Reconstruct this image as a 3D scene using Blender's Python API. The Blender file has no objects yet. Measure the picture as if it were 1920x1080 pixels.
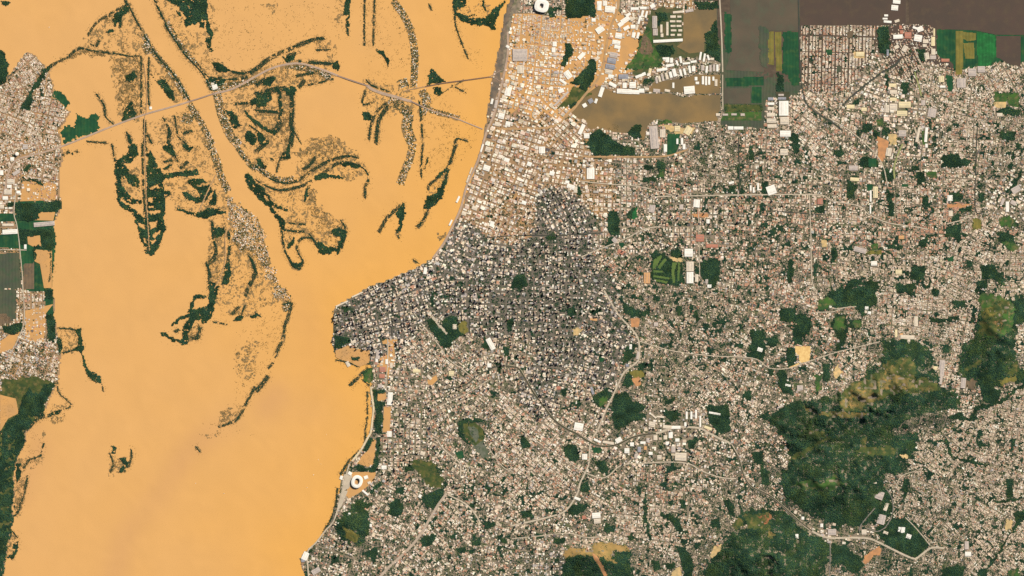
import bpy, math, random
import numpy as np
from mathutils import Vector

# ------------------------------------------------------------------ camera, sky, sun, exposure
PX = 11.4                                   # metres on the ground per photograph pixel
SUN_AZ, SUN_EL = 45.0, 36.0                 # sun stands in the north-east (degrees from north, clockwise)
EXPOSURE = 0.40
scene = bpy.context.scene
col = scene.collection
scene.render.engine = 'CYCLES'
scene.cycles.use_denoising = False
scene.cycles.max_bounces = 4
scene.cycles.diffuse_bounces = 2
scene.render.filter_size = 1.15
scene.view_settings.view_transform = 'Standard'
scene.view_settings.look = 'None'
scene.view_settings.gamma = 1.0
scene.view_settings.use_curve_mapping = False
scene.view_settings.exposure = EXPOSURE

cam_data = bpy.data.cameras.new('camera')
cam = bpy.data.objects.new('camera', cam_data)
col.objects.link(cam)
ALT = 120000.0
cam.location = (0.0, 0.0, ALT)
cam_data.sensor_width = 36.0
cam_data.lens = 36.0 * ALT / (1920 * PX)
cam_data.clip_start = 100.0
cam_data.clip_end = 400000.0
scene.camera = cam

world = bpy.data.worlds.new('World')
scene.world = world
world.use_nodes = True
wn = world.node_tree
wn.nodes.clear()
wo = wn.nodes.new('ShaderNodeOutputWorld')
wb = wn.nodes.new('ShaderNodeBackground')
ws = wn.nodes.new('ShaderNodeTexSky')
ws.sky_type = 'NISHITA'
ws.sun_disc = False
ws.sun_elevation = math.radians(SUN_EL)
ws.sun_rotation = math.radians(SUN_AZ)
wb.inputs['Strength'].default_value = 0.05
wn.links.new(ws.outputs[0], wb.inputs[0])
wn.links.new(wb.outputs[0], wo.inputs[0])

sun_data = bpy.data.lights.new('sun', 'SUN')
sun_data.energy = 5.0
sun_data.angle = math.radians(0.53)
sun_data.color = (1.0, 0.93, 0.80)
sun = bpy.data.objects.new('sun', sun_data)
col.objects.link(sun)
sun.location = (0, 0, 5000)
_a, _e = math.radians(SUN_AZ), math.radians(SUN_EL)
_to_sun = Vector((math.sin(_a) * math.cos(_e), math.cos(_a) * math.cos(_e), math.sin(_e)))
sun.rotation_euler = _to_sun.to_track_quat('Z', 'Y').to_euler()

# ------------------------------------------------------------------ small helpers
rng = np.random.default_rng(7)
random.seed(7)
MG = 110                                     # margin of ground built round the frame, in map units
W_, H_ = 1920 + 2 * MG, 1080 + 2 * MG

def wx(px): return (np.asarray(px, float) - 960.0) * PX
def wy(py): return (540.0 - np.asarray(py, float)) * PX

def T(ox, oy, pts):                          # survey sheet (4 x enlarged) to map units
    return [(ox + a / 4.0, oy + b / 4.0) for a, b in pts]

def fill(mask, pts, val=True):
    p = np.array(pts, float) + MG
    y0, y1 = max(0, int(math.floor(p[:, 1].min()))), min(H_ - 1, int(math.ceil(p[:, 1].max())))
    q = np.roll(p, -1, 0)
    for r in range(y0, y1 + 1):
        y = r + 0.5
        c = ((p[:, 1] <= y) != (q[:, 1] <= y))
        if not c.any():
            continue
        a, b = p[c], q[c]
        xs = np.sort(a[:, 0] + (y - a[:, 1]) * (b[:, 0] - a[:, 0]) / (b[:, 1] - a[:, 1]))
        for k in range(0, len(xs) - 1, 2):
            i0, i1 = int(math.ceil(xs[k] - 0.5)), int(math.floor(xs[k + 1] - 0.5))
            if i1 >= 0 and i0 < W_:
                mask[r, max(0, i0):min(W_, i1 + 1)] = val
    return mask

def polymask(pts):
    return fill(np.zeros((H_, W_), bool), pts)

def smooth(pts, step=4.0):                   # Catmull-Rom through a polyline
    p = np.array(pts, float)
    if len(p) < 3:
        n = max(2, int(np.hypot(*(p[1] - p[0])) / step))
        return [tuple(p[0] + (p[1] - p[0]) * t) for t in np.linspace(0, 1, n + 1)]
    e = np.vstack([2 * p[0] - p[1], p, 2 * p[-1] - p[-2]])
    out = []
    for i in range(1, len(e) - 2):
        n = max(1, int(np.hypot(*(e[i + 1] - e[i])) / step))
        for t in np.arange(n) / n:
            out.append(tuple(0.5 * (2 * e[i] + (e[i + 1] - e[i - 1]) * t + (2 * e[i - 1] - 5 * e[i] + 4 * e[i + 1] - e[i + 2]) * t * t
                                    + (3 * e[i] - e[i - 1] - 3 * e[i + 1] + e[i + 2]) * t ** 3)))
    out.append(tuple(p[-1]))
    return out

def linemask(mask, pts, w, val=True):
    p = smooth(pts, 2.0)
    for (a, b), (c, d) in zip(p[:-1], p[1:]):
        L = math.hypot(c - a, d - b) or 1e-6
        nx, ny = -(d - b) / L * w / 2, (c - a) / L * w / 2
        ex, ey = (c - a) / L * 0.6, (d - b) / L * 0.6
        fill(mask, [(a + nx - ex, b + ny - ey), (c + nx + ex, d + ny + ey), (c - nx + ex, d - ny + ey), (a - nx - ex, b - ny - ey)], val)
    return mask

_VN = {}
def vnoise(cell, seed, shape=None):
    if (cell, seed) not in _VN:
        _VN[(cell, seed)] = _vnoise(cell, seed, shape)
    return _VN[(cell, seed)]

def _vnoise(cell, seed, shape=None):
    h, w = shape or (H_, W_)
    r = np.random.default_rng(seed)
    g = r.random((int(h / cell) + 3, int(w / cell) + 3))
    y, x = np.arange(h) / cell, np.arange(w) / cell
    iy, ix = y.astype(int), x.astype(int)
    fy, fx = (y - iy), (x - ix)
    fy, fx = fy * fy * (3 - 2 * fy), fx * fx * (3 - 2 * fx)
    g = g.astype(np.float32)
    fx, fy = fx.astype(np.float32), fy.astype(np.float32)[:, None]
    g = g[:, ix] * (1 - fx) + g[:, ix + 1] * fx          # along x first, on the coarse rows only
    a = g[iy]
    a += (g[iy + 1] - a) * fy
    return a

def blur(a, r):
    a = a.astype(np.float32)
    for ax in (0, 1):
        for _ in range(2):
            c = np.cumsum(np.pad(a, [(r + 1, r) if k == ax else (0, 0) for k in (0, 1)], mode='edge'), axis=ax, dtype=np.float64)
            n = a.shape[ax]
            a = (np.take(c, np.arange(2 * r + 1, 2 * r + 1 + n), axis=ax) - np.take(c, np.arange(0, n), axis=ax)).astype(np.float32) / (2 * r + 1)
    return a

def at(arr, px, py):
    i = np.clip((np.asarray(py) + MG).astype(int), 0, H_ - 1)
    j = np.clip((np.asarray(px) + MG).astype(int), 0, W_ - 1)
    return arr[i, j]

WARPX = (vnoise(7, 901) - .5) * 7 + (vnoise(3, 902) - .5) * 3
WARPY = (vnoise(7, 903) - .5) * 7 + (vnoise(3, 904) - .5) * 3
_II, _JJ = np.mgrid[0:H_, 0:W_]
def ragged(mask, k=1.0):                     # natural, uneven edges
    ys, xs = np.where(mask)
    if len(ys) == 0:
        return mask
    a0, a1, b0, b1 = max(0, ys.min() - 8), min(H_, ys.max() + 9), max(0, xs.min() - 8), min(W_, xs.max() + 9)
    i = np.clip((_II[a0:a1, b0:b1] + WARPY[a0:a1, b0:b1] * k).astype(int), 0, H_ - 1)
    j = np.clip((_JJ[a0:a1, b0:b1] + WARPX[a0:a1, b0:b1] * k).astype(int), 0, W_ - 1)
    out = np.zeros_like(mask)
    out[a0:a1, b0:b1] = mask[i, j]
    return out

# ------------------------------------------------------------------ materials
def nodes_of(name):
    m = bpy.data.materials.new(name)
    m.use_nodes = True
    t = m.node_tree
    return m, t, t.nodes['Principled BSDF']

def mat(name, a, b=None, scale=0.01, rough=0.85, spec=0.15, detail=3.0, c=None, scale2=None, lo=.35, hi=.65, rows=0.0):
    """two or three own colours of a surface mixed by noise"""
    m, t, bs = nodes_of(name)
    bs.inputs['Roughness'].default_value = rough
    bs.inputs['Specular IOR Level'].default_value = spec
    if b is None:
        bs.inputs['Base Color'].default_value = (*a, 1)
        return m
    g = t.nodes.new('ShaderNodeNewGeometry')
    def layer(sc, lo, hi):
        n = t.nodes.new('ShaderNodeTexNoise')
        n.inputs['Scale'].default_value = sc
        n.inputs['Detail'].default_value = detail
        t.links.new(g.outputs['Position'], n.inputs['Vector'])
        r = t.nodes.new('ShaderNodeMapRange')
        r.inputs[1].default_value, r.inputs[2].default_value = lo, hi
        t.links.new(n.outputs['Fac'], r.inputs[0])
        return r.outputs[0]
    mx = t.nodes.new('ShaderNodeMix'); mx.data_type = 'RGBA'
    mx.inputs[6].default_value, mx.inputs[7].default_value = (*a, 1), (*b, 1)
    t.links.new(layer(scale, lo, hi), mx.inputs[0])
    out = mx.outputs[2]
    if c is not None:
        m2 = t.nodes.new('ShaderNodeMix'); m2.data_type = 'RGBA'
        t.links.new(out, m2.inputs[6])
        m2.inputs[7].default_value = (*c, 1)
        t.links.new(layer(scale2 or scale * 3, .5, .72), m2.inputs[0])
        out = m2.outputs[2]
    if rows:
        w = t.nodes.new('ShaderNodeTexWave')
        w.inputs['Scale'].default_value = .0045
        w.inputs['Distortion'].default_value = 3.0
        w.inputs['Detail'].default_value = 3.0
        t.links.new(g.outputs['Position'], w.inputs['Vector'])
        m3 = t.nodes.new('ShaderNodeMix'); m3.data_type = 'RGBA'; m3.blend_type = 'MULTIPLY'
        r3 = t.nodes.new('ShaderNodeMapRange')
        r3.inputs[3].default_value, r3.inputs[4].default_value = 1 - rows, 1 + rows
        t.links.new(w.outputs['Fac'], r3.inputs[0])
        m3.inputs[0].default_value = 1.0
        t.links.new(out, m3.inputs[6]); t.links.new(r3.outputs[0], m3.inputs[7])
        out = m3.outputs[2]
    t.links.new(out, bs.inputs['Base Color'])
    return m

def attr_mat(name, attr, rough=0.8, spec=0.2):
    m, t, bs = nodes_of(name)
    n = t.nodes.new('ShaderNodeAttribute'); n.attribute_name = attr
    t.links.new(n.outputs['Color'], bs.inputs['Base Color'])
    bs.inputs['Roughness'].default_value = rough
    bs.inputs['Specular IOR Level'].default_value = spec
    return m

# ------------------------------------------------------------------ objects
def raw(name, v, loops, starts, totals, m, parent=None, colours=None, smooth_=False):
    me = bpy.data.meshes.new(name)
    v = np.ascontiguousarray(v, np.float32)
    me.vertices.add(len(v)); me.vertices.foreach_set('co', v.ravel())
    me.loops.add(len(loops)); me.loops.foreach_set('vertex_index', np.ascontiguousarray(loops, np.int32))
    me.polygons.add(len(starts))
    me.polygons.foreach_set('loop_start', np.ascontiguousarray(starts, np.int32))
    me.polygons.foreach_set('loop_total', np.ascontiguousarray(totals, np.int32))
    me.polygons.foreach_set('use_smooth', np.full(len(starts), bool(smooth_)))
    if colours is not None:
        at_ = me.attributes.new('colour', 'FLOAT_COLOR', 'FACE')
        at_.data.foreach_set('color', np.ascontiguousarray(colours, np.float32).ravel())
    me.materials.append(m)
    me.update(calc_edges=True)
    o = bpy.data.objects.new(name, me)
    col.objects.link(o)
    if parent is not None:
        o.parent = parent
    return o

def mesh(name, v, f, m, parent=None, smooth_=False):
    loops = [i for q in f for i in q]
    tot = [len(q) for q in f]
    st = np.concatenate([[0], np.cumsum(tot)[:-1]]) if tot else []
    return raw(name, np.array(v, float).reshape(-1, 3), np.array(loops), st, np.array(tot), m, parent, None, smooth_)

def tag(o, label=None, cat=None, group=None, kind=None):
    if label: o['label'] = label
    if cat: o['category'] = cat
    if group: o['group'] = group
    if kind: o['kind'] = kind
    return o

def empty(name, x, y, z):
    o = bpy.data.objects.new(name, None)
    o.empty_display_size = 50
    o.location = (x, y, z)
    col.objects.link(o)
    return o

# marks the labels refer to: things anyone can find in the photograph
MARKS = [((1015, 12), 'white square stadium'), ((671, 904), 'round white shore stadium'), ((1180, 172), 'flooded airport terminal'),
         ((1470, 207), 'biggest white warehouse'), ((1570, 112), 'rust-roofed grid suburb'), ((1718, 72), 'factory yard in brown water'),
         ((1250, 497), 'striped golf course'), ((842, 615), 'triangular city park'), ((1507, 662), 'yellow sand quarry'),
         ((895, 800), 'grey racecourse oval'), ((1085, 800), 'white mall beside the avenue'), ((935, 142), 'forked bridge end'),
         ((697, 167), 'mid-river bridge'), ((378, 182), 'highway river bridge'), ((60, 112), 'pale western peninsula town'),
         ((270, 440), 'pointed striped island'), ((640, 610), 'downtown headland'), ((812, 380), 'long slim wooded island'),
         ((747, 408), 'small hook-shaped island'), ((550, 490), 'two-pronged island tip'), ((355, 610), 'arrowhead wood'),
         ((222, 865), 'lone marsh islet'), ((30, 430), 'western farm fields'), ((50, 690), 'southwestern river town'),
         ((20, 900), 'southwestern shore forest'), ((735, 750), 'long white shed by the bay'), ((1275, 20), 'walled container yard'),
         ((1320, 125), 'white warehouse rows by the airport'), ((1820, 95), 'bright green rice field'), ((1700, 205), 'cream roofed depot'),
         ((1150, 265), 'airport pond wood'), ((1145, 418), 'rectangular dark park'), ((1292, 500), 'long white hall by the golf course'),
         ((1345, 495), 'wood right by the long hall'), ((1785, 415), 'dark square wood by the red estate'), ((1620, 545), 'big wood above the quarry'),
         ((1700, 700), 'summit of the forested hill'), ((1870, 600), 'olive eastern hill'), ((1545, 905), 'green hillside glade'),
         ((1650, 935), 'hospital compound below the hill'), ((1440, 1040), 'southern dark hill'), ((1120, 1040), 'tan bottom hill'),
         ((815, 940), 'square dark wood inland'), ((660, 985), 'shore hill wood'), ((570, 1048), 'white pier at the shore'),
         ((1190, 770), 'pale avenue through the park'), ((1365, 785), 'dark square wood beside sheds'), ((1276, 856), 'cream hall of the south'),
         ((1120, 970), 'white southern mall'), ((1870, 955), 'southeastern creek wood'), ((1820, 870), 'beige southeastern houses'),
         ((1000, 330), 'pale flooded docklands'), ((1040, 560), 'dark downtown towers'), ((880, 20), 'crescent island'),
         ((365, 20), 'top island wood'), ((520, 210), 'ladder-shaped island dikes'), ((610, 295), 'curving side channel'),
         ((450, 440), 'island village bend'), ((1890, 500), 'eastern edge woods'), ((1010, 900), 'pink southern houses')]
ORD = ['first', 'second', 'third', 'fourth', 'fifth', 'sixth', 'seventh', 'eighth', 'ninth', 'tenth', 'eleventh', 'twelfth', 'thirteenth',
       'fourteenth', 'fifteenth', 'sixteenth', 'seventeenth', 'eighteenth', 'nineteenth', 'twentieth']
PENDING = []                                 # (object, phrase, px, py)
def settle_labels():
    groups = {}
    for o, ph, x, y in PENDING:
        d = [math.hypot(x - a, y - b) for (a, b), _ in MARKS]
        k = int(np.argmin(d))
        groups.setdefault((ph, k), []).append((d[k], o))
    used = set()
    for (ph, k), rows in groups.items():
        rows.sort(key=lambda r: r[0])
        for n, (d, o) in enumerate(rows):
            if d < 5 and n == 0:
                s = f'{ph} at the {MARKS[k][1]}'
            elif len(rows) == 1:
                s = f'{ph} near the {MARKS[k][1]}'
            else:
                w = ORD[n] if n < len(ORD) else ORD[n // 20] + ' score and ' + ORD[n % 20]
                s = f'{ph}, {w} out from the {MARKS[k][1]}'
            o['label'] = s
# ------------------------------------------------------------------ survey of the place (map units: photograph pixels, 11.4 m each)
EAST_COAST = [(962, -130), (957, -40), (955, 0), (946, 20), (939, 60), (934, 90), (928, 120), (921, 150), (918, 180), (912, 210), (908, 240), (905, 262), (902, 270),
    (890, 318), (876, 352), (865, 390), (846, 430), (830, 457), (812, 482), (780, 500), (730, 522), (695, 535), (655, 557), (630, 572),
    (623, 587), (621, 640), (625, 660), (640, 676), (668, 686), (680, 682), (693, 684), (696, 700), (694, 726), (693, 742), (697, 777), (694, 806), (690, 818),
    (675, 845), (655, 867), (641, 890), (635, 920), (630, 942), (625, 968), (610, 995), (592, 1017), (574, 1032), (561, 1046), (563, 1062),
    (572, 1080), (580, 1220)]
EAST_LAND = EAST_COAST + [(2100, 1220), (2100, -130)]
WEST_LAND = [(-130, 150), (0, 160), (12, 145), (25, 128), (38, 108), (48, 97), (60, 99), (72, 110), (80, 120), (92, 136), (96, 150), (98, 175), (112, 192), (130, 208), (122, 225),
    (108, 240), (112, 262), (116, 290), (110, 320), (110, 345), (114, 385), (108, 400), (101, 415), (102, 445), (98, 468), (95, 500), (95, 540), (100, 560),
    (100, 590), (106, 620), (112, 640), (114, 660), (110, 690), (107, 715), (96, 740), (85, 765), (60, 790), (48, 812), (45, 835), (28, 860), (25, 922),
    (22, 965), (19, 990), (9, 1045), (4, 1090), (0, 1220), (-130, 1220)]
# open flood water standing on the land: (name, label, points, which water)
O_ = 'orange'; B_ = 'brown'; D_ = 'dark'; G_ = 'grey'
FLOODS = [
 ('floodwater', 'orange floodwater filling the streets of the northern riverside district', [(962, 26), (1000, 25), (1022, 30), (1062, 28), (1064, 2), (1062, -60), (1160, -60), (1158, 20), (1215, 70), (1198, 130), (1165, 140), (1128, 160), (1112, 180), (1075, 212), (1048, 228), (1020, 210), (1000, 226), (975, 200), (958, 214), (944, 190), (948, 120)], O_),
 ('floodwater', 'long orange flooded strip between warehouses and grassland', T(960, 0, [(840, 258), (940, 298), (925, 372), (860, 460), (805, 535), (778, 525)]), O_),
 ('floodwater', 'brown muddy water lying over the airport', T(960, 0, [(650, 640), (780, 700), (1000, 706), (1180, 700), (1280, 735), (1380, 712), (1562, 712), (1562, 820), (1535, 870), (1545, 905), (1280, 925), (1080, 890), (1020, 940), (990, 1050), (965, 1050), (955, 930), (860, 1000), (745, 985), (700, 965), (640, 955), (580, 975), (545, 900), (480, 880), (440, 840), (540, 720)]), B_),
 ('floodwater', 'brown flooded field beside the walled container yard', T(960, 0, [(1285, 110), (1400, 60), (1535, 55), (1535, 190), (1450, 250), (1440, 390), (1330, 400), (1235, 350), (1285, 310)]), B_),
 ('floodwater', 'brown water round the white warehouse rows', T(960, 0, [(1060, 620), (1250, 590), (1380, 560), (1560, 560), (1560, 700), (1380, 706), (1180, 690), (1010, 690)]), B_),
 ('floodwater', 'grey brown water beyond the straight pale road', T(960, 0, [(1620, -300), (2170, -300), (2165, 60), (2150, 230), (1920, 230), (1880, 360), (1890, 540), (1600, 525), (1650, 380), (1640, 120)]), G_),
 ('floodwater', 'dark brown floodwater sheet above the rust-roofed grid suburb', T(1440, 0, [(237, -300), (1035, -300), (1035, 180), (860, 190), (810, 195), (700, 190), (240, 192)]), D_),
 ('floodwater', 'dark brown floodwater sheet over the top corner rice land', T(1440, 0, [(1043, -300), (2300, -300), (2300, 262), (1900, 262), (1710, 260), (1560, 228), (1400, 222), (1260, 218), (1200, 190), (1060, 178)]), D_),
 ('floodwater', 'dark floodwater inside the white roofed factory yard', T(1440, 0, [(905, 195), (1040, 182), (1200, 195), (1255, 240), (1270, 420), (1390, 470), (1390, 530), (1290, 500), (1230, 470), (1160, 470), (1100, 350), (1000, 350), (960, 460), (985, 500), (920, 530), (900, 470), (960, 400), (915, 300)]), D_),
 ('floodwater', 'dark flooded corner field by the creek town', T(1440, 0, [(1712, 270), (1895, 270), (1895, 500), (1800, 480), (1740, 440), (1712, 430)]), D_),
 ('floodwater', 'square brown flooded plot between green fields', T(960, 0, [(1590, 662), (1788, 662), (1788, 778), (1590, 778)]), G_),
 ('floodwater', 'orange water over the headland park by downtown', T(480, 540, [(595, 470), (690, 430), (720, 450), (860, 470), (868, 400), (850, 560), (780, 590), (660, 550), (600, 520)]), O_),
 ('floodwater', 'orange water in the plaza below downtown', T(480, 540, [(945, 385), (1070, 385), (1040, 420), (1040, 560), (1000, 640), (1000, 760), (985, 640), (960, 600), (905, 590), (935, 520), (985, 500), (990, 420), (950, 420)]), O_),
 ('floodwater', 'orange flooded lawns below the bay towers', T(480, 540, [(905, 790), (975, 785), (975, 840), (910, 850)]), O_),
 ('floodwater', 'narrow orange flooded lot below the long shed', T(480, 540, [(960, 890), (1015, 890), (1005, 1080), (950, 1080)]), O_),
 ('floodwater', 'orange flooded avenue corner among inland blocks', T(480, 540, [(1285, 690), (1360, 650), (1360, 690), (1320, 730), (1290, 720)]), O_),
 ('floodwater', 'orange floodwater in the riverside park above the stadium', T(480, 810, [(880, 50), (900, 60), (895, 150), (880, 240), (840, 262), (760, 235), (800, 170), (840, 140)]), O_),
 ('floodwater', 'orange floodwater round the shore stadium', T(480, 810, [(720, 300), (900, 300), (890, 360), (800, 440), (700, 500), (660, 470), (690, 420)]), O_),
 ('floodwater', 'orange flooded lots inside the western river town', T(0, 270, [(170, 280), (420, 290), (420, 420), (150, 430)]), O_),
 ('floodwater', 'orange flooded meadow strip on the western bank', T(0, 270, [(240, 510), (415, 510), (400, 575), (230, 570)]), O_),
 ('floodwater', 'orange flooded plot inside the western wood', T(0, 270, [(205, 695), (300, 685), (310, 770), (250, 770), (210, 750)]), O_),
 ('floodwater', 'orange flooded shore fields below the western farms', T(0, 270, [(255, 790), (390, 800), (390, 1080), (330, 1080), (300, 900), (260, 880)]), O_),
 ('floodwater', 'orange floodwater between the southwestern houses', T(0, 540, [(190, 170), (400, 120), (345, 190), (330, 400), (190, 400)]), O_),
 ('floodwater', 'orange flooded clearing beside the southwestern town', T(0, 540, [(0, 400), (100, 330), (150, 330), (100, 450), (0, 490)]), O_),
 ('floodwater', 'orange flooded glade below the southwestern town', T(0, 540, [(0, 800), (120, 830), (140, 940), (60, 980), (0, 1080)]), O_),
]
# woods: (phrase, points, ragged?)
WOODS = []
def wood(ox, oy, pts, ph='dark green wood'): WOODS.append((ph, T(ox, oy, pts)))
isl = 'flooded island wood'
# islands
wood(0, 0, [(0, 370), (30, 400), (60, 480), (45, 600), (10, 640), (-60, 650), (-60, 360)])
wood(0, 0, [(15, 15), (50, 0), (80, 10), (60, 40), (30, 45)], 'small dark tree clump')
wood(0, 0, [(1320, -200), (1550, -200), (1550, 0), (1558, 100), (1545, 130), (1580, 200), (1590, 270), (1570, 310), (1588, 370), (1572, 382), (1550, 325), (1530, 310), (1562, 270), (1545, 170), (1520, 140), (1480, 165), (1390, 195), (1375, 160), (1400, 130), (1330, 40), (1250, 0), (1250, -200)], isl)
wood(0, 0, [(1320, 75), (1350, 100), (1368, 130), (1335, 125)], isl)
wood(0, 0, [(1500, 160), (1530, 170), (1530, 210), (1505, 200)], isl)
wood(0, 0, [(900, 70), (960, 40), (975, 80), (915, 110), (905, 150), (865, 205), (835, 165), (850, 100)], isl)
wood(0, 0, [(800, 230), (845, 215), (845, 240), (810, 250)], isl)
wood(0, 0, [(340, 505), (400, 470), (340, 540), (290, 640), (240, 690), (225, 820), (140, 815), (200, 720), (270, 600)], 'dark creek wood')
wood(0, 0, [(945, 560), (1010, 530), (1030, 570), (980, 620), (940, 610)], isl)
wood(0, 0, [(930, 820), (980, 760), (1020, 850), (1010, 890), (960, 880), (910, 910)], isl)
wood(0, 0, [(1120, 500), (1160, 600), (1240, 590), (1290, 690), (1310, 750), (1260, 740), (1190, 620), (1140, 570)], isl)
wood(0, 0, [(1580, 460), (1660, 478), (1725, 530), (1640, 540), (1600, 510)], isl)
wood(0, 0, [(1690, 830), (1740, 830), (1810, 930), (1760, 960), (1720, 900)], isl)
wood(0, 0, [(1820, 800), (1860, 850), (1920, 900), (1920, 940), (1860, 880)], isl)
wood(0, 0, [(1830, 990), (1890, 980), (1920, 1030), (1900, 1080), (1840, 1060)], isl)
wood(0, 0, [(1860, 760), (1930, 725), (1930, 785), (1880, 785)], isl)
wood(0, 0, [(1560, 580), (1690, 590), (1680, 630), (1620, 650), (1575, 620)], isl)
wood(480, 0, [(670, 0), (705, -80), (705, 0), (700, 60), (690, 200), (682, 262), (674, 200), (680, 105), (648, 100), (660, 50)], isl)
wood(480, 0, [(885, 360), (950, 375), (990, 440), (1002, 500), (985, 490), (960, 430), (925, 405)], isl)
wood(480, 0, [(570, 460), (622, 460), (622, 520), (575, 520)], isl)
wood(480, 0, [(200, 430), (300, 410), (280, 450), (220, 465)], isl)
wood(480, 0, [(60, 600), (140, 570), (150, 600), (110, 640), (40, 640)], isl)
wood(480, 0, [(0, 720), (60, 690), (110, 690), (110, 740), (70, 770), (70, 800), (10, 800), (0, 830)], isl)
wood(480, 0, [(200, 660), (300, 655), (290, 700), (230, 720)], isl)
wood(480, 0, [(0, 975), (40, 1000), (105, 1065), (90, 1085), (30, 1085)], isl)
wood(480, 0, [(20, 900), (70, 955), (130, 985), (160, 960), (160, 990), (125, 1005), (60, 975), (0, 920)], isl)
wood(480, 0, [(1310, 508), (1425, 612), (1280, 640)], 'triangular island wood')
wood(480, 0, [(1330, 645), (1380, 645), (1400, 690), (1370, 725), (1325, 700)], isl)
wood(480, 0, [(805, 840), (850, 840), (870, 870), (850, 905), (815, 900), (800, 870)], 'round tree clump')
wood(480, 0, [(1480, -90), (1560, -90), (1575, 30), (1530, 60), (1500, 90), (1540, 108), (1650, 105), (1570, 125), (1700, 135), (1740, 108), (1800, 50), (1850, 5), (1862, 22), (1805, 110), (1790, 222), (1765, 222), (1730, 190), (1620, 178), (1540, 152), (1490, 112), (1472, 60)], isl)
wood(480, 0, [(1690, 10), (1705, 10), (1720, 80), (1708, 78)], isl)
wood(0, 270, [(960, 30), (1000, -20), (1030, 0), (1030, 80), (985, 128), (920, 142), (965, 185), (1010, 235), (1045, 290), (1040, 330), (985, 305), (930, 250), (900, 220), (912, 290), (950, 370), (1000, 412), (1050, 412), (1050, 452), (990, 442), (930, 422), (890, 400), (905, 430), (950, 455), (1010, 495), (1045, 530), (1085, 560), (1085, 600), (1040, 592), (1005, 545), (990, 512), (930, 482), (880, 442), (868, 300), (860, 160), (880, 110), (945, 75)], 'striped marsh wood')
wood(0, 270, [(1105, 100), (1130, 40), (1160, 110), (1180, 170), (1230, 225), (1480, 185), (1490, 222), (1400, 242), (1240, 252), (1215, 285), (1222, 345), (1262, 345), (1280, 370), (1242, 402), (1240, 450), (1222, 590), (1252, 620), (1222, 690), (1172, 800), (1130, 832), (1092, 812), (1060, 720), (1030, 620), (1003, 560), (1080, 590), (1100, 560), (1100, 350), (1095, 200)], 'striped marsh wood')
wood(0, 270, [(1220, 20), (1270, 0), (1310, 60), (1290, 85), (1250, 60)], isl)
wood(0, 270, [(1370, 0), (1400, -10), (1410, 20), (1450, 15), (1420, 60), (1385, 40)], isl)
wood(0, 270, [(1220, 185), (1290, 145), (1300, 160), (1230, 195)], isl)
wood(0, 270, [(1410, 290), (1500, 318), (1570, 308), (1590, 350), (1540, 425), (1490, 442), (1400, 412), (1370, 362), (1400, 350), (1450, 402), (1500, 392), (1480, 345)], isl)
wood(0, 270, [(1562, 452), (1610, 335), (1622, 450), (1592, 462)], isl)
wood(0, 270, [(1300, 455), (1340, 488), (1440, 508), (1500, 512), (1560, 475), (1650, 488), (1690, 512), (1600, 525), (1560, 555), (1480, 540), (1350, 502)], isl)
wood(0, 270, [(1590, 632), (1680, 620), (1692, 660), (1640, 692), (1612, 705)], isl)
wood(0, 270, [(1690, 880), (1722, 880), (1732, 980), (1702, 1062), (1660, 1052), (1682, 960)], isl)
wood(0, 270, [(1400, 290), (1430, 260), (1520, 260), (1550, 290), (1450, 300)], isl)
wood(0, 540, [(1570, -60), (1640, -20), (1615, 80), (1605, 160), (1572, 235), (1520, 262), (1508, 225), (1455, 245), (1425, 285), (1405, 350), (1420, 370), (1390, 412), (1340, 412), (1365, 350), (1380, 280), (1425, 212), (1345, 235), (1300, 280), (1280, 290), (1310, 235), (1410, 190), (1432, 110), (1462, 45), (1560, 50), (1530, 75), (1475, 72), (1445, 150), (1480, 160), (1560, 125), (1570, 40)], 'arrowhead wood')
wood(0, 540, [(1208, 330), (1250, 345), (1380, 405), (1370, 425), (1270, 380), (1215, 355)], isl)
wood(0, 540, [(1740, 252), (1790, 212), (1830, 205), (1800, 240)], isl)
wood(0, 540, [(1870, 200), (1930, 180), (1930, 215), (1890, 215)], isl)
wood(480, 270, [(-80, -40 + 267), (-40, 227), (0, 285), (60, 330), (110, 420), (170, 455), (240, 495), (228, 502), (140, 472), (112, 462), (132, 500), (205, 548), (218, 600), (205, 645), (180, 620), (160, 560), (60, 442), (0, 382), (-55, 330), (-80, 268)], isl)
wood(480, 270, [(440, 240), (500, 200), (560, 232), (650, 240), (660, 258), (560, 252), (500, 262), (430, 280)], isl)
wood(480, 270, [(620, 140), (720, 135), (785, 160), (770, 180), (700, 165), (630, 162)], isl)
wood(480, 270, [(0, 100), (40, 110), (80, 170), (60, 200), (10, 160)], isl)
wood(480, 270, [(190, 90), (240, 0), (260, 0), (245, 110), (225, 115)], isl)
wood(480, 270, [(355, 420), (385, 300), (405, 300), (375, 430), (360, 442)], isl)
wood(480, 270, [(230, 775), (270, 700), (292, 700), (280, 755), (240, 785)], isl)
wood(480, 270, [(440, 720), (500, 745), (540, 770), (600, 778), (605, 800), (520, 828), (475, 812)], isl)
wood(480, 270, [(560, 650), (620, 620), (670, 640), (680, 680), (640, 770), (610, 830), (600, 790), (630, 700), (580, 690)], isl)
wood(480, 270, [(240, 830), (280, 890), (320, 900), (350, 880), (330, 935), (290, 932), (250, 880)], isl)
wood(480, 270, [(1405, 280), (1440, 180), (1452, 190), (1430, 250), (1420, 310), (1392, 400), (1330, 462), (1290, 492), (1252, 470), (1272, 400), (1340, 360), (1390, 320)], 'long slim island wood')
wood(480, 270, [(1108, 448), (1118, 530), (1102, 600), (1082, 655), (1060, 652), (1080, 590), (1078, 560), (1048, 540), (1040, 508)], 'hooked island wood')
wood(480, 270, [(1262, 180), (1275, 95), (1288, 95), (1272, 185)], isl)
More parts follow.
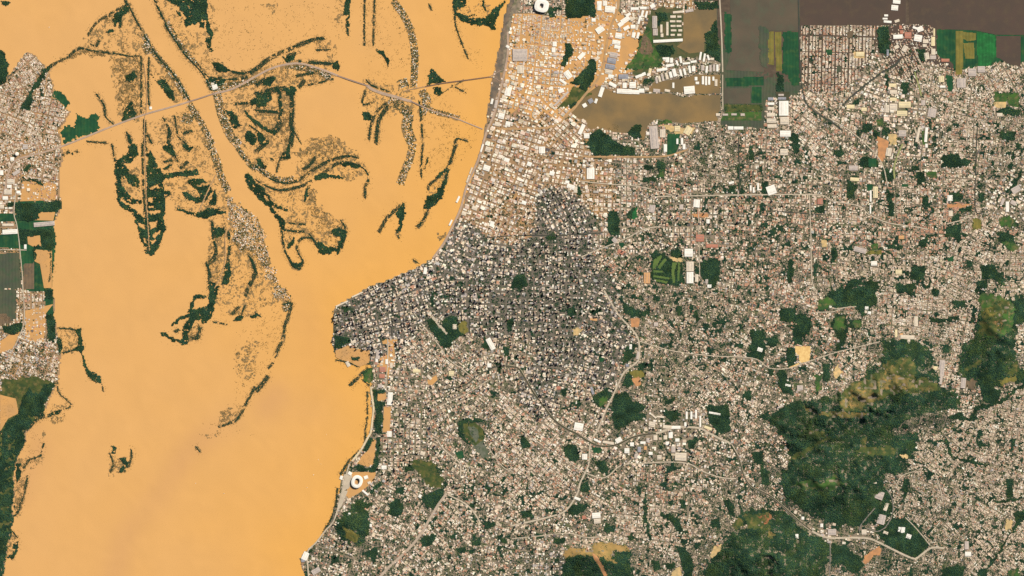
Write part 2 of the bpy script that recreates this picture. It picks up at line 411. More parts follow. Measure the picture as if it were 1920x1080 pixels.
wood(480, 270, [(1345, 240), (1400, 200), (1440, 170), (1420, 210), (1370, 250)], isl)
wood(0, 540, [(560, 300), (600, 298), (615, 400), (622, 485), (560, 465), (590, 400), (580, 350)], isl)
wood(0, 540, [(612, 480), (642, 560), (672, 615), (740, 650), (768, 722), (720, 702), (680, 675), (650, 625), (622, 550)], isl)
wood(0, 810, [(825, 105), (875, 110), (870, 150), (840, 155), (850, 125)], 'marsh tree clump')
wood(0, 810, [(880, 190), (940, 195), (960, 220), (930, 300), (900, 295), (925, 240)], 'marsh tree clump')
# west bank
wood(0, 270, [(50, 440), (330, 440), (285, 560), (230, 575), (120, 572), (110, 470), (50, 470)])
wood(0, 270, [(330, 430), (455, 420), (458, 485), (420, 505), (330, 500)])
wood(0, 270, [(140, 640), (405, 628), (412, 760), (385, 800), (310, 770), (305, 680), (200, 692), (200, 750), (150, 742)])
wood(0, 270, [(165, 245), (335, 290), (325, 305), (165, 255)], 'narrow tree belt')
wood(0, 270, [(180, 190), (225, 150), (235, 170), (195, 205)], 'small tree clump')
wood(0, 270, [(250, 760), (390, 780), (385, 800), (270, 780), (265, 860), (250, 850)], 'narrow tree belt')
wood(0, 270, [(120, 930), (155, 930), (160, 1000), (125, 1000)], 'small tree clump')
wood(0, 540, [(335, 0), (400, 0), (402, 90), (340, 80)])
wood(0, 540, [(345, 195), (405, 185), (412, 300), (418, 390), (365, 400)])
wood(0, 540, [(425, 370), (455, 370), (462, 480), (435, 485)], 'narrow tree belt')
wood(0, 540, [(15, 285), (130, 265), (162, 232), (165, 320), (110, 345), (30, 335)])
wood(0, 540, [(415, 700), (375, 790), (322, 890), (325, 955), (250, 965), (140, 945), (165, 830), (215, 740), (235, 770), (240, 800), (310, 770), (340, 720)])
wood(0, 540, [(60, 985), (180, 945), (250, 1000), (150, 1085), (10, 1085)])
wood(0, 540, [(370, 940), (450, 912), (460, 930), (380, 955)], 'narrow tree belt')
wood(0, 810, [(-200, 0), (195, 0), (182, 100), (120, 200), (92, 330), (100, 470), (112, 550), (90, 700), (80, 780), (40, 940), (20, 1060), (0, 1300), (-200, 1300)], 'dark shore forest')
wood(0, 810, [(118, 235), (150, 230), (152, 330), (125, 380), (122, 300)], 'narrow tree belt')
wood(0, 810, [(100, 830), (138, 820), (125, 900), (105, 940), (60, 945), (95, 900)], 'narrow tree belt')
# airport side and north
wood(960, 0, [(400, -90), (600, -90), (625, 118), (408, 132), (392, 80)])
wood(960, 0, [(270, 60), (310, 48), (365, 65), (372, 85), (330, 80), (300, 90), (340, 130), (280, 130)], 'small dark tree clump')
wood(960, 0, [(402, 330), (440, 318), (452, 380), (430, 442), (392, 512), (360, 492), (382, 420)])
wood(960, 0, [(600, 420), (630, 480), (622, 585), (440, 822), (420, 760), (520, 640), (440, 622), (560, 500)], 'dark wooded motorway triangle')
wood(960, 0, [(570, 1010), (650, 968), (720, 1020), (820, 1085), (920, 1110), (925, 1150), (880, 1170), (760, 1160), (620, 1172), (590, 1130), (560, 1080)], 'dark airport pond wood')
wood(960, 0, [(860, 1000), (920, 930), (965, 928), (972, 1040), (900, 1020)])
wood(960, 0, [(1070, 340), (1200, 340), (1210, 400), (1150, 430), (1080, 400)])
wood(960, 0, [(1450, 250), (1540, 150), (1550, 400), (1560, 460), (1450, 400)])
wood(960, 0, [(1060, 90), (1170, 100), (1165, 150), (1120, 150), (1100, 200), (1085, 130)])
wood(960, 0, [(975, 600), (1050, 590), (1060, 615), (990, 625)], 'small dark tree clump')
wood(960, 0, [(940, 270), (985, 260), (990, 310), (950, 320)], 'small dark tree clump')
wood(960, 0, [(1360, 20), (1540, 0), (1540, 60), (1400, 70)])
wood(1440, 0, [(820, 200), (905, 190), (912, 390), (830, 402)])
wood(1440, 0, [(990, 620), (1050, 620), (1052, 700), (1000, 702)], 'small square dark wood')
wood(1440, 0, [(1110, 370), (1180, 365), (1180, 460), (1140, 455)])
wood(1440, 0, [(700, 920), (775, 930), (770, 990), (710, 985)])
wood(1440, 0, [(790, 980), (840, 985), (830, 1040), (790, 1020)]); wood(1440, 0, [(860, 950), (900, 950), (895, 1020), (850, 1025)])
wood(1440, 0, [(175, 990), (225, 1010), (225, 1080), (180, 1070)]); wood(1440, 0, [(640, 760), (680, 730), (685, 790), (645, 785)])
wood(1440, 0, [(1700, 830), (1800, 800), (1890, 830), (1890, 870), (1790, 860)])
wood(1440, 0, [(1720, 985), (1850, 985), (1850, 1050), (1760, 1040)]); wood(1440, 0, [(1210, 900), (1230, 910), (1225, 980), (1205, 970)])
wood(1440, 0, [(60, 550), (110, 560), (115, 690), (60, 690)]); wood(1440, 0, [(880, 560), (900, 560), (905, 680), (885, 680)], 'narrow tree belt')
# downtown and the shore
wood(480, 540, [(1270, 230), (1330, 220), (1362, 290), (1425, 340), (1390, 240), (1450, 212), (1502, 225), (1512, 290), (1560, 340), (1490, 392), (1440, 455), (1400, 455), (1360, 392), (1300, 292)], 'leafy triangular park')
wood(480, 540, [(1700, 358), (1722, 370), (1748, 440), (1735, 475), (1700, 445)]); wood(480, 540, [(1880, 240), (1925, 230), (1925, 320), (1890, 310)])
wood(480, 540, [(868, 760), (970, 765), (970, 785), (905, 790), (900, 850), (948, 852), (945, 1085), (885, 1085), (892, 900)])
wood(480, 540, [(585, 350), (650, 370), (700, 360), (720, 390), (640, 440), (590, 470)]); wood(480, 540, [(650, 138), (702, 148), (690, 178), (648, 180)], 'small tree clump')
wood(480, 540, [(1510, 1090), (1520, 1000), (1560, 978), (1690, 978), (1700, 1005), (1640, 1005), (1560, 1012), (1545, 1090)], 'tree belt round the racecourse')
wood(480, 810, [(1495, -5), (1540, -5), (1590, 70), (1605, 102), (1570, 85)], 'tree belt round the racecourse')
wood(480, 810, [(1660, -5), (1722, -5), (1692, 80), (1672, 120), (1640, 100)], 'tree belt round the racecourse')
wood(480, 540, [(710, 505), (780, 520), (760, 545), (715, 540)], 'small tree clump'); wood(480, 540, [(1850, 440), (1900, 440), (1900, 500), (1860, 510)])
wood(480, 540, [(1560, 640), (1600, 610), (1600, 660)], 'small tree clump'); wood(480, 540, [(1800, 560), (1840, 560), (1835, 640), (1815, 640)])
wood(480, 540, [(1310, 30), (1338, 30), (1335, 150), (1315, 150)], 'narrow tree belt')
wood(480, 810, [(832, 60), (872, 28), (882, 60), (832, 140), (800, 152)]); wood(480, 810, [(900, 45), (928, 45), (918, 220), (892, 295), (760, 302), (730, 262), (760, 240), (840, 272), (880, 245), (897, 150)])
wood(480, 810, [(1220, 500), (1262, 470), (1352, 430), (1412, 420), (1402, 470), (1332, 588), (1270, 552)], 'square dark wood')
wood(480, 810, [(1120, 250), (1180, 230), (1180, 290), (1120, 305)]); wood(480, 810, [(1250, 290), (1290, 330), (1350, 310), (1330, 400), (1280, 370)]); wood(480, 810, [(1340, 230), (1370, 260), (1400, 360), (1370, 340)])
wood(480, 810, [(870, 420), (930, 370), (942, 400), (862, 462), (840, 450)])
wood(480, 810, [(600, 720), (620, 650), (680, 590), (740, 530), (800, 500), (872, 540), (820, 570), (832, 620), (862, 680), (852, 760), (800, 822), (740, 832), (640, 802), (605, 760)], 'shore hill wood')
wood(480, 810, [(790, 900), (910, 858), (912, 920), (880, 982), (830, 920)]); wood(480, 810, [(560, 930), (612, 920), (622, 970), (570, 982)]); wood(480, 810, [(990, 530), (1060, 500), (1112, 540), (1090, 612), (1040, 632), (990, 602)])
wood(480, 810, [(1230, 800), (1320, 760), (1362, 780), (1300, 852), (1240, 852)]); wood(480, 810, [(1700, 680), (1770, 680), (1782, 710), (1720, 722)]); wood(480, 810, [(1500, 870), (1560, 858), (1582, 890), (1520, 905)]); wood(480, 810, [(1800, 790), (1880, 800), (1892, 832), (1830, 832)])
wood(480, 810, [(1600, 830), (1690, 780), (1680, 850), (1620, 860)]); wood(480, 810, [(385, 900), (400, 870), (420, 880), (405, 940)], 'small tree clump'); wood(480, 810, [(1040, 420), (1110, 410), (1100, 460), (1050, 450)])
# middle of the city
wood(960, 270, [(715, 500), (790, 490), (808, 580), (790, 692), (740, 682), (715, 640)], 'rectangular dark park'); wood(960, 270, [(868, 490), (932, 470), (937, 500), (900, 580), (865, 542)])
wood(960, 270, [(1040, 830), (1150, 808), (1190, 870), (1272, 880), (1282, 1000), (1240, 1062), (1100, 1032), (1040, 1002)], 'golf course wood'); wood(960, 270, [(1180, 800), (1250, 780), (1282, 830), (1262, 872), (1200, 852)])
wood(960, 270, [(1430, 870), (1540, 850), (1562, 930), (1540, 1042), (1490, 1085), (1420, 1002), (1370, 942), (1400, 910)]); wood(960, 270, [(1090, 130), (1142, 140), (1142, 262), (1090, 252)])
wood(960, 270, [(980, 242), (1082, 245), (1082, 282), (980, 282)]); wood(960, 270, [(990, 160), (1050, 150), (1062, 190), (1000, 192)]); wood(960, 270, [(1780, 0), (1812, 0), (1812, 122), (1780, 112)], 'narrow tree belt')
wood(960, 270, [(1868, 290), (1912, 280), (1922, 362), (1880, 352)]); wood(960, 270, [(1620, 310), (1672, 310), (1672, 372), (1620, 362)]); wood(960, 270, [(0, 1000), (92, 970), (112, 1062), (60, 1085), (-10, 1085)])
wood(960, 270, [(720, 698), (752, 690), (760, 740), (740, 772), (715, 752)]); wood(960, 270, [(470, 310), (510, 300), (522, 370), (490, 392)]); wood(960, 270, [(250, 690), (312, 668), (332, 700), (270, 722)]); wood(960, 270, [(1690, 150), (1712, 150), (1716, 372), (1700, 372)], 'narrow tree belt')
wood(1440, 270, [(490, 60), (552, 20), (582, 80), (520, 102)]); wood(1440, 270, [(670, 150), (700, 90), (812, 110), (822, 172), (700, 176)]); wood(1440, 270, [(840, 170), (942, 200), (932, 272), (870, 272)])
wood(1440, 270, [(1300, 80), (1420, 60), (1452, 110), (1532, 120), (1500, 160), (1400, 176), (1300, 172)]); wood(1440, 270, [(1080, 160), (1132, 150), (1132, 192), (1080, 192)]); wood(1440, 270, [(1115, 210), (1172, 205), (1172, 280), (1120, 302)])
wood(1440, 270, [(590, 270), (642, 290), (672, 300), (642, 400), (590, 412)]); wood(1440, 270, [(1340, 350), (1420, 360), (1462, 400), (1440, 432), (1380, 422)]); wood(1440, 270, [(1150, 390), (1202, 380), (1212, 460), (1160, 462)])
wood(1440, 270, [(1430, 480), (1532, 468), (1542, 490), (1440, 512)]); wood(1440, 270, [(1330, 610), (1440, 590), (1452, 730), (1420, 742), (1400, 702), (1330, 692)], 'dark square wood'); wood(1440, 270, [(1380, 540), (1442, 520), (1432, 590), (1370, 592)])
wood(1440, 270, [(890, 755), (1012, 755), (1012, 787), (890, 787)], 'dark oblong wood'); wood(1440, 270, [(1080, 900), (1182, 920), (1172, 1002), (1110, 1032), (1060, 982)]); wood(1440, 270, [(960, 1050), (1112, 1040), (1102, 1085), (950, 1085)])
wood(1440, 270, [(590, 1020), (702, 1010), (702, 1062), (570, 1085)]); wood(1440, 270, [(720, 1020), (832, 1020), (822, 1085), (710, 1085)]); wood(1440, 270, [(0, 650), (60, 610), (182, 590), (70, 632), (20, 702), (0, 712)])
wood(1440, 270, [(370, 460), (422, 460), (422, 522), (370, 522)]); wood(1440, 270, [(145, 850), (192, 850), (182, 1022), (140, 1032)]); wood(1440, 270, [(340, 890), (368, 890), (362, 992), (340, 992)], 'narrow tree belt')
wood(1440, 270, [(1590, 920), (1680, 900), (1722, 960), (1762, 960), (1772, 1062), (1740, 1072), (1700, 1012), (1600, 1012)]); wood(1440, 270, [(1690, 660), (1800, 660), (1842, 700), (1832, 762), (1760, 742)]); wood(1440, 270, [(1800, 330), (1850, 280), (1890, 190), (1900, 210), (1860, 320), (1810, 345)])
wood(1440, 270, [(1850, 0), (1912, 0), (1880, 52)]); wood(1440, 270, [(470, 790), (522, 790), (512, 850), (480, 905)]); wood(1440, 270, [(1130, 720), (1192, 690), (1192, 772), (1120, 772)]); wood(1440, 270, [(1580, 370), (1622, 370), (1612, 442), (1580, 432)]); wood(1440, 270, [(890, 370), (935, 370), (930, 540), (905, 540)])
wood(1440, 270, [(1480, 870), (1530, 880), (1530, 920), (1490, 930)]); wood(1440, 270, [(190, 0), (230, 0), (225, 70), (190, 60)]); wood(1440, 270, [(1550, 1030), (1650, 1020), (1640, 1080), (1560, 1080)])
wood(960, 540, [(770, 790), (870, 780), (892, 840), (1002, 880), (982, 912), (900, 932), (740, 912)]); wood(960, 540, [(740, 912), (980, 932), (1010, 970), (900, 1002), (780, 1064), (760, 992)]); wood(960, 540, [(600, 832), (700, 740), (762, 760), (690, 900), (640, 882)])
wood(960, 540, [(850, 650), (880, 620), (922, 700), (902, 737), (810, 737)]); wood(960, 540, [(1120, 930), (1240, 908), (1272, 960), (1200, 1002)]); wood(960, 540, [(1460, 880), (1622, 880), (1642, 1072), (1560, 1085), (1480, 1012)], 'dark square wood')
wood(960, 540, [(860, 430), (922, 420), (902, 520), (840, 572), (820, 602), (840, 500)]); wood(960, 540, [(1780, 310), (1892, 310), (1892, 542), (1770, 522), (1790, 400)]); wood(960, 540, [(580, 160), (662, 150), (682, 190), (600, 202)])
wood(960, 540, [(820, 90), (960, 190), (1042, 130), (1032, 202), (900, 222), (840, 182)]); wood(960, 540, [(1660, 410), (1722, 410), (1732, 442), (1660, 442)]); wood(960, 540, [(1060, 50), (1112, 60), (1102, 102), (1060, 92)]); wood(960, 540, [(940, 560), (1002, 560), (1002, 602), (950, 612)])
wood(960, 540, [(1840, 970), (1922, 920), (1922, 992)]); wood(960, 540, [(410, 150), (472, 130), (482, 200), (420, 222)]); wood(960, 540, [(1150, 830), (1222, 820), (1202, 862), (1150, 862)]); wood(960, 540, [(1230, 140), (1270, 130), (1260, 200), (1235, 200)])
wood(960, 540, [(1360, 180), (1385, 170), (1410, 240), (1385, 250)]); wood(960, 540, [(1740, 770), (1790, 760), (1790, 840), (1750, 830)]); wood(960, 540, [(360, 770), (410, 750), (410, 810), (370, 810)]); wood(960, 540, [(1760, 0 + 20), (1790, 10), (1790, 60)])
wood(960, 810, [(60, 20), (132, 70), (132, 110), (80, 122), (60, 70)]); wood(960, 810, [(390, 110), (450, 90), (502, 130), (482, 222), (430, 222), (390, 162)]); wood(960, 810, [(620, 220), (692, 200), (722, 270), (702, 322), (640, 272)])
wood(960, 810, [(860, 770), (912, 748), (912, 802), (880, 814)]); wood(960, 810, [(1100, 620), (1160, 610), (1242, 640), (1282, 740), (1230, 742), (1190, 662)]); wood(960, 810, [(1220, 840), (1292, 860), (1362, 960), (1342, 1085), (1290, 1085), (1250, 902)])
wood(960, 810, [(1490, 650), (1552, 640), (1562, 722), (1500, 722)]); wood(960, 810, [(1580, 510), (1622, 498), (1662, 560), (1662, 642), (1630, 622)]); wood(960, 810, [(1150, 980), (1212, 970), (1212, 1022), (1160, 1032)]); wood(960, 810, [(1040, 960), (1102, 960), (1112, 1032), (1060, 1042)])
wood(960, 810, [(300, 790), (392, 790), (392, 842), (320, 832)]); wood(960, 810, [(700, 660), (742, 720), (742, 762), (690, 742)]); wood(960, 810, [(160, 750), (232, 760), (232, 802), (180, 802)]); wood(960, 810, [(410, 560), (502, 530), (582, 560), (480, 622), (420, 622)])
wood(960, 810, [(1800, 150), (1882, 140), (1882, 242), (1810, 222)]); wood(960, 810, [(1860, 230), (1925, 300), (1925, 402), (1870, 382)]); wood(960, 810, [(985, 460), (1005, 460), (1012, 660), (1050, 810), (1030, 820), (990, 660)], 'narrow creek tree belt'); wood(960, 810, [(60, 590), (140, 590), (150, 630), (80, 640)])
wood(960, 810, [(1260, 500), (1300, 520), (1300, 570), (1270, 560)]); wood(960, 810, [(1320, 60), (1370, 50), (1370, 130), (1330, 120)]); wood(960, 810, [(930, 400), (965, 410), (965, 480), (940, 470)]); wood(960, 810, [(500, 400), (570, 370), (590, 420), (520, 460)])
wood(1440, 540, [(460, 0), (800, 0), (812, 110), (720, 202), (680, 202), (660, 142), (520, 142), (360, 182), (340, 162), (440, 62)], 'big dark wood'); wood(1440, 540, [(960, 0), (1082, 0), (1082, 62), (1040, 42), (960, 42)]); wood(1440, 540, [(90, 140), (202, 140), (212, 190), (332, 220), (312, 352), (250, 362), (250, 432), (190, 422), (200, 262), (80, 242)])
wood(1440, 540, [(140, 430), (197, 440), (222, 520), (192, 582), (140, 592)]); wood(1440, 540, [(500, 190), (582, 190), (592, 300), (572, 432), (500, 472), (530, 382), (470, 282)]); wood(1440, 540, [(600, 240), (702, 230), (682, 302), (610, 302)]); wood(1440, 540, [(410, 560), (462, 560), (452, 702), (410, 692)])
wood(1440, 540, [(1350, 100), (1482, 90), (1472, 122), (1420, 132)]); wood(1440, 540, [(1210, 210), (1292, 230), (1420, 212), (1420, 230), (1285, 262), (1230, 252)]); wood(1440, 540, [(1220, 0), (1292, 10), (1282, 62), (1240, 62)]); wood(1440, 540, [(1300, 430), (1362, 420), (1352, 482), (1310, 482)])
wood(1440, 540, [(1580, 720), (1742, 770), (1722, 862), (1600, 852)]); wood(1440, 540, [(1340, 960), (1440, 930), (1500, 980), (1560, 885), (1720, 850), (1930, 700), (1930, 725), (1740, 870), (1580, 900), (1510, 1000), (1400, 980)], 'winding creek wood'); wood(1440, 540, [(0, 360), (72, 360), (62, 432), (0, 442)]); wood(1440, 540, [(0, 600), (42, 600), (32, 652), (0, 652)])
wood(1440, 540, [(60, 640), (110, 600), (132, 680), (182, 740), (182, 802), (100, 782)]); wood(1440, 540, [(20, 940), (200, 840), (262, 850), (182, 1002), (180, 1085), (60, 1085), (40, 1000)])
HILL_MAIN = [(1655, 637), (1690, 636), (1718, 638), (1745, 657), (1748, 690), (1757, 705), (1765, 727), (1778, 730), (1796, 735), (1800, 760), (1792, 772), (1760, 780), (1720, 790), (1672, 803), (1668, 812), (1720, 812), (1718, 832), (1702, 865), (1690, 885), (1660, 890), (1650, 905), (1660, 915), (1670, 930), (1674, 965), (1640, 978), (1610, 985), (1570, 985), (1545, 975), (1510, 960), (1480, 935), (1465, 915), (1460, 890), (1482, 865), (1472, 830), (1440, 785), (1460, 765), (1490, 755), (1550, 745), (1590, 730), (1610, 715), (1630, 690), (1652, 680)]
HILL_SOUTH = [(1310, 1200), (1320, 1080), (1330, 1050), (1370, 1000), (1400, 985), (1380, 970), (1400, 955), (1440, 950), (1480, 965), (1500, 995), (1545, 1010), (1556, 1030), (1545, 1080), (1545, 1200)]
HILL_EAST = [(1828, 535), (1845, 545), (1860, 555), (1900, 560), (1935, 550), (1935, 600), (1905, 605), (1903, 640), (1905, 690), (1935, 690), (1935, 735), (1900, 712), (1880, 718), (1850, 740), (1835, 722), (1800, 702), (1800, 650), (1820, 640), (1830, 600), (1840, 570)]
WOODS += [('great forested hill', HILL_MAIN), ('forested southern hill', HILL_SOUTH), ('forested eastern hill', HILL_EAST)]
WOODS.append(('dark wood', [(1675, 970), (1700, 968), (1720, 985), (1742, 1020), (1720, 1047), (1680, 1037), (1650, 1010), (1640, 990)]))
WOODS.append(('bottom hill wood', [(1045, 1100), (1060, 1042), (1110, 1036), (1140, 1045), (1155, 1036), (1180, 1030), (1186, 1100)]))
wood(1440, 810, [(1830, 600), (1940, 590), (1940, 640), (1870, 702), (1790, 802), (1750, 882), (1700, 962), (1660, 1022), (1640, 1012), (1740, 872), (1800, 772), (1860, 682)], 'straight creek wood'); wood(1440, 810, [(1790, 360), (1832, 350), (1832, 482), (1790, 492)]); wood(1440, 810, [(1325, 50), (1345, 50), (1392, 185), (1640, 230), (1630, 250), (1370, 200)], 'narrow creek tree belt')
wood(1440, 810, [(1300, 1020), (1400, 990), (1502, 1020), (1440, 1085), (1300, 1085)]); wood(1440, 810, [(470, 830), (600, 870), (702, 950), (722, 1002), (640, 1062), (560, 982), (480, 1002)]); wood(1440, 810, [(1560, 1040), (1640, 1020), (1640, 1085), (1570, 1085)]); wood(1440, 810, [(1560, 80), (1600, 60), (1640, 100), (1590, 120)])
wood(1440, 810, [(1010, 370), (1050, 340), (1045, 470), (1020, 500)], 'narrow tree belt'); wood(1440, 810, [(1820, 50), (1860, 40), (1840, 140), (1815, 150)]); wood(1440, 810, [(1700, 520), (1900, 480), (1900, 500), (1720, 540)], 'narrow tree belt')
# openings in the woods where the flood or a glade shows
HOLES = [T(0, 270, q) for q in ([(1112, 335), (1140, 342), (1190, 318), (1195, 295), (1160, 310)], [(1105, 400), (1150, 400), (1145, 440), (1110, 430)], [(1110, 465), (1150, 462), (1150, 478), (1112, 480)],
    [(1112, 505), (1205, 490), (1200, 520), (1120, 525)], [(1030, 588), (1090, 605), (1092, 640), (1045, 625)], [(1120, 585), (1185, 575), (1170, 622), (1125, 640)], [(1140, 680), (1210, 640), (1200, 670), (1155, 705)],
    [(1070, 700), (1110, 712), (1108, 752), (1080, 740)], [(1120, 720), (1170, 722), (1140, 755)], [(1075, 770), (1112, 770), (1110, 800), (1090, 790)], [(915, 230), (945, 250), (960, 285), (940, 275)], [(955, 195), (1000, 215), (990, 235), (965, 215)])]
HOLES += [[(1668, 806), (1700, 786), (1740, 773), (1788, 764), (1796, 774), (1752, 790), (1705, 804), (1672, 813)], T(480, 270, [(55, 385), (80, 390), (105, 430), (75, 425)]), T(0, 540, [(1470, 75), (1530, 90), (1500, 140), (1455, 150)]), T(1440, 540, [(1730, 150), (1800, 140), (1840, 160), (1845, 200), (1740, 200)])]
# tree rows: (points, width)
ROWS = [(T(480, 0, q), w) for q, w in (([(0, 520), (120, 430), (300, 350), (420, 300), (510, 285)], 4.6), ([(200, 430), (330, 388)], 3), ([(300, 460), (450, 470), (570, 480), (610, 500)], 4), ([(0, 640), (60, 600), (140, 580)], 4), ([(0, 715), (60, 690), (180, 668), (290, 660)], 7),
    ([(172, 670), (182, 760), (192, 870), (165, 960), (120, 1000)], 7), ([(262, 680), (270, 800), (266, 930), (270, 1000), (260, 1085)], 6), ([(0, 832), (90, 836), (165, 840)], 4), ([(0, 905), (60, 962), (130, 1000)], 5), ([(816, 0), (812, 150), (812, 340)], 1.8), ([(890, 0), (884, 150), (880, 340)], 2),
    ([(830, 600), (870, 640), (990, 682)], 3), ([(820, 680), (800, 780), (870, 768)], 2), ([(980, 770), (900, 850), (860, 950), (848, 1050)], 2.6), ([(1000, 790), (932, 880), (912, 960), (900, 1080)], 4.6), ([(1470, 640), (1570, 692)], 1.8), ([(1226, 760), (1240, 900), (1250, 1085)], 2.4), ([(1492, 120), (1500, 200), (1550, 340), (1590, 440)], 1.8),
    ([(300, 570), (430, 545)], 3), ([(450, 375), (560, 372)], 1.8), ([(320, 655), (370, 600)], 4), ([(380, 640), (480, 620), (580, 590)], 2.2), ([(1590, 1060), (1510, 1040), (1490, 1080)], 2), ([(270, 960), (340, 1080)], 1.2), ([(680, 180), (690, 262)], 1.6), ([(1300, 35), (1318, 75)], 2.4), ([(1360, 720), (1560, 600)], .1))]
ROWS += [(T(0, 0, q), w) for q, w in (([(960, 30), (830, 100), (720, 175), (660, 260)], 1.6), ([(960, 30), (1050, 205), (1112, 312), (1180, 420), (1300, 555), (1380, 680), (1420, 750)], 3.4), ([(745, 300), (720, 345), (680, 330)], 2.4), ([(1050, 415), (970, 420), (860, 400), (700, 382), (600, 362), (500, 430), (400, 485), (330, 570), (310, 700), (310, 800)], 2.6),
    ([(1060, 420), (1060, 850)], 2), ([(1118, 430), (1112, 690), (1120, 800)], 2), ([(720, 700), (780, 790), (790, 870), (850, 932)], 3.2), ([(940, 0), (948, 30)], 3), ([(1160, 0), (1200, 90), (1250, 200), (1320, 312), (1380, 402), (1450, 475), (1530, 565), (1590, 690)], 4), ([(1480, 470), (1560, 575), (1640, 585), (1780, 592), (1920, 560)], 3.4), ([(1740, 540), (1850, 552), (1920, 520)], 4.5),
    ([(1750, 780), (1850, 772), (1920, 740)], 3), ([(1870, 940), (1920, 972)], 3), ([(650, 1060), (800, 1070)], 1.6), ([(1085, 900), (1085, 1080)], 4), ([(1230, 890), (1270, 980), (1260, 1080)], 4), ([(1310, 870), (1330, 1000)], 2), ([(1370, 1000), (1440, 980)], 3), ([(905, 150), (900, 210)], 3), ([(250, 800), (310, 800)], 2), ([(1100, 1000), (1140, 1080)], 4), ([(960, 1000), (980, 1080)], 6), ([(1340, 1030), (1400, 1080)], 5))]
ROWS += [(T(0, 270, q), w) for q, w in (([(1068, 0), (1072, 200), (1080, 400), (1098, 620), (1112, 800)], 2.6), ([(1095, 20), (1100, 90)], 2), ([(840, 0), (862, 130)], 1.6), ([(1590, 580), (1600, 700), (1620, 800), (1598, 870), (1555, 902), (1570, 960), (1570, 1085)], 4), ([(1715, 660), (1720, 800), (1700, 960)], 3.6), ([(470, 85), (520, 55)], 3), ([(540, 75), (590, 50)], 2.4), ([(380, 820), (385, 940), (370, 1040)], 2.4), ([(1230, 135), (1290, 120)], 2.6), ([(1350, 180), (1410, 130)], 3), ([(1280, 0), (1330, 130)], 3), ([(1870, 1060), (1920, 960)], 4), ([(1880, 850), (1920, 960)], 6))]
ROWS += [(T(0, 540, q), w) for q, w in (([(200, 1065), (280, 985), (380, 950), (450, 920)], 3), ([(430, 700), (440, 780), (500, 840), (535, 880), (500, 905)], 1.5), ([(1600, 255), (1640, 262), (1700, 270)], 1.6), ([(1735, 200), (1790, 140)], 2.6), ([(1800, 220), (1840, 130)], 2), ([(1840, 60), (1860, 0)], 3), ([(1912, 740), (1850, 862), (1780, 980), (1700, 1022), (1640, 1042)], 2.6), ([(770, 740), (775, 775)], 1.4), ([(440, 300), (560, 310)], 2), ([(470, 490), (560, 462)], 2), ([(1500, 290), (1480, 370), (1400, 370)], 4), ([(1310, 330), (1345, 310)], 2.4))]
ROWS += [(T(0, 810, q), w) for q, w in (([(985, 130), (985, 190), (965, 250), (930, 298)], 1.8), ([(330, 0), (325, 100), (300, 180), (225, 205), (175, 270)], 1.8), ([(210, 330), (180, 460), (130, 610), (95, 630)], 2.2), ([(825, 160), (850, 240), (830, 300)], 2.2), ([(815, 328), (850, 326)], 2), ([(1470, 110), (1500, 150)], 1.8), ([(90, 740), (130, 790)], 1.6))]
ROWS += [(T(480, 270, q), w) for q, w in (([(0, 165), (100, 255), (200, 290), (300, 280), (450, 182), (560, 122), (680, 92), (765, 102)], 3.2), ([(0, 270), (100, 325), (180, 345), (262, 335), (380, 300), (500, 222), (600, 152), (700, 138), (790, 172), (832, 212), (845, 262), (820, 322), (815, 402)], 3), ([(150, 220), (185, 110), (240, 80)], 2), ([(190, 640), (210, 770), (232, 832), (280, 922), (330, 932), (352, 882), (320, 822), (308, 762), (340, 712), (420, 708), (452, 762), (490, 812)], 2.6),
    ([(210, 645), (300, 655), (380, 662), (440, 722)], 3), ([(220, 590), (380, 604)], 1.8), ([(640, 570), (672, 650), (640, 780)], 3), ([(1500, 0), (1470, 100), (1442, 180), (1420, 282)], 3.4), ([(1290, 490), (1260, 570), (1210, 625)], 3.4), ([(1290, 345), (1300, 310), (1400, 225)], 2.2), ([(1250, 0), (1240, 150), (1240, 250)], 1.8), ([(1110, 448), (1040, 500), (980, 560), (920, 660)], 3), ([(1060, 650), (1068, 705)], 3.4), ([(0, 60), (40, 20), (70, 0)], 4), ([(350, 190), (400, 160), (450, 100)], 3), ([(110, 110), (130, 115)], 3), ([(1180, 870), (1215, 890)], 3))]
ROWS += [(T(480, 540, q), w) for q, w in (([(270, 110), (250, 190), (215, 300), (205, 372), (170, 452), (140, 520)], 3.4), ([(130, 560), (90, 602)], 2), ([(90, 660), (40, 732), (0, 772)], 4.4), ([(268, 108), (200, 125)], 1.6), ([(840, 600), (770, 670), (700, 732)], 3), ([(800, 690), (850, 730)], 2), ([(600, 540), (700, 560), (780, 600)], 2), ([(0, 190), (30, 210)], 4), ([(835, 780), (835, 960), (820, 1070)], 1.3))]
ROWS += [(T(480, 810, q), w) for q, w in (([(820, 0), (810, 100), (700, 215), (630, 320)], 1.6), ([(610, 420), (600, 540), (560, 660), (500, 760)], 1.8), ([(1420, 220), (1510, 230)], 1))]
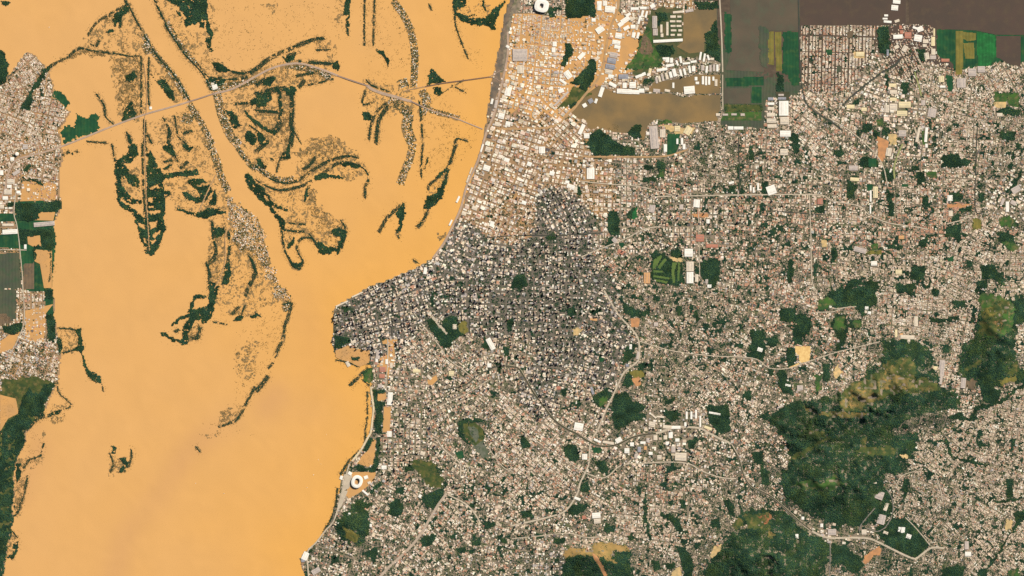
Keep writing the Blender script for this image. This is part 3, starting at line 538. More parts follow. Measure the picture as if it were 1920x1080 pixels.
# villages strung along the islands: (points, width)
HAMLETS = [(T(0, 0, [(1080, 260), (1110, 330), (1180, 430), (1300, 570), (1370, 690), (1400, 740)]), 7), (T(0, 0, [(1250, 170), (1320, 290), (1400, 400), (1460, 470)]), 6), (T(0, 0, [(1560, 600), (1620, 690), (1660, 850), (1720, 1000), (1790, 1090)]), 10), (T(0, 0, [(1600, 660), (1760, 640), (1920, 600)]), 8),
    (T(0, 270, [(1570, 0), (1620, 110), (1660, 250), (1710, 350)]), 8), (T(0, 270, [(1780, 30), (1860, 140), (1920, 200)]), 6), (T(0, 0, [(1420, 780), (1480, 880), (1540, 980), (1590, 1080)]), 7), (T(480, 270, [(0, 170), (100, 240), (200, 272), (280, 262)]), 6),
    (T(480, 0, [(1030, 10), (1090, 90), (1140, 180), (1170, 270), (1190, 400), (1190, 520), (1180, 650)]), 8), (T(480, 0, [(1090, 600), (1110, 650)]), 12), (T(480, 0, [(1000, 750), (1080, 800), (1140, 850), (1130, 960), (1170, 1070)]), 12), (T(480, 270, [(1175, 0), (1155, 100), (1112, 210), (1080, 295)]), 9),
    (T(0, 0, [(1085, 330), (1120, 400)]), 10), (T(480, 0, [(1240, 680), (1280, 760), (1240, 850)]), 10), (T(480, 0, [(1260, 800), (1340, 840), (1420, 860), (1520, 890)]), 6), (T(480, 540, [(220, 130), (235, 170)]), 9), (T(480, 0, [(200, 480), (420, 520), (560, 580)]), 8), (T(0, 0, [(1370, 880), (1440, 900)]), 12)]
VILLAGES = [T(0, 270, [(1700, 400), (1780, 450), (1920, 545), (1960, 620), (1990, 750), (2020, 850), (2070, 1000), (2120, 1080), (2060, 1080), (1990, 960), (1940, 850), (1880, 800), (1800, 800), (1740, 700), (1720, 560)]), T(480, 540, [(130, -10), (210, -10), (270, 100), (200, 110), (150, 60)])]
# reedy flooded ground with scattered low growth: (points, density, brownness)
MARSHES = [(T(0, 0, q), d) for q, d in (([(480, 440), (600, 350), (760, 372), (880, 400), (760, 420), (600, 412)], .55), ([(820, 440), (1050, 430), (1050, 900), (950, 900), (870, 760), (900, 640), (850, 520)], .34), ([(1130, 480), (1300, 560), (1400, 740), (1300, 770), (1200, 600)], .2), ([(880, 320), (960, 330), (950, 400), (880, 370)], .25), ([(780, 140), (860, 100), (850, 170), (800, 170)], .5), ([(1180, 0), (1260, 200), (1350, 280), (1300, 300), (1220, 160)], .12), ([(1560, 0), (1600, 60), (1620, 240), (1580, 250)], .16), ([(1630, 210), (1900, 230), (1860, 290), (1650, 260)], .06), ([(1380, 340), (1520, 420), (1640, 420), (1680, 480), (1480, 460)], .14), ([(310, 620), (380, 570), (390, 680), (330, 800)], .25), ([(300, 800), (400, 780), (500, 850), (430, 1070), (330, 1060)], .2), ([(860, 700), (930, 650), (930, 880), (870, 850)], .18), ([(1420, 770), (1600, 1080), (1380, 1080), (1330, 900)], .1), ([(1600, 560), (1920, 520), (1920, 680), (1650, 700)], .2), ([(1640, 180), (1900, 0), (1920, 60)], .03))]
MARSHES += [(T(480, 0, q), d) for q, d in (([(20, 20), (180, 0), (160, 60), (130, 100), (60, 60)], .12), ([(160, 200), (430, 200), (470, 270), (180, 280)], .05), ([(580, 0), (660, 0), (650, 240), (580, 200)], .09), ([(430, 310), (600, 310), (620, 470), (560, 470)], .14), ([(0, 520), (330, 450), (620, 560), (400, 640), (200, 640), (0, 700)], .2), ([(1040, 120), (1170, 230), (1180, 640), (1080, 640), (1060, 300)], .06), ([(820, 620), (1000, 690), (1060, 740), (1000, 780), (830, 760)], .07), ([(1240, 640), (1560, 860), (1480, 1060), (1240, 1060)], .045), ([(1540, 340), (1700, 380), (1700, 520), (1640, 500)], .07), ([(380, 1040), (580, 1010), (680, 1080), (360, 1085)], .3), ([(10, 740), (160, 740), (160, 1000), (30, 900)], .22), ([(200, 720), (260, 720), (260, 1080), (180, 1080)], .3), ([(0, 800), (20, 1080), (200, 1080)], .16), ([(1520, 60), (1700, 0), (1800, 40), (1680, 110)], .06))]
MARSHES += [(T(480, 270, q), d) for q, d in (([(260, 60), (400, 10), (560, -20), (720, 20), (740, 70), (600, 105), (450, 168), (360, 200), (350, 150)], .34), ([(390, 360), (450, 390), (480, 470), (620, 560), (670, 660), (620, 760), (480, 720), (400, 640), (380, 560)], .2), ([(640, 200), (760, 200), (760, 250), (700, 285), (640, 240)], .28), ([(100, 350), (380, 320), (370, 460), (300, 500), (200, 440)], .1), ([(220, 500), (380, 480), (380, 640), (220, 580)], .05), ([(1260, 0), (1460, 0), (1430, 160), (1270, 200)], .05), ([(1290, 290), (1420, 230), (1400, 340), (1300, 370)], .14), ([(210, 660), (310, 680), (240, 800)], .18), ([(0, 820), (60, 760), (120, 900), (60, 1000), (0, 1040)], .16), ([(1050, 1010), (1260, 880), (1260, 900), (1060, 1030)], .12), ([(1360, 690), (1420, 660), (1420, 700), (1380, 720)], .35), ([(980, 560), (1050, 560), (1050, 610), (990, 600)], .06), ([(380, 360), (440, 340), (470, 440), (420, 460)], .4))]
MARSHES += [(T(0, 270, q), d) for q, d in (([(1230, 280), (1400, 280), (1360, 460), (1280, 420)], .14), ([(1110, 20), (1560, 0), (1600, 250), (1420, 200), (1220, 220)], .07), ([(1560, 550), (1700, 560), (1690, 660), (1620, 640)], .22), ([(1580, 700), (1690, 660), (1680, 1080), (1580, 1080), (1560, 900)], .24), ([(1740, 680), (1900, 800), (1900, 860), (1760, 800)], .45), ([(1740, 800), (1900, 860), (1900, 1080), (1700, 1080)], .06), ([(880, 180), (1040, 180), (1040, 410), (920, 400)], .2), ([(230, 780), (400, 790), (380, 1080), (280, 1080)], .12), ([(100, 250), (430, 240), (430, 430), (180, 430)], .12))]
MARSHES += [(T(0, 540, q), d) for q, d in (([(1760, 500), (1860, 400), (1920, 420), (1920, 660), (1820, 740), (1760, 600)], .18), ([(1640, 930), (1760, 880), (1830, 880), (1740, 1000), (1640, 1030)], .2), ([(1380, 290), (1500, 260), (1480, 400), (1400, 400)], .3), ([(1620, 60), (1920, 0), (1920, 250), (1660, 260)], .05), ([(430, 300), (600, 310), (600, 470), (470, 480)], .14), ([(300, 880), (540, 860), (500, 910), (330, 960)], .08), ([(360, 960), (480, 940), (490, 990), (380, 1010)], .2), ([(0, 780), (130, 780), (160, 950), (0, 1000)], .25), ([(1500, 1000), (1700, 1020), (1600, 1070)], .06), ([(1520, 1080), (1800, 1040), (1920, 1100), (1560, 1130)], .02))]
MARSHES += [(T(480, 540, q), d) for q, d in (([(0, 0), (140, 10), (190, 120), (240, 170), (190, 400), (100, 420), (0, 500)], .07), ([(560, 160), (640, 140), (600, 260), (570, 280)], .5), ([(590, 480), (860, 560), (770, 600), (610, 540)], .25), ([(600, 400), (870, 400), (860, 560), (640, 480)], .16), ([(1030, 400), (1060, 620), (990, 760)], .2))]
MARSHES += [(T(0, 810, q), d) for q, d in (([(820, 150), (880, 180), (940, 190), (960, 240), (900, 300), (830, 310)], .32), ([(1480, 0), (1680, 0), (1620, 50), (1530, 40)], .1), ([(100, 200), (330, 170), (310, 240), (120, 300)], .14), ([(110, 350), (210, 330), (150, 610), (95, 620)], .3), ([(40, 740), (130, 780), (110, 950), (50, 950)], .3), ([(150, 0), (330, 0), (320, 180), (160, 190)], .07))]
MARSHES += [(T(480, 810, q), d) for q, d in (([(760, 180), (860, 160), (880, 250), (760, 250)], .35), ([(600, 420), (640, 480), (590, 620), (570, 640)], .2), ([(620, 320), (700, 220), (720, 250), (660, 320)], .2))]
MARSHES += [(T(960, 0, q), d) for q, d in (([(680, 930), (800, 930), (790, 980), (700, 970)], .2), ([(1200, 690), (1380, 690), (1340, 750), (1240, 740)], .12))]
MARSHES += [([(165, 60), (238, 8), (266, 58), (278, 100), (268, 106), (180, 92), (152, 98)], .13), ([(205, 105), (270, 108), (272, 212), (240, 226), (215, 180)], .22), ([(290, 0), (345, 0), (352, 52), (392, 62), (396, 104), (440, 138), (382, 140), (330, 80)], .13),
    ([(400, 0), (640, 0), (640, 80), (600, 75), (500, 110), (440, 125), (398, 100)], .05), ([(400, 182), (480, 172), (552, 166), (552, 262), (540, 300), (470, 318), (430, 250)], .16), ([(280, 225), (330, 212), (372, 200), (400, 290), (412, 335), (370, 325), (305, 320), (290, 260)], .14),
    ([(300, 325), (420, 340), (440, 390), (400, 400), (330, 395), (308, 360)], .14), ([(400, 405), (440, 395), (480, 470), (520, 530), (535, 560), (440, 600), (392, 560), (385, 500)], .13), ([(680, 150), (780, 165), (775, 210), (760, 215), (690, 220)], .13), ([(685, 0), (735, 0), (775, 70), (775, 160), (690, 155)], .06),
    ([(785, 165), (905, 240), (870, 300), (840, 320), (790, 330)], .08), ([(480, 345), (560, 350), (590, 380), (650, 430), (640, 475), (540, 430), (500, 380)], .14), ([(550, 290), (670, 285), (690, 330), (610, 320), (560, 345)], .16), ([(440, 620), (545, 570), (530, 650), (480, 730), (420, 795), (440, 700)], .06),
    ([(855, 10), (930, 10), (920, 45), (870, 38)], .12), ([(60, 560), (100, 545), (108, 700), (60, 760), (0, 800), (0, 720)], .1)]
MARSHES[-16:] = [(p_, d_ * .72) for p_, d_ in MARSHES[-16:]]
# open ground: (name, label, points, material, ragged)
FIELDS = []
def field(ox, oy, pts, m, label, name='field', rag=0.0): FIELDS.append((name, label, T(ox, oy, pts), m, rag))
field(0, 0, [(390, 690), (440, 680), (500, 730), (520, 785), (490, 802), (430, 752), (400, 730)], 'green', 'small green meadow beside the pale peninsula town', rag=1)
field(0, 0, [(570, 850), (600, 880), (640, 890), (680, 840), (742, 850), (722, 900), (752, 960), (680, 1002), (600, 1012), (520, 1062), (460, 1062), (470, 1002), (440, 1022), (490, 950), (560, 950)], 'green', 'ragged green meadow above the western highway', rag=1.2)
field(0, 270, [(-60, 520), (110, 520), (112, 580), (-60, 585)], 'green', 'green field strip on the western edge')
field(0, 270, [(-60, 690), (128, 660), (142, 780), (-60, 775)], 'green', 'dark green field below the long white shed')
field(0, 270, [(-60, 825), (142, 812), (165, 1085), (-60, 1085)], 'murk', 'big olive grey field along the western road')
field(0, 270, [(170, 900), (250, 890), (255, 1085), (172, 1085)], 'brownfield', 'brown ploughed strip beside the western road')
field(0, 540, [(-60, 0), (115, 0), (125, 100), (118, 230), (60, 250), (-60, 200)], 'murk', 'olive field above the southwestern river town', rag=.6)
field(0, 540, [(-60, 170), (60, 200), (80, 260), (-60, 290)], 'brownfield', 'brown patch beside the olive western field', rag=1)
field(960, 0, [(985, 260), (1010, 190), (1045, 240), (1060, 330), (1100, 400), (1135, 440), (1110, 505), (960, 522), (840, 522), (930, 390), (945, 330)], 'meadow', 'green meadow beside the long flooded strip', rag=.6)
field(960, 0, [(960, 330), (1000, 240), (1045, 330), (1050, 400), (970, 410)], 'brownfield', 'brown wet patch in the airport meadow', rag=.8)
field(960, 0, [(1590, 90), (1640, 120), (1640, 390), (1620, 400), (1590, 380)], 'green', 'green verge right of the straight pale road', rag=.8)
field(960, 0, [(1600, 585), (1885, 570), (1885, 640), (1605, 645)], 'green', 'bright green field bar beyond the airport')
field(960, 0, [(1800, 652), (1872, 650), (1872, 772), (1795, 772)], 'green', 'small green field beside the square brown plot')
field(960, 0, [(1590, 782), (1872, 780), (1872, 832), (1592, 840)], 'olive', 'olive green field beside the runway end', rag=.5)
field(960, 0, [(1592, 842), (1870, 834), (1868, 905), (1810, 905), (1560, 905)], 'meadow', 'wet green grass at the runway end')
field(960, 0, [(1570, 905), (1815, 905), (1815, 945), (1570, 935)], 'murk', 'murky wet strip under the runway end')
field(960, 0, [(1080, 900), (1190, 895), (1200, 925), (1100, 930)], 'meadow', 'green bank below the airport water', rag=.6)
field(960, 0, [(1165, 1005), (1260, 1000), (1260, 1080), (1215, 1175), (1165, 1170)], 'green', 'green lawn among sheds below the airport')
field(960, 0, [(1110, 930), (1290, 950), (1370, 950), (1340, 1010), (1200, 1000)], 'sand', 'sandy yard below the airport water', rag=.8)
field(960, 0, [(450, 640), (600, 700), (400, 800), (330, 810), (420, 720)], 'olive', 'olive grass between rail yard and motorway', rag=.3)
field(1440, 0, [(0, 240), (42, 235), (46, 490), (0, 480)], 'oliveyellow', 'first olive field strip left of the grid suburb')
field(1440, 0, [(50, 240), (98, 238), (106, 535), (62, 530)], 'oliveyellow', 'second olive field strip left of the grid suburb')
field(1440, 0, [(108, 232), (228, 232), (232, 640), (170, 640), (150, 560), (108, 540)], 'green', 'dark green meadow strip left of the grid suburb', rag=.5)
field(1440, 0, [(-80, 190), (-5, 200), (-5, 500), (-60, 480)], 'murk', 'olive wet field left of the olive strips', rag=.8)
field(1440, 0, [(1262, 222), (1400, 228), (1400, 490), (1330, 430), (1275, 360)], 'green', 'dark green field beside the factory yard')
field(1440, 0, [(1408, 230), (1460, 232), (1462, 480), (1450, 560), (1410, 560)], 'oliveyellow', 'long olive strip between rice fields')
field(1440, 0, [(1465, 240), (1558, 248), (1558, 300), (1500, 310), (1465, 290)], 'oliveyellow', 'upper olive plot between rice fields')
field(1440, 0, [(1465, 325), (1545, 318), (1548, 440), (1480, 440)], 'oliveyellow', 'lower olive plot between rice fields')
field(1440, 0, [(1562, 230), (1702, 262), (1702, 420), (1662, 492), (1570, 490)], 'brightgreen', 'bright green rice field', rag=.2)
field(1440, 0, [(1330, 560), (1385, 570), (1390, 680), (1350, 690)], 'green', 'green lot below the rice fields')
field(1440, 0, [(1690, 690), (1800, 690), (1790, 760), (1700, 780)], 'meadow', 'green sports grounds near the creek town', rag=.6)
field(1440, 0, [(1790, 700), (1880, 690), (1885, 800), (1800, 790)], 'meadow', 'meadow near the eastern edge', rag=.6)
field(1440, 0, [(1690, 765), (1790, 765), (1780, 810), (1700, 805)], 'sand', 'tan sports pitch near the creek town')
field(1440, 0, [(810, 900), (870, 890), (860, 945), (820, 940)], 'meadow', 'small green park by the cream depot')
field(1440, 0, [(900, 1000), (960, 1000), (960, 1085), (910, 1085)], 'sand', 'sandy lot below the cream depot', rag=.6)
field(1440, 0, [(1150, 970), (1200, 1000), (1195, 1085), (1160, 1085)], 'meadow', 'green strip between two long white sheds')
field(1440, 270, [(820, -60), (905, -20), (895, 60), (860, 135), (825, 110)], 'clay', 'orange clay ground beside the long white shed')
field(1440, 270, [(750, 110), (815, 110), (815, 170), (755, 172)], 'green', 'bright green lawn below the clay ground')
field(1440, 270, [(1180, 210), (1262, 200), (1262, 252), (1200, 248)], 'meadow', 'green square lawn among eastern houses', rag=.4)
field(1440, 270, [(1720, 560), (1780, 530), (1862, 560), (1852, 622), (1740, 622)], 'meadow', 'ragged green slope at the eastern edge', rag=1)
field(1440, 270, [(1740, 740), (1840, 720), (1900, 780), (1820, 800)], 'meadow', 'green slope below the eastern edge woods', rag=1)
field(1440, 270, [(1530, 560), (1592, 560), (1602, 642), (1530, 642)], 'oliveyellow', 'olive lot in the eastern suburbs', rag=.6)
field(1440, 270, [(740, 300), (785, 300), (780, 355), (745, 350)], 'green', 'green court by the pale slim sheds')
field(1440, 270, [(1000, 300), (1052, 300), (1052, 322), (1000, 322)], 'green', 'tiny green pitch in dense houses')
field(1440, 270, [(1350, 850), (1392, 840), (1392, 882), (1350, 882)], 'green', 'round green pitch in dense houses')
field(1440, 270, [(770, 760), (822, 740), (822, 792), (780, 802)], 'meadow', 'green lawn by the pale slanted hall')
field(1440, 270, [(700, 810), (850, 790), (850, 830), (720, 830)], 'oliveyellow', 'olive lot below the pale slanted hall', rag=.5)
field(1440, 270, [(1340, 450), (1440, 440), (1545, 450), (1440, 478), (1350, 476)], 'clay', 'orange earthwork strip in the eastern suburbs', rag=.6)
field(1440, 270, [(400, 720), (440, 720), (445, 770), (405, 775)], 'sand', 'round yellow ground among houses')
field(960, 270, [(905, 500), (935, 470), (940, 550), (905, 570)], 'brightgreen', 'bright green lawn beside the rectangular dark park', rag=.4)
field(960, 270, [(1100, 190), (1140, 190), (1138, 250), (1100, 245)], 'meadow', 'green lawn in the northern suburb', rag=.4)
field(960, 270, [(1350, 520), (1470, 520), (1470, 550), (1360, 550)], 'clay', 'orange yard below the white square shed', rag=.3)
field(960, 270, [(1180, 840), (1215, 850), (1275, 855), (1275, 885), (1200, 875)], 'sand', 'sandy path bend at the golf course', rag=.3)
field(960, 270, [(800, 740), (840, 740), (840, 780), (810, 775)], 'green', 'small green crossing lawn')
field(480, 540, [(800, 620), (868, 592), (880, 680), (850, 712), (800, 692)], 'meadow', 'green lawn beside the jetty', rag=.4)
field(480, 540, [(1330, 210), (1440, 340), (1425, 350), (1315, 222)], 'pale', 'pale walk through the triangular park')
field(480, 540, [(1510, 260), (1580, 250), (1590, 330), (1530, 340)], 'oliveyellow', 'yellow green sports corner of the triangular park', rag=.6)
field(480, 540, [(1548, 1012), (1640, 1005), (1695, 1050), (1712, 1110), (1700, 1200), (1650, 1215), (1580, 1130), (1545, 1080)], 'olive', 'green oval of the racecourse', rag=.5)
field(480, 540, [(1585, 1035), (1630, 1030), (1665, 1070), (1672, 1120), (1650, 1160), (1610, 1100)], 'racegrey', 'grey racecourse infield', rag=.3)
field(480, 810, [(1600, 60), (1640, 100), (1700, 60), (1760, 180), (1700, 190), (1640, 140)], 'racegrey', 'grey stable yard below the racecourse', rag=.4)
field(480, 810, [(1150, 230), (1300, 195), (1360, 260), (1400, 360), (1400, 410), (1330, 420), (1260, 370), (1200, 300)], 'olive', 'green club grounds above the square dark wood', rag=1.4)
field(480, 810, [(1490, 150), (1552, 138), (1562, 192), (1520, 204)], 'green', 'small football pitch beside the avenue')
field(480, 810, [(640, 700), (700, 722), (782, 790), (740, 832), (680, 802)], 'oliveyellow', 'olive glade on the shore hill', rag=.6)
field(480, 810, [(660, 320), (700, 300), (722, 330), (700, 420), (660, 440), (640, 480), (640, 420)], 'pale', 'pale forecourt beside the shore stadium')
field(480, 810, [(640, 440), (690, 440), (640, 560), (605, 600), (615, 540)], 'pale', 'pale shore esplanade below the stadium')
field(1440, 540, [(200, 435), (322, 438), (312, 548), (240, 562), (215, 590), (130, 605), (235, 560), (232, 512), (206, 482)], 'quarry', 'yellow sand quarry')
field(960, 540, [(870, 620), (985, 610), (1000, 660), (930, 690)], 'oliveyellow', 'olive lot beside the pale avenue', rag=.4)
field(960, 540, [(900, 680), (950, 660), (970, 720), (930, 740)], 'clay', 'orange clay lot beside the pale avenue', rag=.4)
field(960, 540, [(450, 310), (502, 290), (530, 310), (500, 350), (460, 352)], 'sand', 'tan and green playground among towers', rag=.3)
field(960, 540, [(640, 830), (712, 800), (710, 870), (660, 890)], 'meadow', 'green sports club left of the pale avenue', rag=.5)
field(960, 540, [(650, 520), (690, 520), (690, 550), (660, 555)], 'green', 'tiny green pitch in the southern blocks')
field(960, 540, [(890, 230), (960, 220), (950, 290), (890, 290)], 'clay', 'orange building site at the ring road', rag=.4)
field(960, 810, [(600, 110), (682, 120), (662, 162), (600, 152)], 'green', 'green pitch beside the canal avenue')
field(960, 810, [(370, 920), (440, 870), (590, 868), (620, 830), (740, 830), (850, 858), (880, 890), (750, 892), (740, 940), (790, 972), (760, 985), (680, 932), (470, 922), (400, 945)], 'tanheath', 'tan heath crest of the bottom hill', rag=.8)
field(960, 810, [(600, 900), (640, 930), (690, 1010), (720, 1085), (690, 1085), (650, 1000), (612, 950)], 'clay', 'orange track down the bottom hill')
field(960, 810, [(1480, 925), (1520, 850), (1572, 840), (1562, 892), (1490, 952)], 'sand', 'yellow quarry edge on the southern hill', rag=.4)
field(960, 810, [(1200, 1040), (1260, 1000), (1280, 1085), (1180, 1085)], 'sand', 'tan clearing at the bottom edge', rag=.6)
field(960, 810, [(1740, 620), (1930, 590), (1930, 752), (1850, 722), (1760, 722)], 'olive', 'olive heath on the southern hill', rag=1)
field(960, 810, [(1845, 620), (1930, 610), (1960, 640), (1900, 690), (1860, 670)], 'rust', 'rust red bare patch on the southern hill', rag=.8)
field(960, 810, [(1640, 700), (1700, 640), (1740, 690), (1680, 740)], 'olive', 'small olive glade at the southern hill', rag=.6)
for i_, (q_, m_, n_) in enumerate((
    ([(520, 880), (560, 770), (640, 700), (720, 690), (820, 620), (900, 540), (1020, 510), (1090, 560), (1100, 680), (1180, 660), (1300, 760), (1110, 785), (900, 800), (760, 860), (700, 915), (560, 915)], 'olive', 'broad olive grassland along the hill ridge'),
    ([(630, 722), (680, 700), (692, 762), (742, 752), (842, 812), (740, 872), (620, 902), (522, 862), (602, 802)], 'heath', 'large tan glade left of the hill summit'),
    ([(820, 682), (870, 620), (920, 560), (932, 642), (1072, 682), (1092, 742), (900, 772), (822, 752)], 'heath', 'tan summit glade of the forested hill'),
    ([(360, 932), (480, 922), (742, 932), (680, 972), (500, 962), (370, 962)], 'heath', 'long tan glade on the lower hill'),
    ([(1130, 682), (1180, 662), (1182, 722), (1150, 722)], 'olive', 'small glade right of the summit'),
    ([(1200, 742), (1260, 702), (1292, 752), (1220, 772)], 'olive', 'small glade above the white quarry strip'),
    ([(900, 530), (1080, 520), (1070, 560), (930, 570)], 'olive', 'narrow olive band above the summit glade'),
    ([(250, 880), (330, 900), (360, 930), (290, 930)], 'heath', 'small tan glade at the western foot of the hill'),
    ([(260, 1060), (420, 1060), (450, 1120), (300, 1110)], 'olive', 'olive glade by the western houses of the hill'),
    ([(1570, 40), (1640, 30), (1800, 80), (1850, 150), (1810, 330), (1700, 390), (1560, 345), (1600, 200)], 'meadow', 'green grassland round the olive eastern hill'),
    ([(1590, 172), (1680, 132), (1720, 92), (1800, 82), (1802, 162), (1740, 202), (1772, 272), (1720, 352), (1640, 362), (1560, 342), (1602, 222)], 'olive', 'olive grassland of the eastern hill'),
    ([(1690, 260), (1740, 240), (1760, 270), (1730, 290)], 'clay', 'orange scar on the eastern hill'),
    ([(1610, 150), (1680, 140), (1690, 200), (1650, 210)], 'oliveyellow', 'yellowish crest of the eastern hill'),
    ([(1470, 600), (1580, 540), (1590, 470), (1600, 480), (1590, 560), (1480, 640)], 'olive', 'thin olive track on the eastern hill foot'),
    ([(1790, 640), (1860, 530), (1880, 560), (1870, 620), (1820, 660)], 'olive', 'olive meadow at the eastern edge'),
    ([(500, 210), (570, 190), (575, 300), (545, 330), (500, 300)], 'meadow', 'green glade in the slim wood'),
    ([(640, 240), (690, 240), (680, 290), (640, 290)], 'meadow', 'green glade among the northern slope houses'),
    ([(360, 100), (470, 60), (520, 120), (380, 170)], 'meadow', 'green glade in the big dark wood'),
    ([(480, 650), (520, 560), (560, 640), (500, 680)], 'sand', 'pale clearing below the quarry'),
    ([(340, 650), (400, 640), (400, 760), (370, 780)], 'meadow', 'rough green lot below the quarry'),
    ([(1480, 690), (1560, 690), (1550, 760), (1480, 760)], 'brownfield', 'brown yard beside the white quarry strip'),
    ([(1720, 690), (1860, 650), (1870, 690), (1740, 730)], 'oliveyellow', 'olive creek meadow in the east'))):
    field(1440, 540, q_, m_, n_, rag=.9)
for q_, m_, n_ in (
    ([(140, 192), (300, 112), (440, 32), (482, 30), (400, 82), (250, 182), (200, 212), (150, 212)], 'olive', 'slanting olive ridge glade'),
    ([(630, 142), (720, 100), (832, 112), (900, 82), (962, 142), (920, 172), (780, 172), (700, 162)], 'olive', 'olive glade on the southern hill flank'),
    ([(690, 40), (730, 30), (730, 100), (690, 110)], 'olive', 'thin olive spur on the hill flank'),
    ([(180, 392), (280, 352), (400, 372), (490, 310), (572, 382), (480, 432), (400, 422), (260, 432)], 'meadow', 'green hillside glade'),
    ([(980, 170), (1040, 160), (1050, 190), (1000, 200)], 'sand', 'tan clearing at the hill village'),
    ([(710, 940), (760, 900), (830, 860), (852, 880), (840, 920), (780, 930), (760, 980), (730, 990)], 'clay', 'orange clay excavation below the hill'),
    ([(1780, 650), (1830, 655), (1820, 740), (1780, 730)], 'sand', 'tan clearing beside the southeastern creek'),
    ([(1800, 1040), (1870, 1020), (1900, 1085), (1800, 1085)], 'meadow', 'green meadow in the bottom corner'),
    ([(0, 740), (60, 762), (30, 792), (-10, 782)], 'heath', 'tan patch on the southern hill')):
    field(1440, 810, q_, m_, n_, rag=.8)
for k_, q_ in enumerate(([(1060, 870), (1120, 830), (1125, 850), (1075, 930), (1055, 940)], [(1090, 920), (1150, 850), (1160, 870), (1110, 940)], [(1060, 980), (1180, 1000), (1180, 1015), (1060, 1000)], [(1070, 1010), (1170, 1030), (1160, 1045), (1080, 1030)],
                   [(1200, 890), (1240, 885), (1220, 960), (1225, 1040), (1205, 1040), (1195, 960)], [(1245, 890), (1262, 890), (1255, 1030), (1238, 1030)], [(1060, 945), (1130, 950), (1130, 962), (1060, 965)])):
    field(960, 270, q_, 'fairway', f'{ORD[k_]} mown fairway stripe of the golf course counted from its left corner', name='fairway')
FIELDS.append(('mudbank', 'grey brown muddy bank along the upper docks', [(955, -40), (957, 0), (948, 20), (940, 60), (936, 90), (930, 120), (923, 150), (919, 180), (913, 215), (920, 215), (930, 180), (938, 140), (944, 100), (947, 60), (952, 30), (964, 0), (966, -40)], 'mud', .6))
field(1440, 0, [(58, 690), (160, 690), (160, 760), (84, 765), (84, 900), (72, 900), (68, 740)], 'canal', 'dark paved yard and painted wall shade beside the biggest white warehouse', name='yard')  # narrow leg of the yard paints the shade along the warehouse's west wall
field(1440, 0, [(435, 370), (480, 368), (485, 412), (440, 414)], 'green', 'dark green square inside the grid suburb')
field(1440, 0, [(640, 390), (722, 388), (722, 435), (645, 436)], 'sand', 'yellow school yard inside the grid suburb')
field(1440, 0, [(590, 235), (636, 232), (638, 285), (595, 285)], 'brownfield', 'brown square inside the grid suburb')
field(1440, 0, [(515, 495), (548, 495), (548, 540), (517, 540)], 'murk', 'grey green square low in the grid suburb')
# roads: (label, points, width, material)
ROADS = []
def road(label, pts, w, m='pale'): ROADS.append((label, pts, w, m))
road('pale highway embankment crossing the western islands', [(-60, 420), (0, 372), (15, 327), (30, 301), (60, 291), (87, 284), (130, 269), (212, 236), (270, 215), (312, 203), (340, 195), (356, 190)], 2.6, 'roadpink')
road('pale highway over the middle island', [(399, 176), (437, 166), (480, 143), (505, 130), (530, 122), (562, 119), (600, 129), (634, 142)], 3.0, 'roadpink')
road('pale causeway through the river village', [(688, 160), (697, 167), (717, 175), (740, 181), (756, 186), (772, 190)], 4.2, 'roadpink')
road('low dike road arriving at the docklands', [(790, 199), (820, 211), (855, 222), (880, 232), (905, 242)], 1.6, 'roadpink')
road('riverside avenue along the docks', [(952, 60), (952, 100), (945, 140), (936, 175), (927, 212), (912, 248), (900, 290), (887, 322), (874, 352), (864, 390), (847, 428), (832, 456), (812, 484)], 3.2, 'roadpink')
road('pale motorway through the northern floods', [(1165, -60), (1160, 0), (1157, 20), (1142, 62), (1135, 100), (1130, 125), (1120, 150), (1095, 180), (1070, 210), (1035, 237), (985, 241), (935, 242)], 3.4, 'roadtan')
road('straight pale road beside the flooded fields', T(960, 0, [(1555, -100), (1558, 0), (1572, 270), (1580, 540)]), 2.0)
road('pale lane down to the runway end', T(960, 0, [(1580, 560), (1580, 700), (1582, 820)]), 1.4)
road('sandy road between the flooded city and the pond wood', T(960, 270, [(500, 95), (700, 96), (900, 96), (1040, 96), (1180, 86), (1320, 40)]), 2.4, 'roadtan')
road('shaded motorway bending round the grid suburb', T(1440, 0, [(228, -60), (232, 200), (240, 480), (250, 620), (280, 760), (340, 830), (420, 880), (500, 930), (560, 980)]), 2.2, 'asphalt')
road('flooded diagonal highway through the grid suburb', T(1440, 0, [(1000, 430), (950, 490), (860, 540), (740, 630), (620, 730), (560, 790)]), 3.0, 'asphalt')
road('pale lane running down past the factory yard', T(1440, 0, [(1090, 350), (1130, 440), (1160, 500)]), 1.6)
road('grassy canal road in the northern suburb', T(1440, 0, [(1100, 540), (1130, 640), (1150, 720)]), 2.0, 'verge')
road('pale slanting street left of the long sheds', T(1440, 0, [(1100, 960), (1140, 1085)]), 2.2)
road('yellow green canal road by the clay ground', T(1440, 270, [(1010, 0), (970, 90), (945, 180), (950, 260)]), 2.2, 'verge')
road('long pale crosstown avenue', T(960, 270, [(1000, 400), (1180, 392), (1500, 386), (1920, 380), (2300, 382)]) + T(1440, 270, [(480, 425), (680, 465), (760, 530), (900, 590), (1100, 620), (1200, 640)]), 1.6)
road('dark straight street in the eastern suburbs', T(1440, 270, [(0, 500), (200, 515), (400, 530)]), 1.4, 'asphalt')
road('pale diagonal street into the eastern woods', T(1440, 270, [(1340, 600), (1450, 570), (1530, 530)]), 1.6)
road('tree lined canal avenue', T(960, 540, [(-40, 585), (0, 590), (50, 605), (100, 682), (160, 782), (240, 892), (320, 992), (420, 1062)]) + T(960, 810, [(480, 10), (560, 62), (640, 100), (720, 106), (800, 90), (880, 50), (960, 25), (1080, 10), (1200, -30)]), 3.4, 'pale')
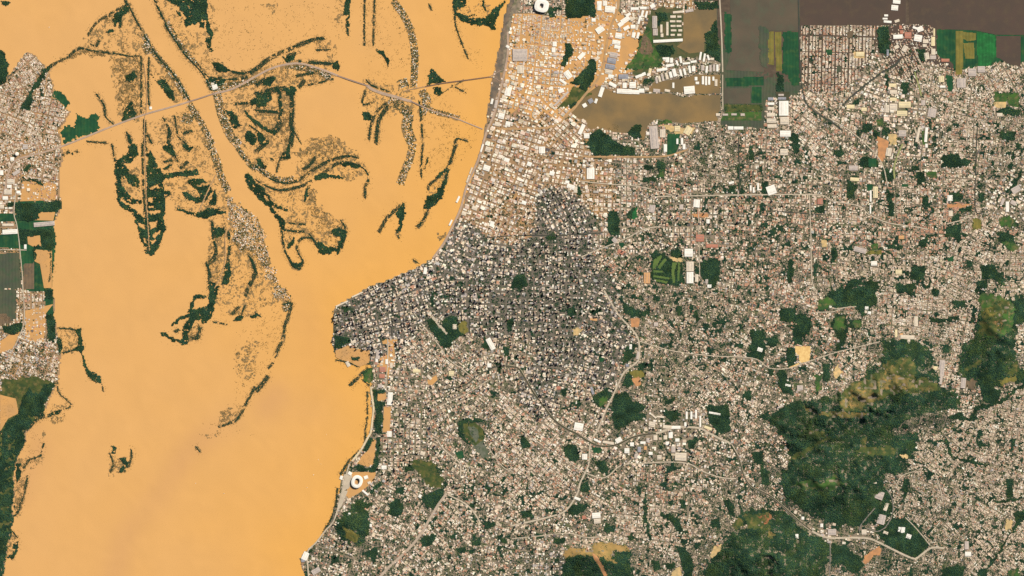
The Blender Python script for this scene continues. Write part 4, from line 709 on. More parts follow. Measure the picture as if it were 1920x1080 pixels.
road('dark curving avenue below the dark square wood', T(960, 540, [(1240, 1040), (1400, 1050), (1480, 1090)]) + T(960, 810, [(1560, 50), (1640, 92), (1700, 200), (1740, 330), (1800, 412), (1930, 475)]) + T(1440, 810, [(110, 555), (220, 655), (330, 742), (450, 792), (640, 792), (760, 800), (840, 832), (960, 892), (1090, 948), (1150, 920), (1220, 870), (1320, 870)]), 2.9, 'pale')
road('pale avenue sweeping down the middle of the city', T(960, 540, [(690, 20), (800, 200), (900, 310), (945, 380), (955, 460), (945, 545), (850, 622), (805, 700), (760, 800), (700, 920), (650, 1050)]) + T(960, 810, [(590, 80), (572, 250), (512, 380), (490, 460), (400, 590), (260, 642), (0, 702)]), 2.4)
road('pale avenue climbing to the sand quarry', T(960, 540, [(960, 400), (1200, 470), (1500, 508), (1750, 520), (1850, 542), (1930, 600)]) + T(1440, 540, [(150, 602), (300, 552), (480, 492), (640, 450), (840, 402)]), 1.4)
road('wide pale diagonal avenue of the south', T(480, 810, [(900, 1120), (1000, 1010), (1100, 920), (1210, 800), (1310, 640), (1370, 540), (1430, 460)]), 3.6, 'earthroad')
road('pale curved street beside the avenue fork', T(480, 810, [(1440, 470), (1500, 500), (1580, 545), (1640, 610), (1680, 680)]), 2.0)
road('pale street past the little football pitch', T(480, 810, [(1360, 60), (1410, 130), (1480, 190), (1530, 240), (1535, 330)]), 1.8)
road('cream promenade along the bay', T(480, 540, [(862, 740), (868, 800), (882, 900), (872, 1000), (860, 1085)]) + T(480, 810, [(840, 40), (790, 130), (720, 220)]), 2.8, 'cream')
road('shore road below the stadium', T(480, 810, [(700, 240), (670, 350), (640, 480), (615, 570), (580, 670), (520, 740), (450, 830), (390, 890), (385, 960), (395, 1085)]), 2.0)
road('pale western farm road', T(0, 270, [(130, 300), (115, 400), (105, 520), (125, 600), (140, 700), (150, 800), (165, 950), (172, 1085)]) + T(0, 540, [(182, 150), (180, 260), (150, 350), (110, 440)]), 1.3)
road('pale farm lane on the western edge', T(0, 270, [(-60, 795), (60, 792), (200, 795)]), 1.4)
road('narrow dike road down the striped island', T(0, 270, [(1080, -600), (1100, -420), (1098, -250), (1085, -190), (1085, 0), (1092, 200), (1097, 400), (1110, 620), (1120, 800)]), 1.1, 'roadtan')
road('double dike road of the island village', T(0, 270, [(1620, 230), (1560, 350), (1490, 510)]), 1.6, 'roadtan')
road('pale lane through the island village', T(0, 270, [(1750, 480), (1740, 600), (1690, 680), (1690, 850), (1660, 980), (1610, 1080)]), 1.3, 'roadtan')
road('dike road on the marsh crescent', T(0, 0, [(400, 500), (360, 560), (340, 660), (330, 760)]), 1.5, 'roadtan')
road('straight avenue beside the triangular park', T(480, 540, [(1180, 180), (1260, 290), (1380, 440), (1440, 530), (1560, 620), (1650, 690)]), 1.4, 'pale')
road('dark downtown boulevard', T(480, 540, [(1025, 0), (1020, 170), (1020, 370)]), 1.5, 'asphalt')
road('tree shaded diagonal avenue', T(480, 540, [(1370, 770), (1560, 730), (1660, 660), (1800, 590), (1930, 590)]), 1.5, 'asphalt')
road('pale street among southern blocks', T(480, 540, [(1370, 890), (1480, 840), (1600, 780), (1760, 680)]), 1.3)
road('hill foot ring road', T(1440, 810, [(800, 570), (740, 640), (690, 710), (690, 770)]), 1.2, 'roadgrey')
road('hospital loop road', T(1440, 810, [(890, 430), (930, 500), (935, 600), (890, 700), (820, 745), (740, 720)]), 1.2, 'roadgrey')
road('straight road through the southern hill foot', T(1440, 810, [(465, 830), (465, 950), (460, 1085)]), 1.2, 'roadgrey')
road('pale avenue across the southern suburbs', T(960, 810, [(380, 190), (520, 290), (650, 340), (720, 330), (820, 250), (980, 235), (1180, 225), (1330, 240), (1420, 290), (1560, 340), (1680, 350)]), 1.6)
road('pale southeastern spine street', T(1440, 810, [(1250, 300), (1290, 420), (1310, 520)]), 1.5)
road('northern dark rail line through the docklands', T(960, 270, [(-80, 320), (0, 338), (120, 375), (260, 432)]), 1.2, 'asphalt')
for l_, p_, w_, m_ in (('pale diagonal avenue left of the golf course', [(1090, 482), (1112, 472), (1150, 457), (1180, 444), (1207, 430), (1240, 424)], 1.5, 'pale'),
    ('straight dark cross street through the towers', [(900, 447), (960, 442), (1080, 440), (1130, 436)], 1.2, 'asphalt'),
    ('steep dark avenue from the docklands into downtown', [(1030, 352), (1045, 372), (1070, 412), (1085, 436)], 1.2, 'asphalt'),
    ('pale avenue beside the bay towers', [(727, 632), (727, 680), (724, 730), (738, 731), (790, 732)], 1.4, 'pale'),
    ('dark straight street above the city park', [(882, 530), (881, 580), (880, 624)], 1.1, 'asphalt'),
    ('pale north running avenue of the eastern suburbs', [(1517, 362), (1520, 430), (1522, 520), (1530, 545)], 1.4, 'pale'),
    ('shaded avenue at the eastern side', [(1832, 240), (1830, 300), (1828, 388), (1838, 400), (1850, 392)], 1.4, 'asphalt'),
    ('dark straight street right of the crosstown hall', [(1384, 255), (1386, 310), (1387, 364)], 1.3, 'asphalt'),
    ('pale street descending to the hospital', T(1440, 810, [(1030, 640), (1090, 700), (1160, 780), (1215, 850)]), 1.3, 'pale'),
    ('pale street along the big dark wood', T(1440, 540, [(300, 190), (380, 182), (490, 178), (560, 150), (660, 138)]), 1.3, 'pale'),
    ('pale curved street into the southern suburbs', T(960, 810, [(160, 50), (260, 120), (380, 190)]), 1.5, 'pale'),
    ('straight pale street below the white square shed', [(1310, 372), (1310, 430), (1312, 520)], 1.1, 'pale'),
    ('long pale avenue from the docks eastwards', [(1090, 340), (1140, 345), (1200, 350), (1260, 366)], 1.4, 'pale'),
    ('pale slanting avenue below the racecourse', T(480, 810, [(1750, 130), (1850, 260), (1930, 300)]), 1.2, 'pale'),
    ('pale ring street of the southern terraces', T(960, 810, [(0, 800), (200, 780), (420, 760), (560, 790), (740, 780)]), 1.3, 'pale'),
    ('pale northern ring road beside the depot', [(1555, 222), (1600, 250), (1650, 300), (1665, 350)], 1.5, 'pale'),
    ('grey straight street through the southeast', T(1440, 810, [(1110, 290), (1000, 330), (950, 420)]), 1.1, 'pale')):
    road(l_, p_, w_, m_)
CANALS = [('dark canal between the lanes of the city avenue', T(960, 540, [(-40, 585), (0, 590), (50, 605), (100, 682), (160, 782), (240, 892), (320, 992), (420, 1062)]) + T(960, 810, [(480, 10), (560, 62), (640, 100), (720, 106), (800, 90), (880, 50), (960, 25), (1080, 10)]), 3.0),
          ('dark stream between the lanes of the eastern avenue', T(960, 810, [(1640, 92), (1700, 200), (1740, 330), (1800, 412), (1930, 475)]) + T(1440, 810, [(110, 555), (220, 655), (330, 742)]), 2.3)]
# districts: x, y, street angle, lot m, lots across, lots along, street m, built share, tree share, tower share, roof mix, low roof height
DIST = [
 (930, 60, 12, 30, 2, 4, 15, .86, .05, .0, 'ind'), (1000, 70, 5, 25, 3, 5, 12, .90, .03, 0, 'dense'), (1030, 130, 5, 26, 3, 5, 12, .90, .03, 0, 'ind'), (960, 180, 14, 31, 3, 3, 15, .90, .03, 0, 'ind'), (930, 270, 18, 31, 3, 3, 16, .90, .03, .005, 'ind'),
 (1000, 270, 18, 30, 3, 3, 15, .90, .04, 0, 'ind'), (890, 370, 20, 31, 3, 3, 16, .88, .05, .01, 'ind'), (960, 350, 20, 29, 3, 3, 15, .87, .06, .02, 'ind'), (1060, 310, 10, 29, 3, 3, 15, .88, .05, .01, 'ind'), (1040, 250, 40, 30, 3, 3, 15, .88, .04, 0, 'ind'),
 (1180, 330, 2, 28, 3, 3, 14, .85, .08, .01, 'res'), (1120, 340, 2, 28, 3, 3, 14, .86, .07, .01, 'ind'), (1050, 400, 62, 27, 3, 2, 17, .83, .08, .22, 'ctr'), (960, 420, 20, 28, 3, 3, 15, .84, .09, .05, 'res'), (860, 470, 25, 29, 3, 3, 16, .84, .08, .08, 'ctr'),
 (780, 540, -20, 27, 3, 3, 14, .85, .06, .2, 'ctr'), (680, 600, -14, 26, 3, 3, 15, .86, .06, .3, 'ctr'), (750, 610, -10, 26, 3, 3, 15, .86, .06, .28, 'ctr'), (700, 560, -28, 27, 3, 3, 15, .85, .05, .25, 'ctr'), (880, 560, 0, 28, 3, 3, 15, .84, .09, .28, 'ctr'), (940, 500, 8, 27, 3, 3, 16, .83, .10, .2, 'ctr'),
 (1000, 480, 0, 27, 3, 3, 17, .82, .16, .34, 'dark'), (1060, 470, 0, 27, 3, 3, 17, .82, .15, .34, 'dark'), (1000, 560, 0, 27, 3, 3, 18, .82, .16, .40, 'dark'), (1060, 560, 2, 27, 3, 3, 18, .82, .16, .40, 'dark'), (960, 600, 2, 26, 3, 3, 17, .82, .16, .34, 'dark'), (1040, 630, 4, 27, 3, 3, 18, .82, .15, .40, 'dark'),
 (1130, 540, 25, 28, 3, 3, 15, .78, .15, .18, 'ctr'), (1120, 620, 30, 27, 3, 3, 15, .82, .11, .25, 'ctr'), (1100, 680, 18, 26, 3, 3, 15, .84, .09, .22, 'ctr'), (1030, 700, 5, 26, 3, 3, 15, .85, .09, .24, 'ctr'), (960, 660, 10, 26, 3, 3, 14, .86, .08, .15, 'res'), (1080, 740, 8, 27, 3, 3, 15, .85, .09, .14, 'res'), (1010, 740, 20, 27, 3, 3, 15, .85, .09, .2, 'ctr'),
 (800, 650, 40, 26, 3, 3, 14, .88, .06, .10, 'res'), (860, 700, 35, 26, 3, 3, 14, .87, .07, .10, 'res'), (760, 710, 8, 27, 3, 3, 14, .85, .07, .06, 'res'), (770, 780, 4, 27, 3, 3, 15, .83, .10, .10, 'res'), (830, 760, -25, 27, 3, 3, 14, .84, .09, .08, 'res'), (930, 740, 38, 26, 3, 3, 14, .86, .08, .08, 'res'),
 (940, 700, -12, 26, 3, 3, 14, .85, .08, .10, 'res'), (960, 790, 38, 25, 4, 3, 13, .88, .07, .04, 'pink'), (1050, 820, 35, 26, 4, 3, 13, .87, .07, .03, 'pink'), (780, 860, 0, 27, 3, 3, 15, .83, .10, .12, 'res'), (840, 850, 30, 27, 3, 3, 14, .84, .10, .05, 'res'), (760, 930, 25, 26, 4, 3, 12, .80, .15, .03, 'pink'), (730, 960, 30, 25, 4, 3, 12, .84, .11, .01, 'pink'),
 (960, 880, 35, 24, 4, 3, 12, .90, .06, .01, 'pink'), (1020, 900, 40, 24, 4, 3, 12, .91, .05, .01, 'pink'), (900, 920, 10, 26, 3, 3, 12, .84, .11, .03, 'pink'), (830, 1000, 40, 25, 4, 3, 12, .87, .09, 0, 'pink'), (640, 1050, 20, 27, 3, 3, 14, .78, .15, .06, 'res'), (700, 1040, 15, 27, 3, 3, 14, .76, .18, .02, 'pink'), (780, 1060, 40, 26, 4, 3, 12, .84, .11, 0, 'pink'), (920, 1020, 15, 26, 4, 3, 12, .83, .12, .02, 'pink'), (1000, 1010, 10, 26, 4, 3, 12, .82, .13, .04, 'res'), (890, 1070, 20, 26, 4, 3, 12, .80, .15, .01, 'pink'),
 (1180, 450, 0, 28, 3, 3, 14, .84, .10, .03, 'res'), (1250, 400, 2, 28, 3, 3, 14, .84, .10, .05, 'res'), (1330, 380, 2, 27, 3, 3, 14, .83, .11, .05, 'res'), (1250, 340, 10, 28, 3, 3, 14, .82, .12, .04, 'red'), (1350, 310, 15, 27, 3, 3, 13, .82, .13, .02, 'olive'), (1430, 290, 5, 27, 3, 3, 13, .84, .10, .01, 'red'), (1400, 430, 3, 27, 3, 3, 14, .82, .12, .05, 'red'), (1420, 510, 6, 27, 3, 3, 13, .82, .13, .02, 'red'), (1210, 440, 30, 27, 3, 3, 14, .80, .13, .08, 'res'), (1160, 500, 30, 27, 3, 3, 14, .80, .14, .06, 'red'),
 (1200, 560, 20, 26, 3, 3, 13, .80, .15, .04, 'olive'), (1280, 580, 10, 26, 3, 3, 13, .81, .15, .03, 'olive'), (1370, 580, 8, 26, 3, 3, 13, .82, .14, .02, 'olive'), (1440, 590, 12, 26, 4, 3, 12, .85, .10, .01, 'red'), (1260, 650, 40, 26, 3, 3, 13, .81, .15, .02, 'olive'), (1350, 660, 30, 25, 4, 3, 12, .85, .11, .01, 'pink'), (1220, 700, 5, 26, 3, 3, 13, .81, .14, .02, 'olive'), (1310, 710, 35, 25, 4, 3, 11, .84, .10, .01, 'olive'), (1400, 720, 20, 25, 4, 3, 11, .86, .09, 0, 'pink'), (1350, 740, 50, 24, 4, 3, 11, .88, .07, 0, 'pink'),
 (1250, 830, 3, 30, 3, 3, 15, .74, .18, .16, 'ind'), (1180, 850, 40, 29, 3, 3, 15, .78, .14, .08, 'res'), (1330, 850, 15, 27, 3, 3, 13, .82, .13, .03, 'res'), (1130, 900, 30, 27, 3, 3, 13, .81, .14, .03, 'pink'), (1220, 900, 5, 25, 4, 3, 12, .84, .11, .02, 'red'), (1300, 920, 5, 25, 4, 3, 12, .84, .11, .01, 'pink'), (1190, 960, 5, 23, 4, 3, 10, .91, .05, 0, 'dense'), (1260, 1010, 10, 22, 4, 3, 10, .91, .05, 0, 'dense'), (1350, 940, 20, 25, 4, 3, 12, .80, .15, 0, 'olive'), (1330, 1020, 20, 25, 4, 3, 12, .76, .20, 0, 'olive'), (1130, 990, 20, 27, 3, 3, 13, .80, .14, .02, 'pink'), (1210, 1060, 10, 25, 4, 3, 11, .76, .20, 0, 'olive'), (1400, 890, 30, 26, 3, 3, 12, .80, .15, .01, 'res'), (1080, 940, 30, 26, 3, 3, 12, .80, .14, .05, 'res'), (1010, 1060, 0, 26, 3, 3, 12, .78, .17, .02, 'grey'),
 (1570, 110, 1.5, 25, 2, 13, 17, .96, .02, 0, 'grid'), (1530, 240, 38, 25, 3, 4, 12, .90, .06, 0, 'pink'), (1480, 290, 30, 26, 3, 3, 12, .87, .08, .01, 'pink'), (1600, 215, 10, 25, 3, 4, 12, .88, .07, 0, 'pink'), (1660, 160, 20, 25, 3, 4, 12, .88, .05, 0, 'ind'), (1690, 200, 4, 30, 3, 3, 14, .86, .08, 0, 'ind'), (1700, 130, -28, 22, 2, 6, 12, .9, .04, 0, 'grid'), (1740, 150, 12, 22, 3, 6, 11, .9, .05, 0, 'dense'), (1760, 180, 20, 23, 3, 5, 10, .9, .06, 0, 'dense'), (1820, 200, 10, 22, 4, 3, 10, .91, .06, 0, 'dense'), (1870, 160, -30, 23, 3, 5, 10, .9, .06, 0, 'dense'), (1890, 230, 10, 23, 4, 3, 10, .84, .12, 0, 'olive'), (1640, 260, 15, 27, 3, 3, 13, .82, .12, .01, 'res'), (1560, 290, 40, 26, 3, 3, 12, .86, .09, 0, 'pink'), (1730, 250, 8, 27, 3, 3, 12, .82, .10, 0, 'res'), (1830, 260, 5, 22, 4, 3, 10, .92, .05, 0, 'dense'), (1790, 300, 5, 23, 4, 3, 10, .9, .06, 0, 'dense'),
 (1500, 340, 3, 26, 3, 3, 12, .83, .12, .02, 'pink'), (1580, 350, 3, 25, 3, 4, 12, .84, .11, .01, 'pink'), (1660, 340, 3, 26, 3, 3, 12, .83, .11, 0, 'res'), (1690, 380, 2, 22, 4, 3, 10, .92, .05, 0, 'dense'), (1760, 350, 3, 23, 4, 3, 11, .88, .09, 0, 'red'), (1860, 300, 10, 24, 4, 3, 11, .85, .11, .01, 'olive'), (1900, 360, 30, 26, 3, 3, 12, .80, .13, 0, 'ind'), (1510, 430, 8, 25, 3, 4, 12, .85, .11, .01, 'red'), (1590, 420, 3, 24, 4, 3, 11, .89, .08, 0, 'pink'), (1690, 425, 3, 25, 3, 3, 11, .86, .09, 0, 'rust'), (1650, 440, 3, 25, 3, 3, 11, .86, .09, 0, 'red'), (1752, 445, 2, 23, 3, 6, 11, .9, .06, 0, 'rust'), (1735, 385, 2, 23, 3, 6, 11, .9, .06, 0, 'red'), (1780, 480, 20, 22, 4, 3, 10, .92, .05, 0, 'dense'), (1850, 450, 20, 22, 4, 3, 10, .9, .07, 0, 'dense'), (1880, 510, 2, 22, 4, 3, 10, .93, .04, 0, 'beige'), (1620, 490, 10, 24, 4, 3, 11, .86, .09, 0, 'beige'), (1700, 500, 3, 24, 3, 4, 11, .89, .07, 0, 'beige'), (1530, 500, 5, 25, 3, 4, 12, .85, .10, .01, 'red'), (1470, 450, 12, 25, 3, 4, 12, .84, .12, .01, 'red'), (1460, 520, 10, 25, 3, 4, 12, .84, .13, 0, 'red'), (1550, 540, 5, 25, 4, 3, 11, .84, .12, 0, 'beige'),
 (1490, 570, 20, 24, 4, 3, 11, .88, .08, 0, 'red'), (1680, 580, 5, 21, 4, 3, 9, .94, .04, 0, 'dense'), (1740, 560, 5, 21, 4, 3, 9, .94, .04, 0, 'dense'), (1800, 560, 30, 22, 4, 3, 9, .93, .05, 0, 'beige'), (1760, 610, 10, 22, 4, 3, 10, .9, .07, 0, 'olive'), (1810, 610, 10, 21, 4, 3, 9, .93, .05, 0, 'dense'), (1560, 620, 10, 24, 4, 3, 11, .83, .13, 0, 'red'), (1630, 630, 15, 24, 4, 3, 11, .83, .12, 0, 'olive'), (1600, 680, 35, 23, 4, 3, 10, .9, .07, 0, 'pink'), (1540, 690, 30, 25, 4, 3, 11, .78, .17, 0, 'res'), (1460, 650, 15, 25, 4, 3, 11, .83, .12, 0, 'pink'), (1450, 720, 15, 26, 3, 3, 12, .76, .18, .02, 'res'), (1500, 730, 10, 26, 3, 3, 12, .77, .18, 0, 'pink'), (1890, 650, 10, 23, 4, 3, 11, .84, .12, 0, 'pink'), (1860, 720, 15, 24, 4, 3, 11, .8, .16, 0, 'beige'),
 (1810, 750, 10, 22, 4, 3, 10, .9, .06, 0, 'pink'), (1760, 850, 40, 21, 4, 3, 9, .93, .06, 0, 'beige'), (1830, 800, 20, 21, 4, 3, 9, .93, .06, 0, 'beige'), (1890, 780, 10, 21, 4, 3, 9, .93, .06, 0, 'beige'), (1900, 870, 15, 22, 4, 3, 9, .9, .08, 0, 'beige'), (1800, 920, 20, 22, 4, 3, 9, .91, .08, 0, 'olive'), (1700, 920, 20, 22, 4, 3, 9, .91, .08, 0, 'olive'), (1850, 930, 30, 22, 4, 3, 9, .9, .08, 0, 'beige'), (1770, 990, 40, 22, 4, 3, 10, .86, .13, 0, 'olive'), (1840, 1030, 45, 22, 4, 3, 9, .9, .08, 0, 'beige'), (1900, 1020, 45, 22, 4, 3, 9, .88, .10, 0, 'beige'), (1760, 1050, 20, 23, 4, 3, 10, .8, .18, 0, 'olive'), (1700, 1060, 10, 23, 4, 3, 10, .72, .26, 0, 'olive'), (1590, 1060, 10, 24, 4, 3, 10, .74, .22, 0, 'olive'), (1450, 800, 40, 24, 4, 3, 11, .84, .13, 0, 'pink'), (1440, 850, 40, 24, 4, 3, 11, .82, .14, 0, 'pink'), (1450, 910, 35, 24, 4, 3, 11, .78, .18, 0, 'olive'), (1730, 785, 20, 24, 4, 3, 10, .6, .34, 0, 'olive'), (1560, 1000, 10, 26, 3, 3, 11, .7, .22, 0, 'ind'),
 (50, 130, -38, 24, 3, 4, 10, .93, .04, 0, 'dense'), (30, 220, 20, 23, 4, 3, 10, .93, .05, 0, 'dense'), (90, 210, 10, 23, 4, 3, 10, .9, .04, 0, 'pink'), (40, 310, -20, 25, 3, 3, 11, .9, .06, 0, 'dense'), (25, 370, 0, 30, 3, 3, 13, .85, .07, 0, 'ind'), (80, 330, 10, 24, 3, 3, 11, .84, .1, 0, 'pink'), (70, 560, 0, 24, 2, 6, 20, .85, .08, 0, 'pink'), (50, 680, 25, 23, 4, 3, 10, .88, .1, 0, 'grey'), (90, 700, 25, 23, 4, 3, 10, .84, .14, 0, 'pink'), (50, 450, 0, 26, 3, 3, 12, .5, .3, 0, 'pink'),
]
MIX = {  # shares of white, cream, tan, terracotta, grey, dark roofs
 'ind': (.40, .30, .13, .06, .08, .03), 'res': (.20, .32, .20, .15, .09, .04), 'ctr': (.22, .25, .11, .05, .24, .13), 'dark': (.19, .24, .11, .04, .28, .14), 'red': (.12, .26, .20, .33, .06, .05), 'rust': (.04, .16, .20, .54, .03, .03),
 'pink': (.16, .36, .23, .16, .07, .02), 'dense': (.14, .40, .29, .11, .05, .01), 'beige': (.09, .38, .42, .06, .04, .01), 'olive': (.12, .33, .34, .10, .07, .04), 'grid': (.15, .36, .24, .17, .06, .02), 'grey': (.22, .26, .14, .08, .25, .05)}
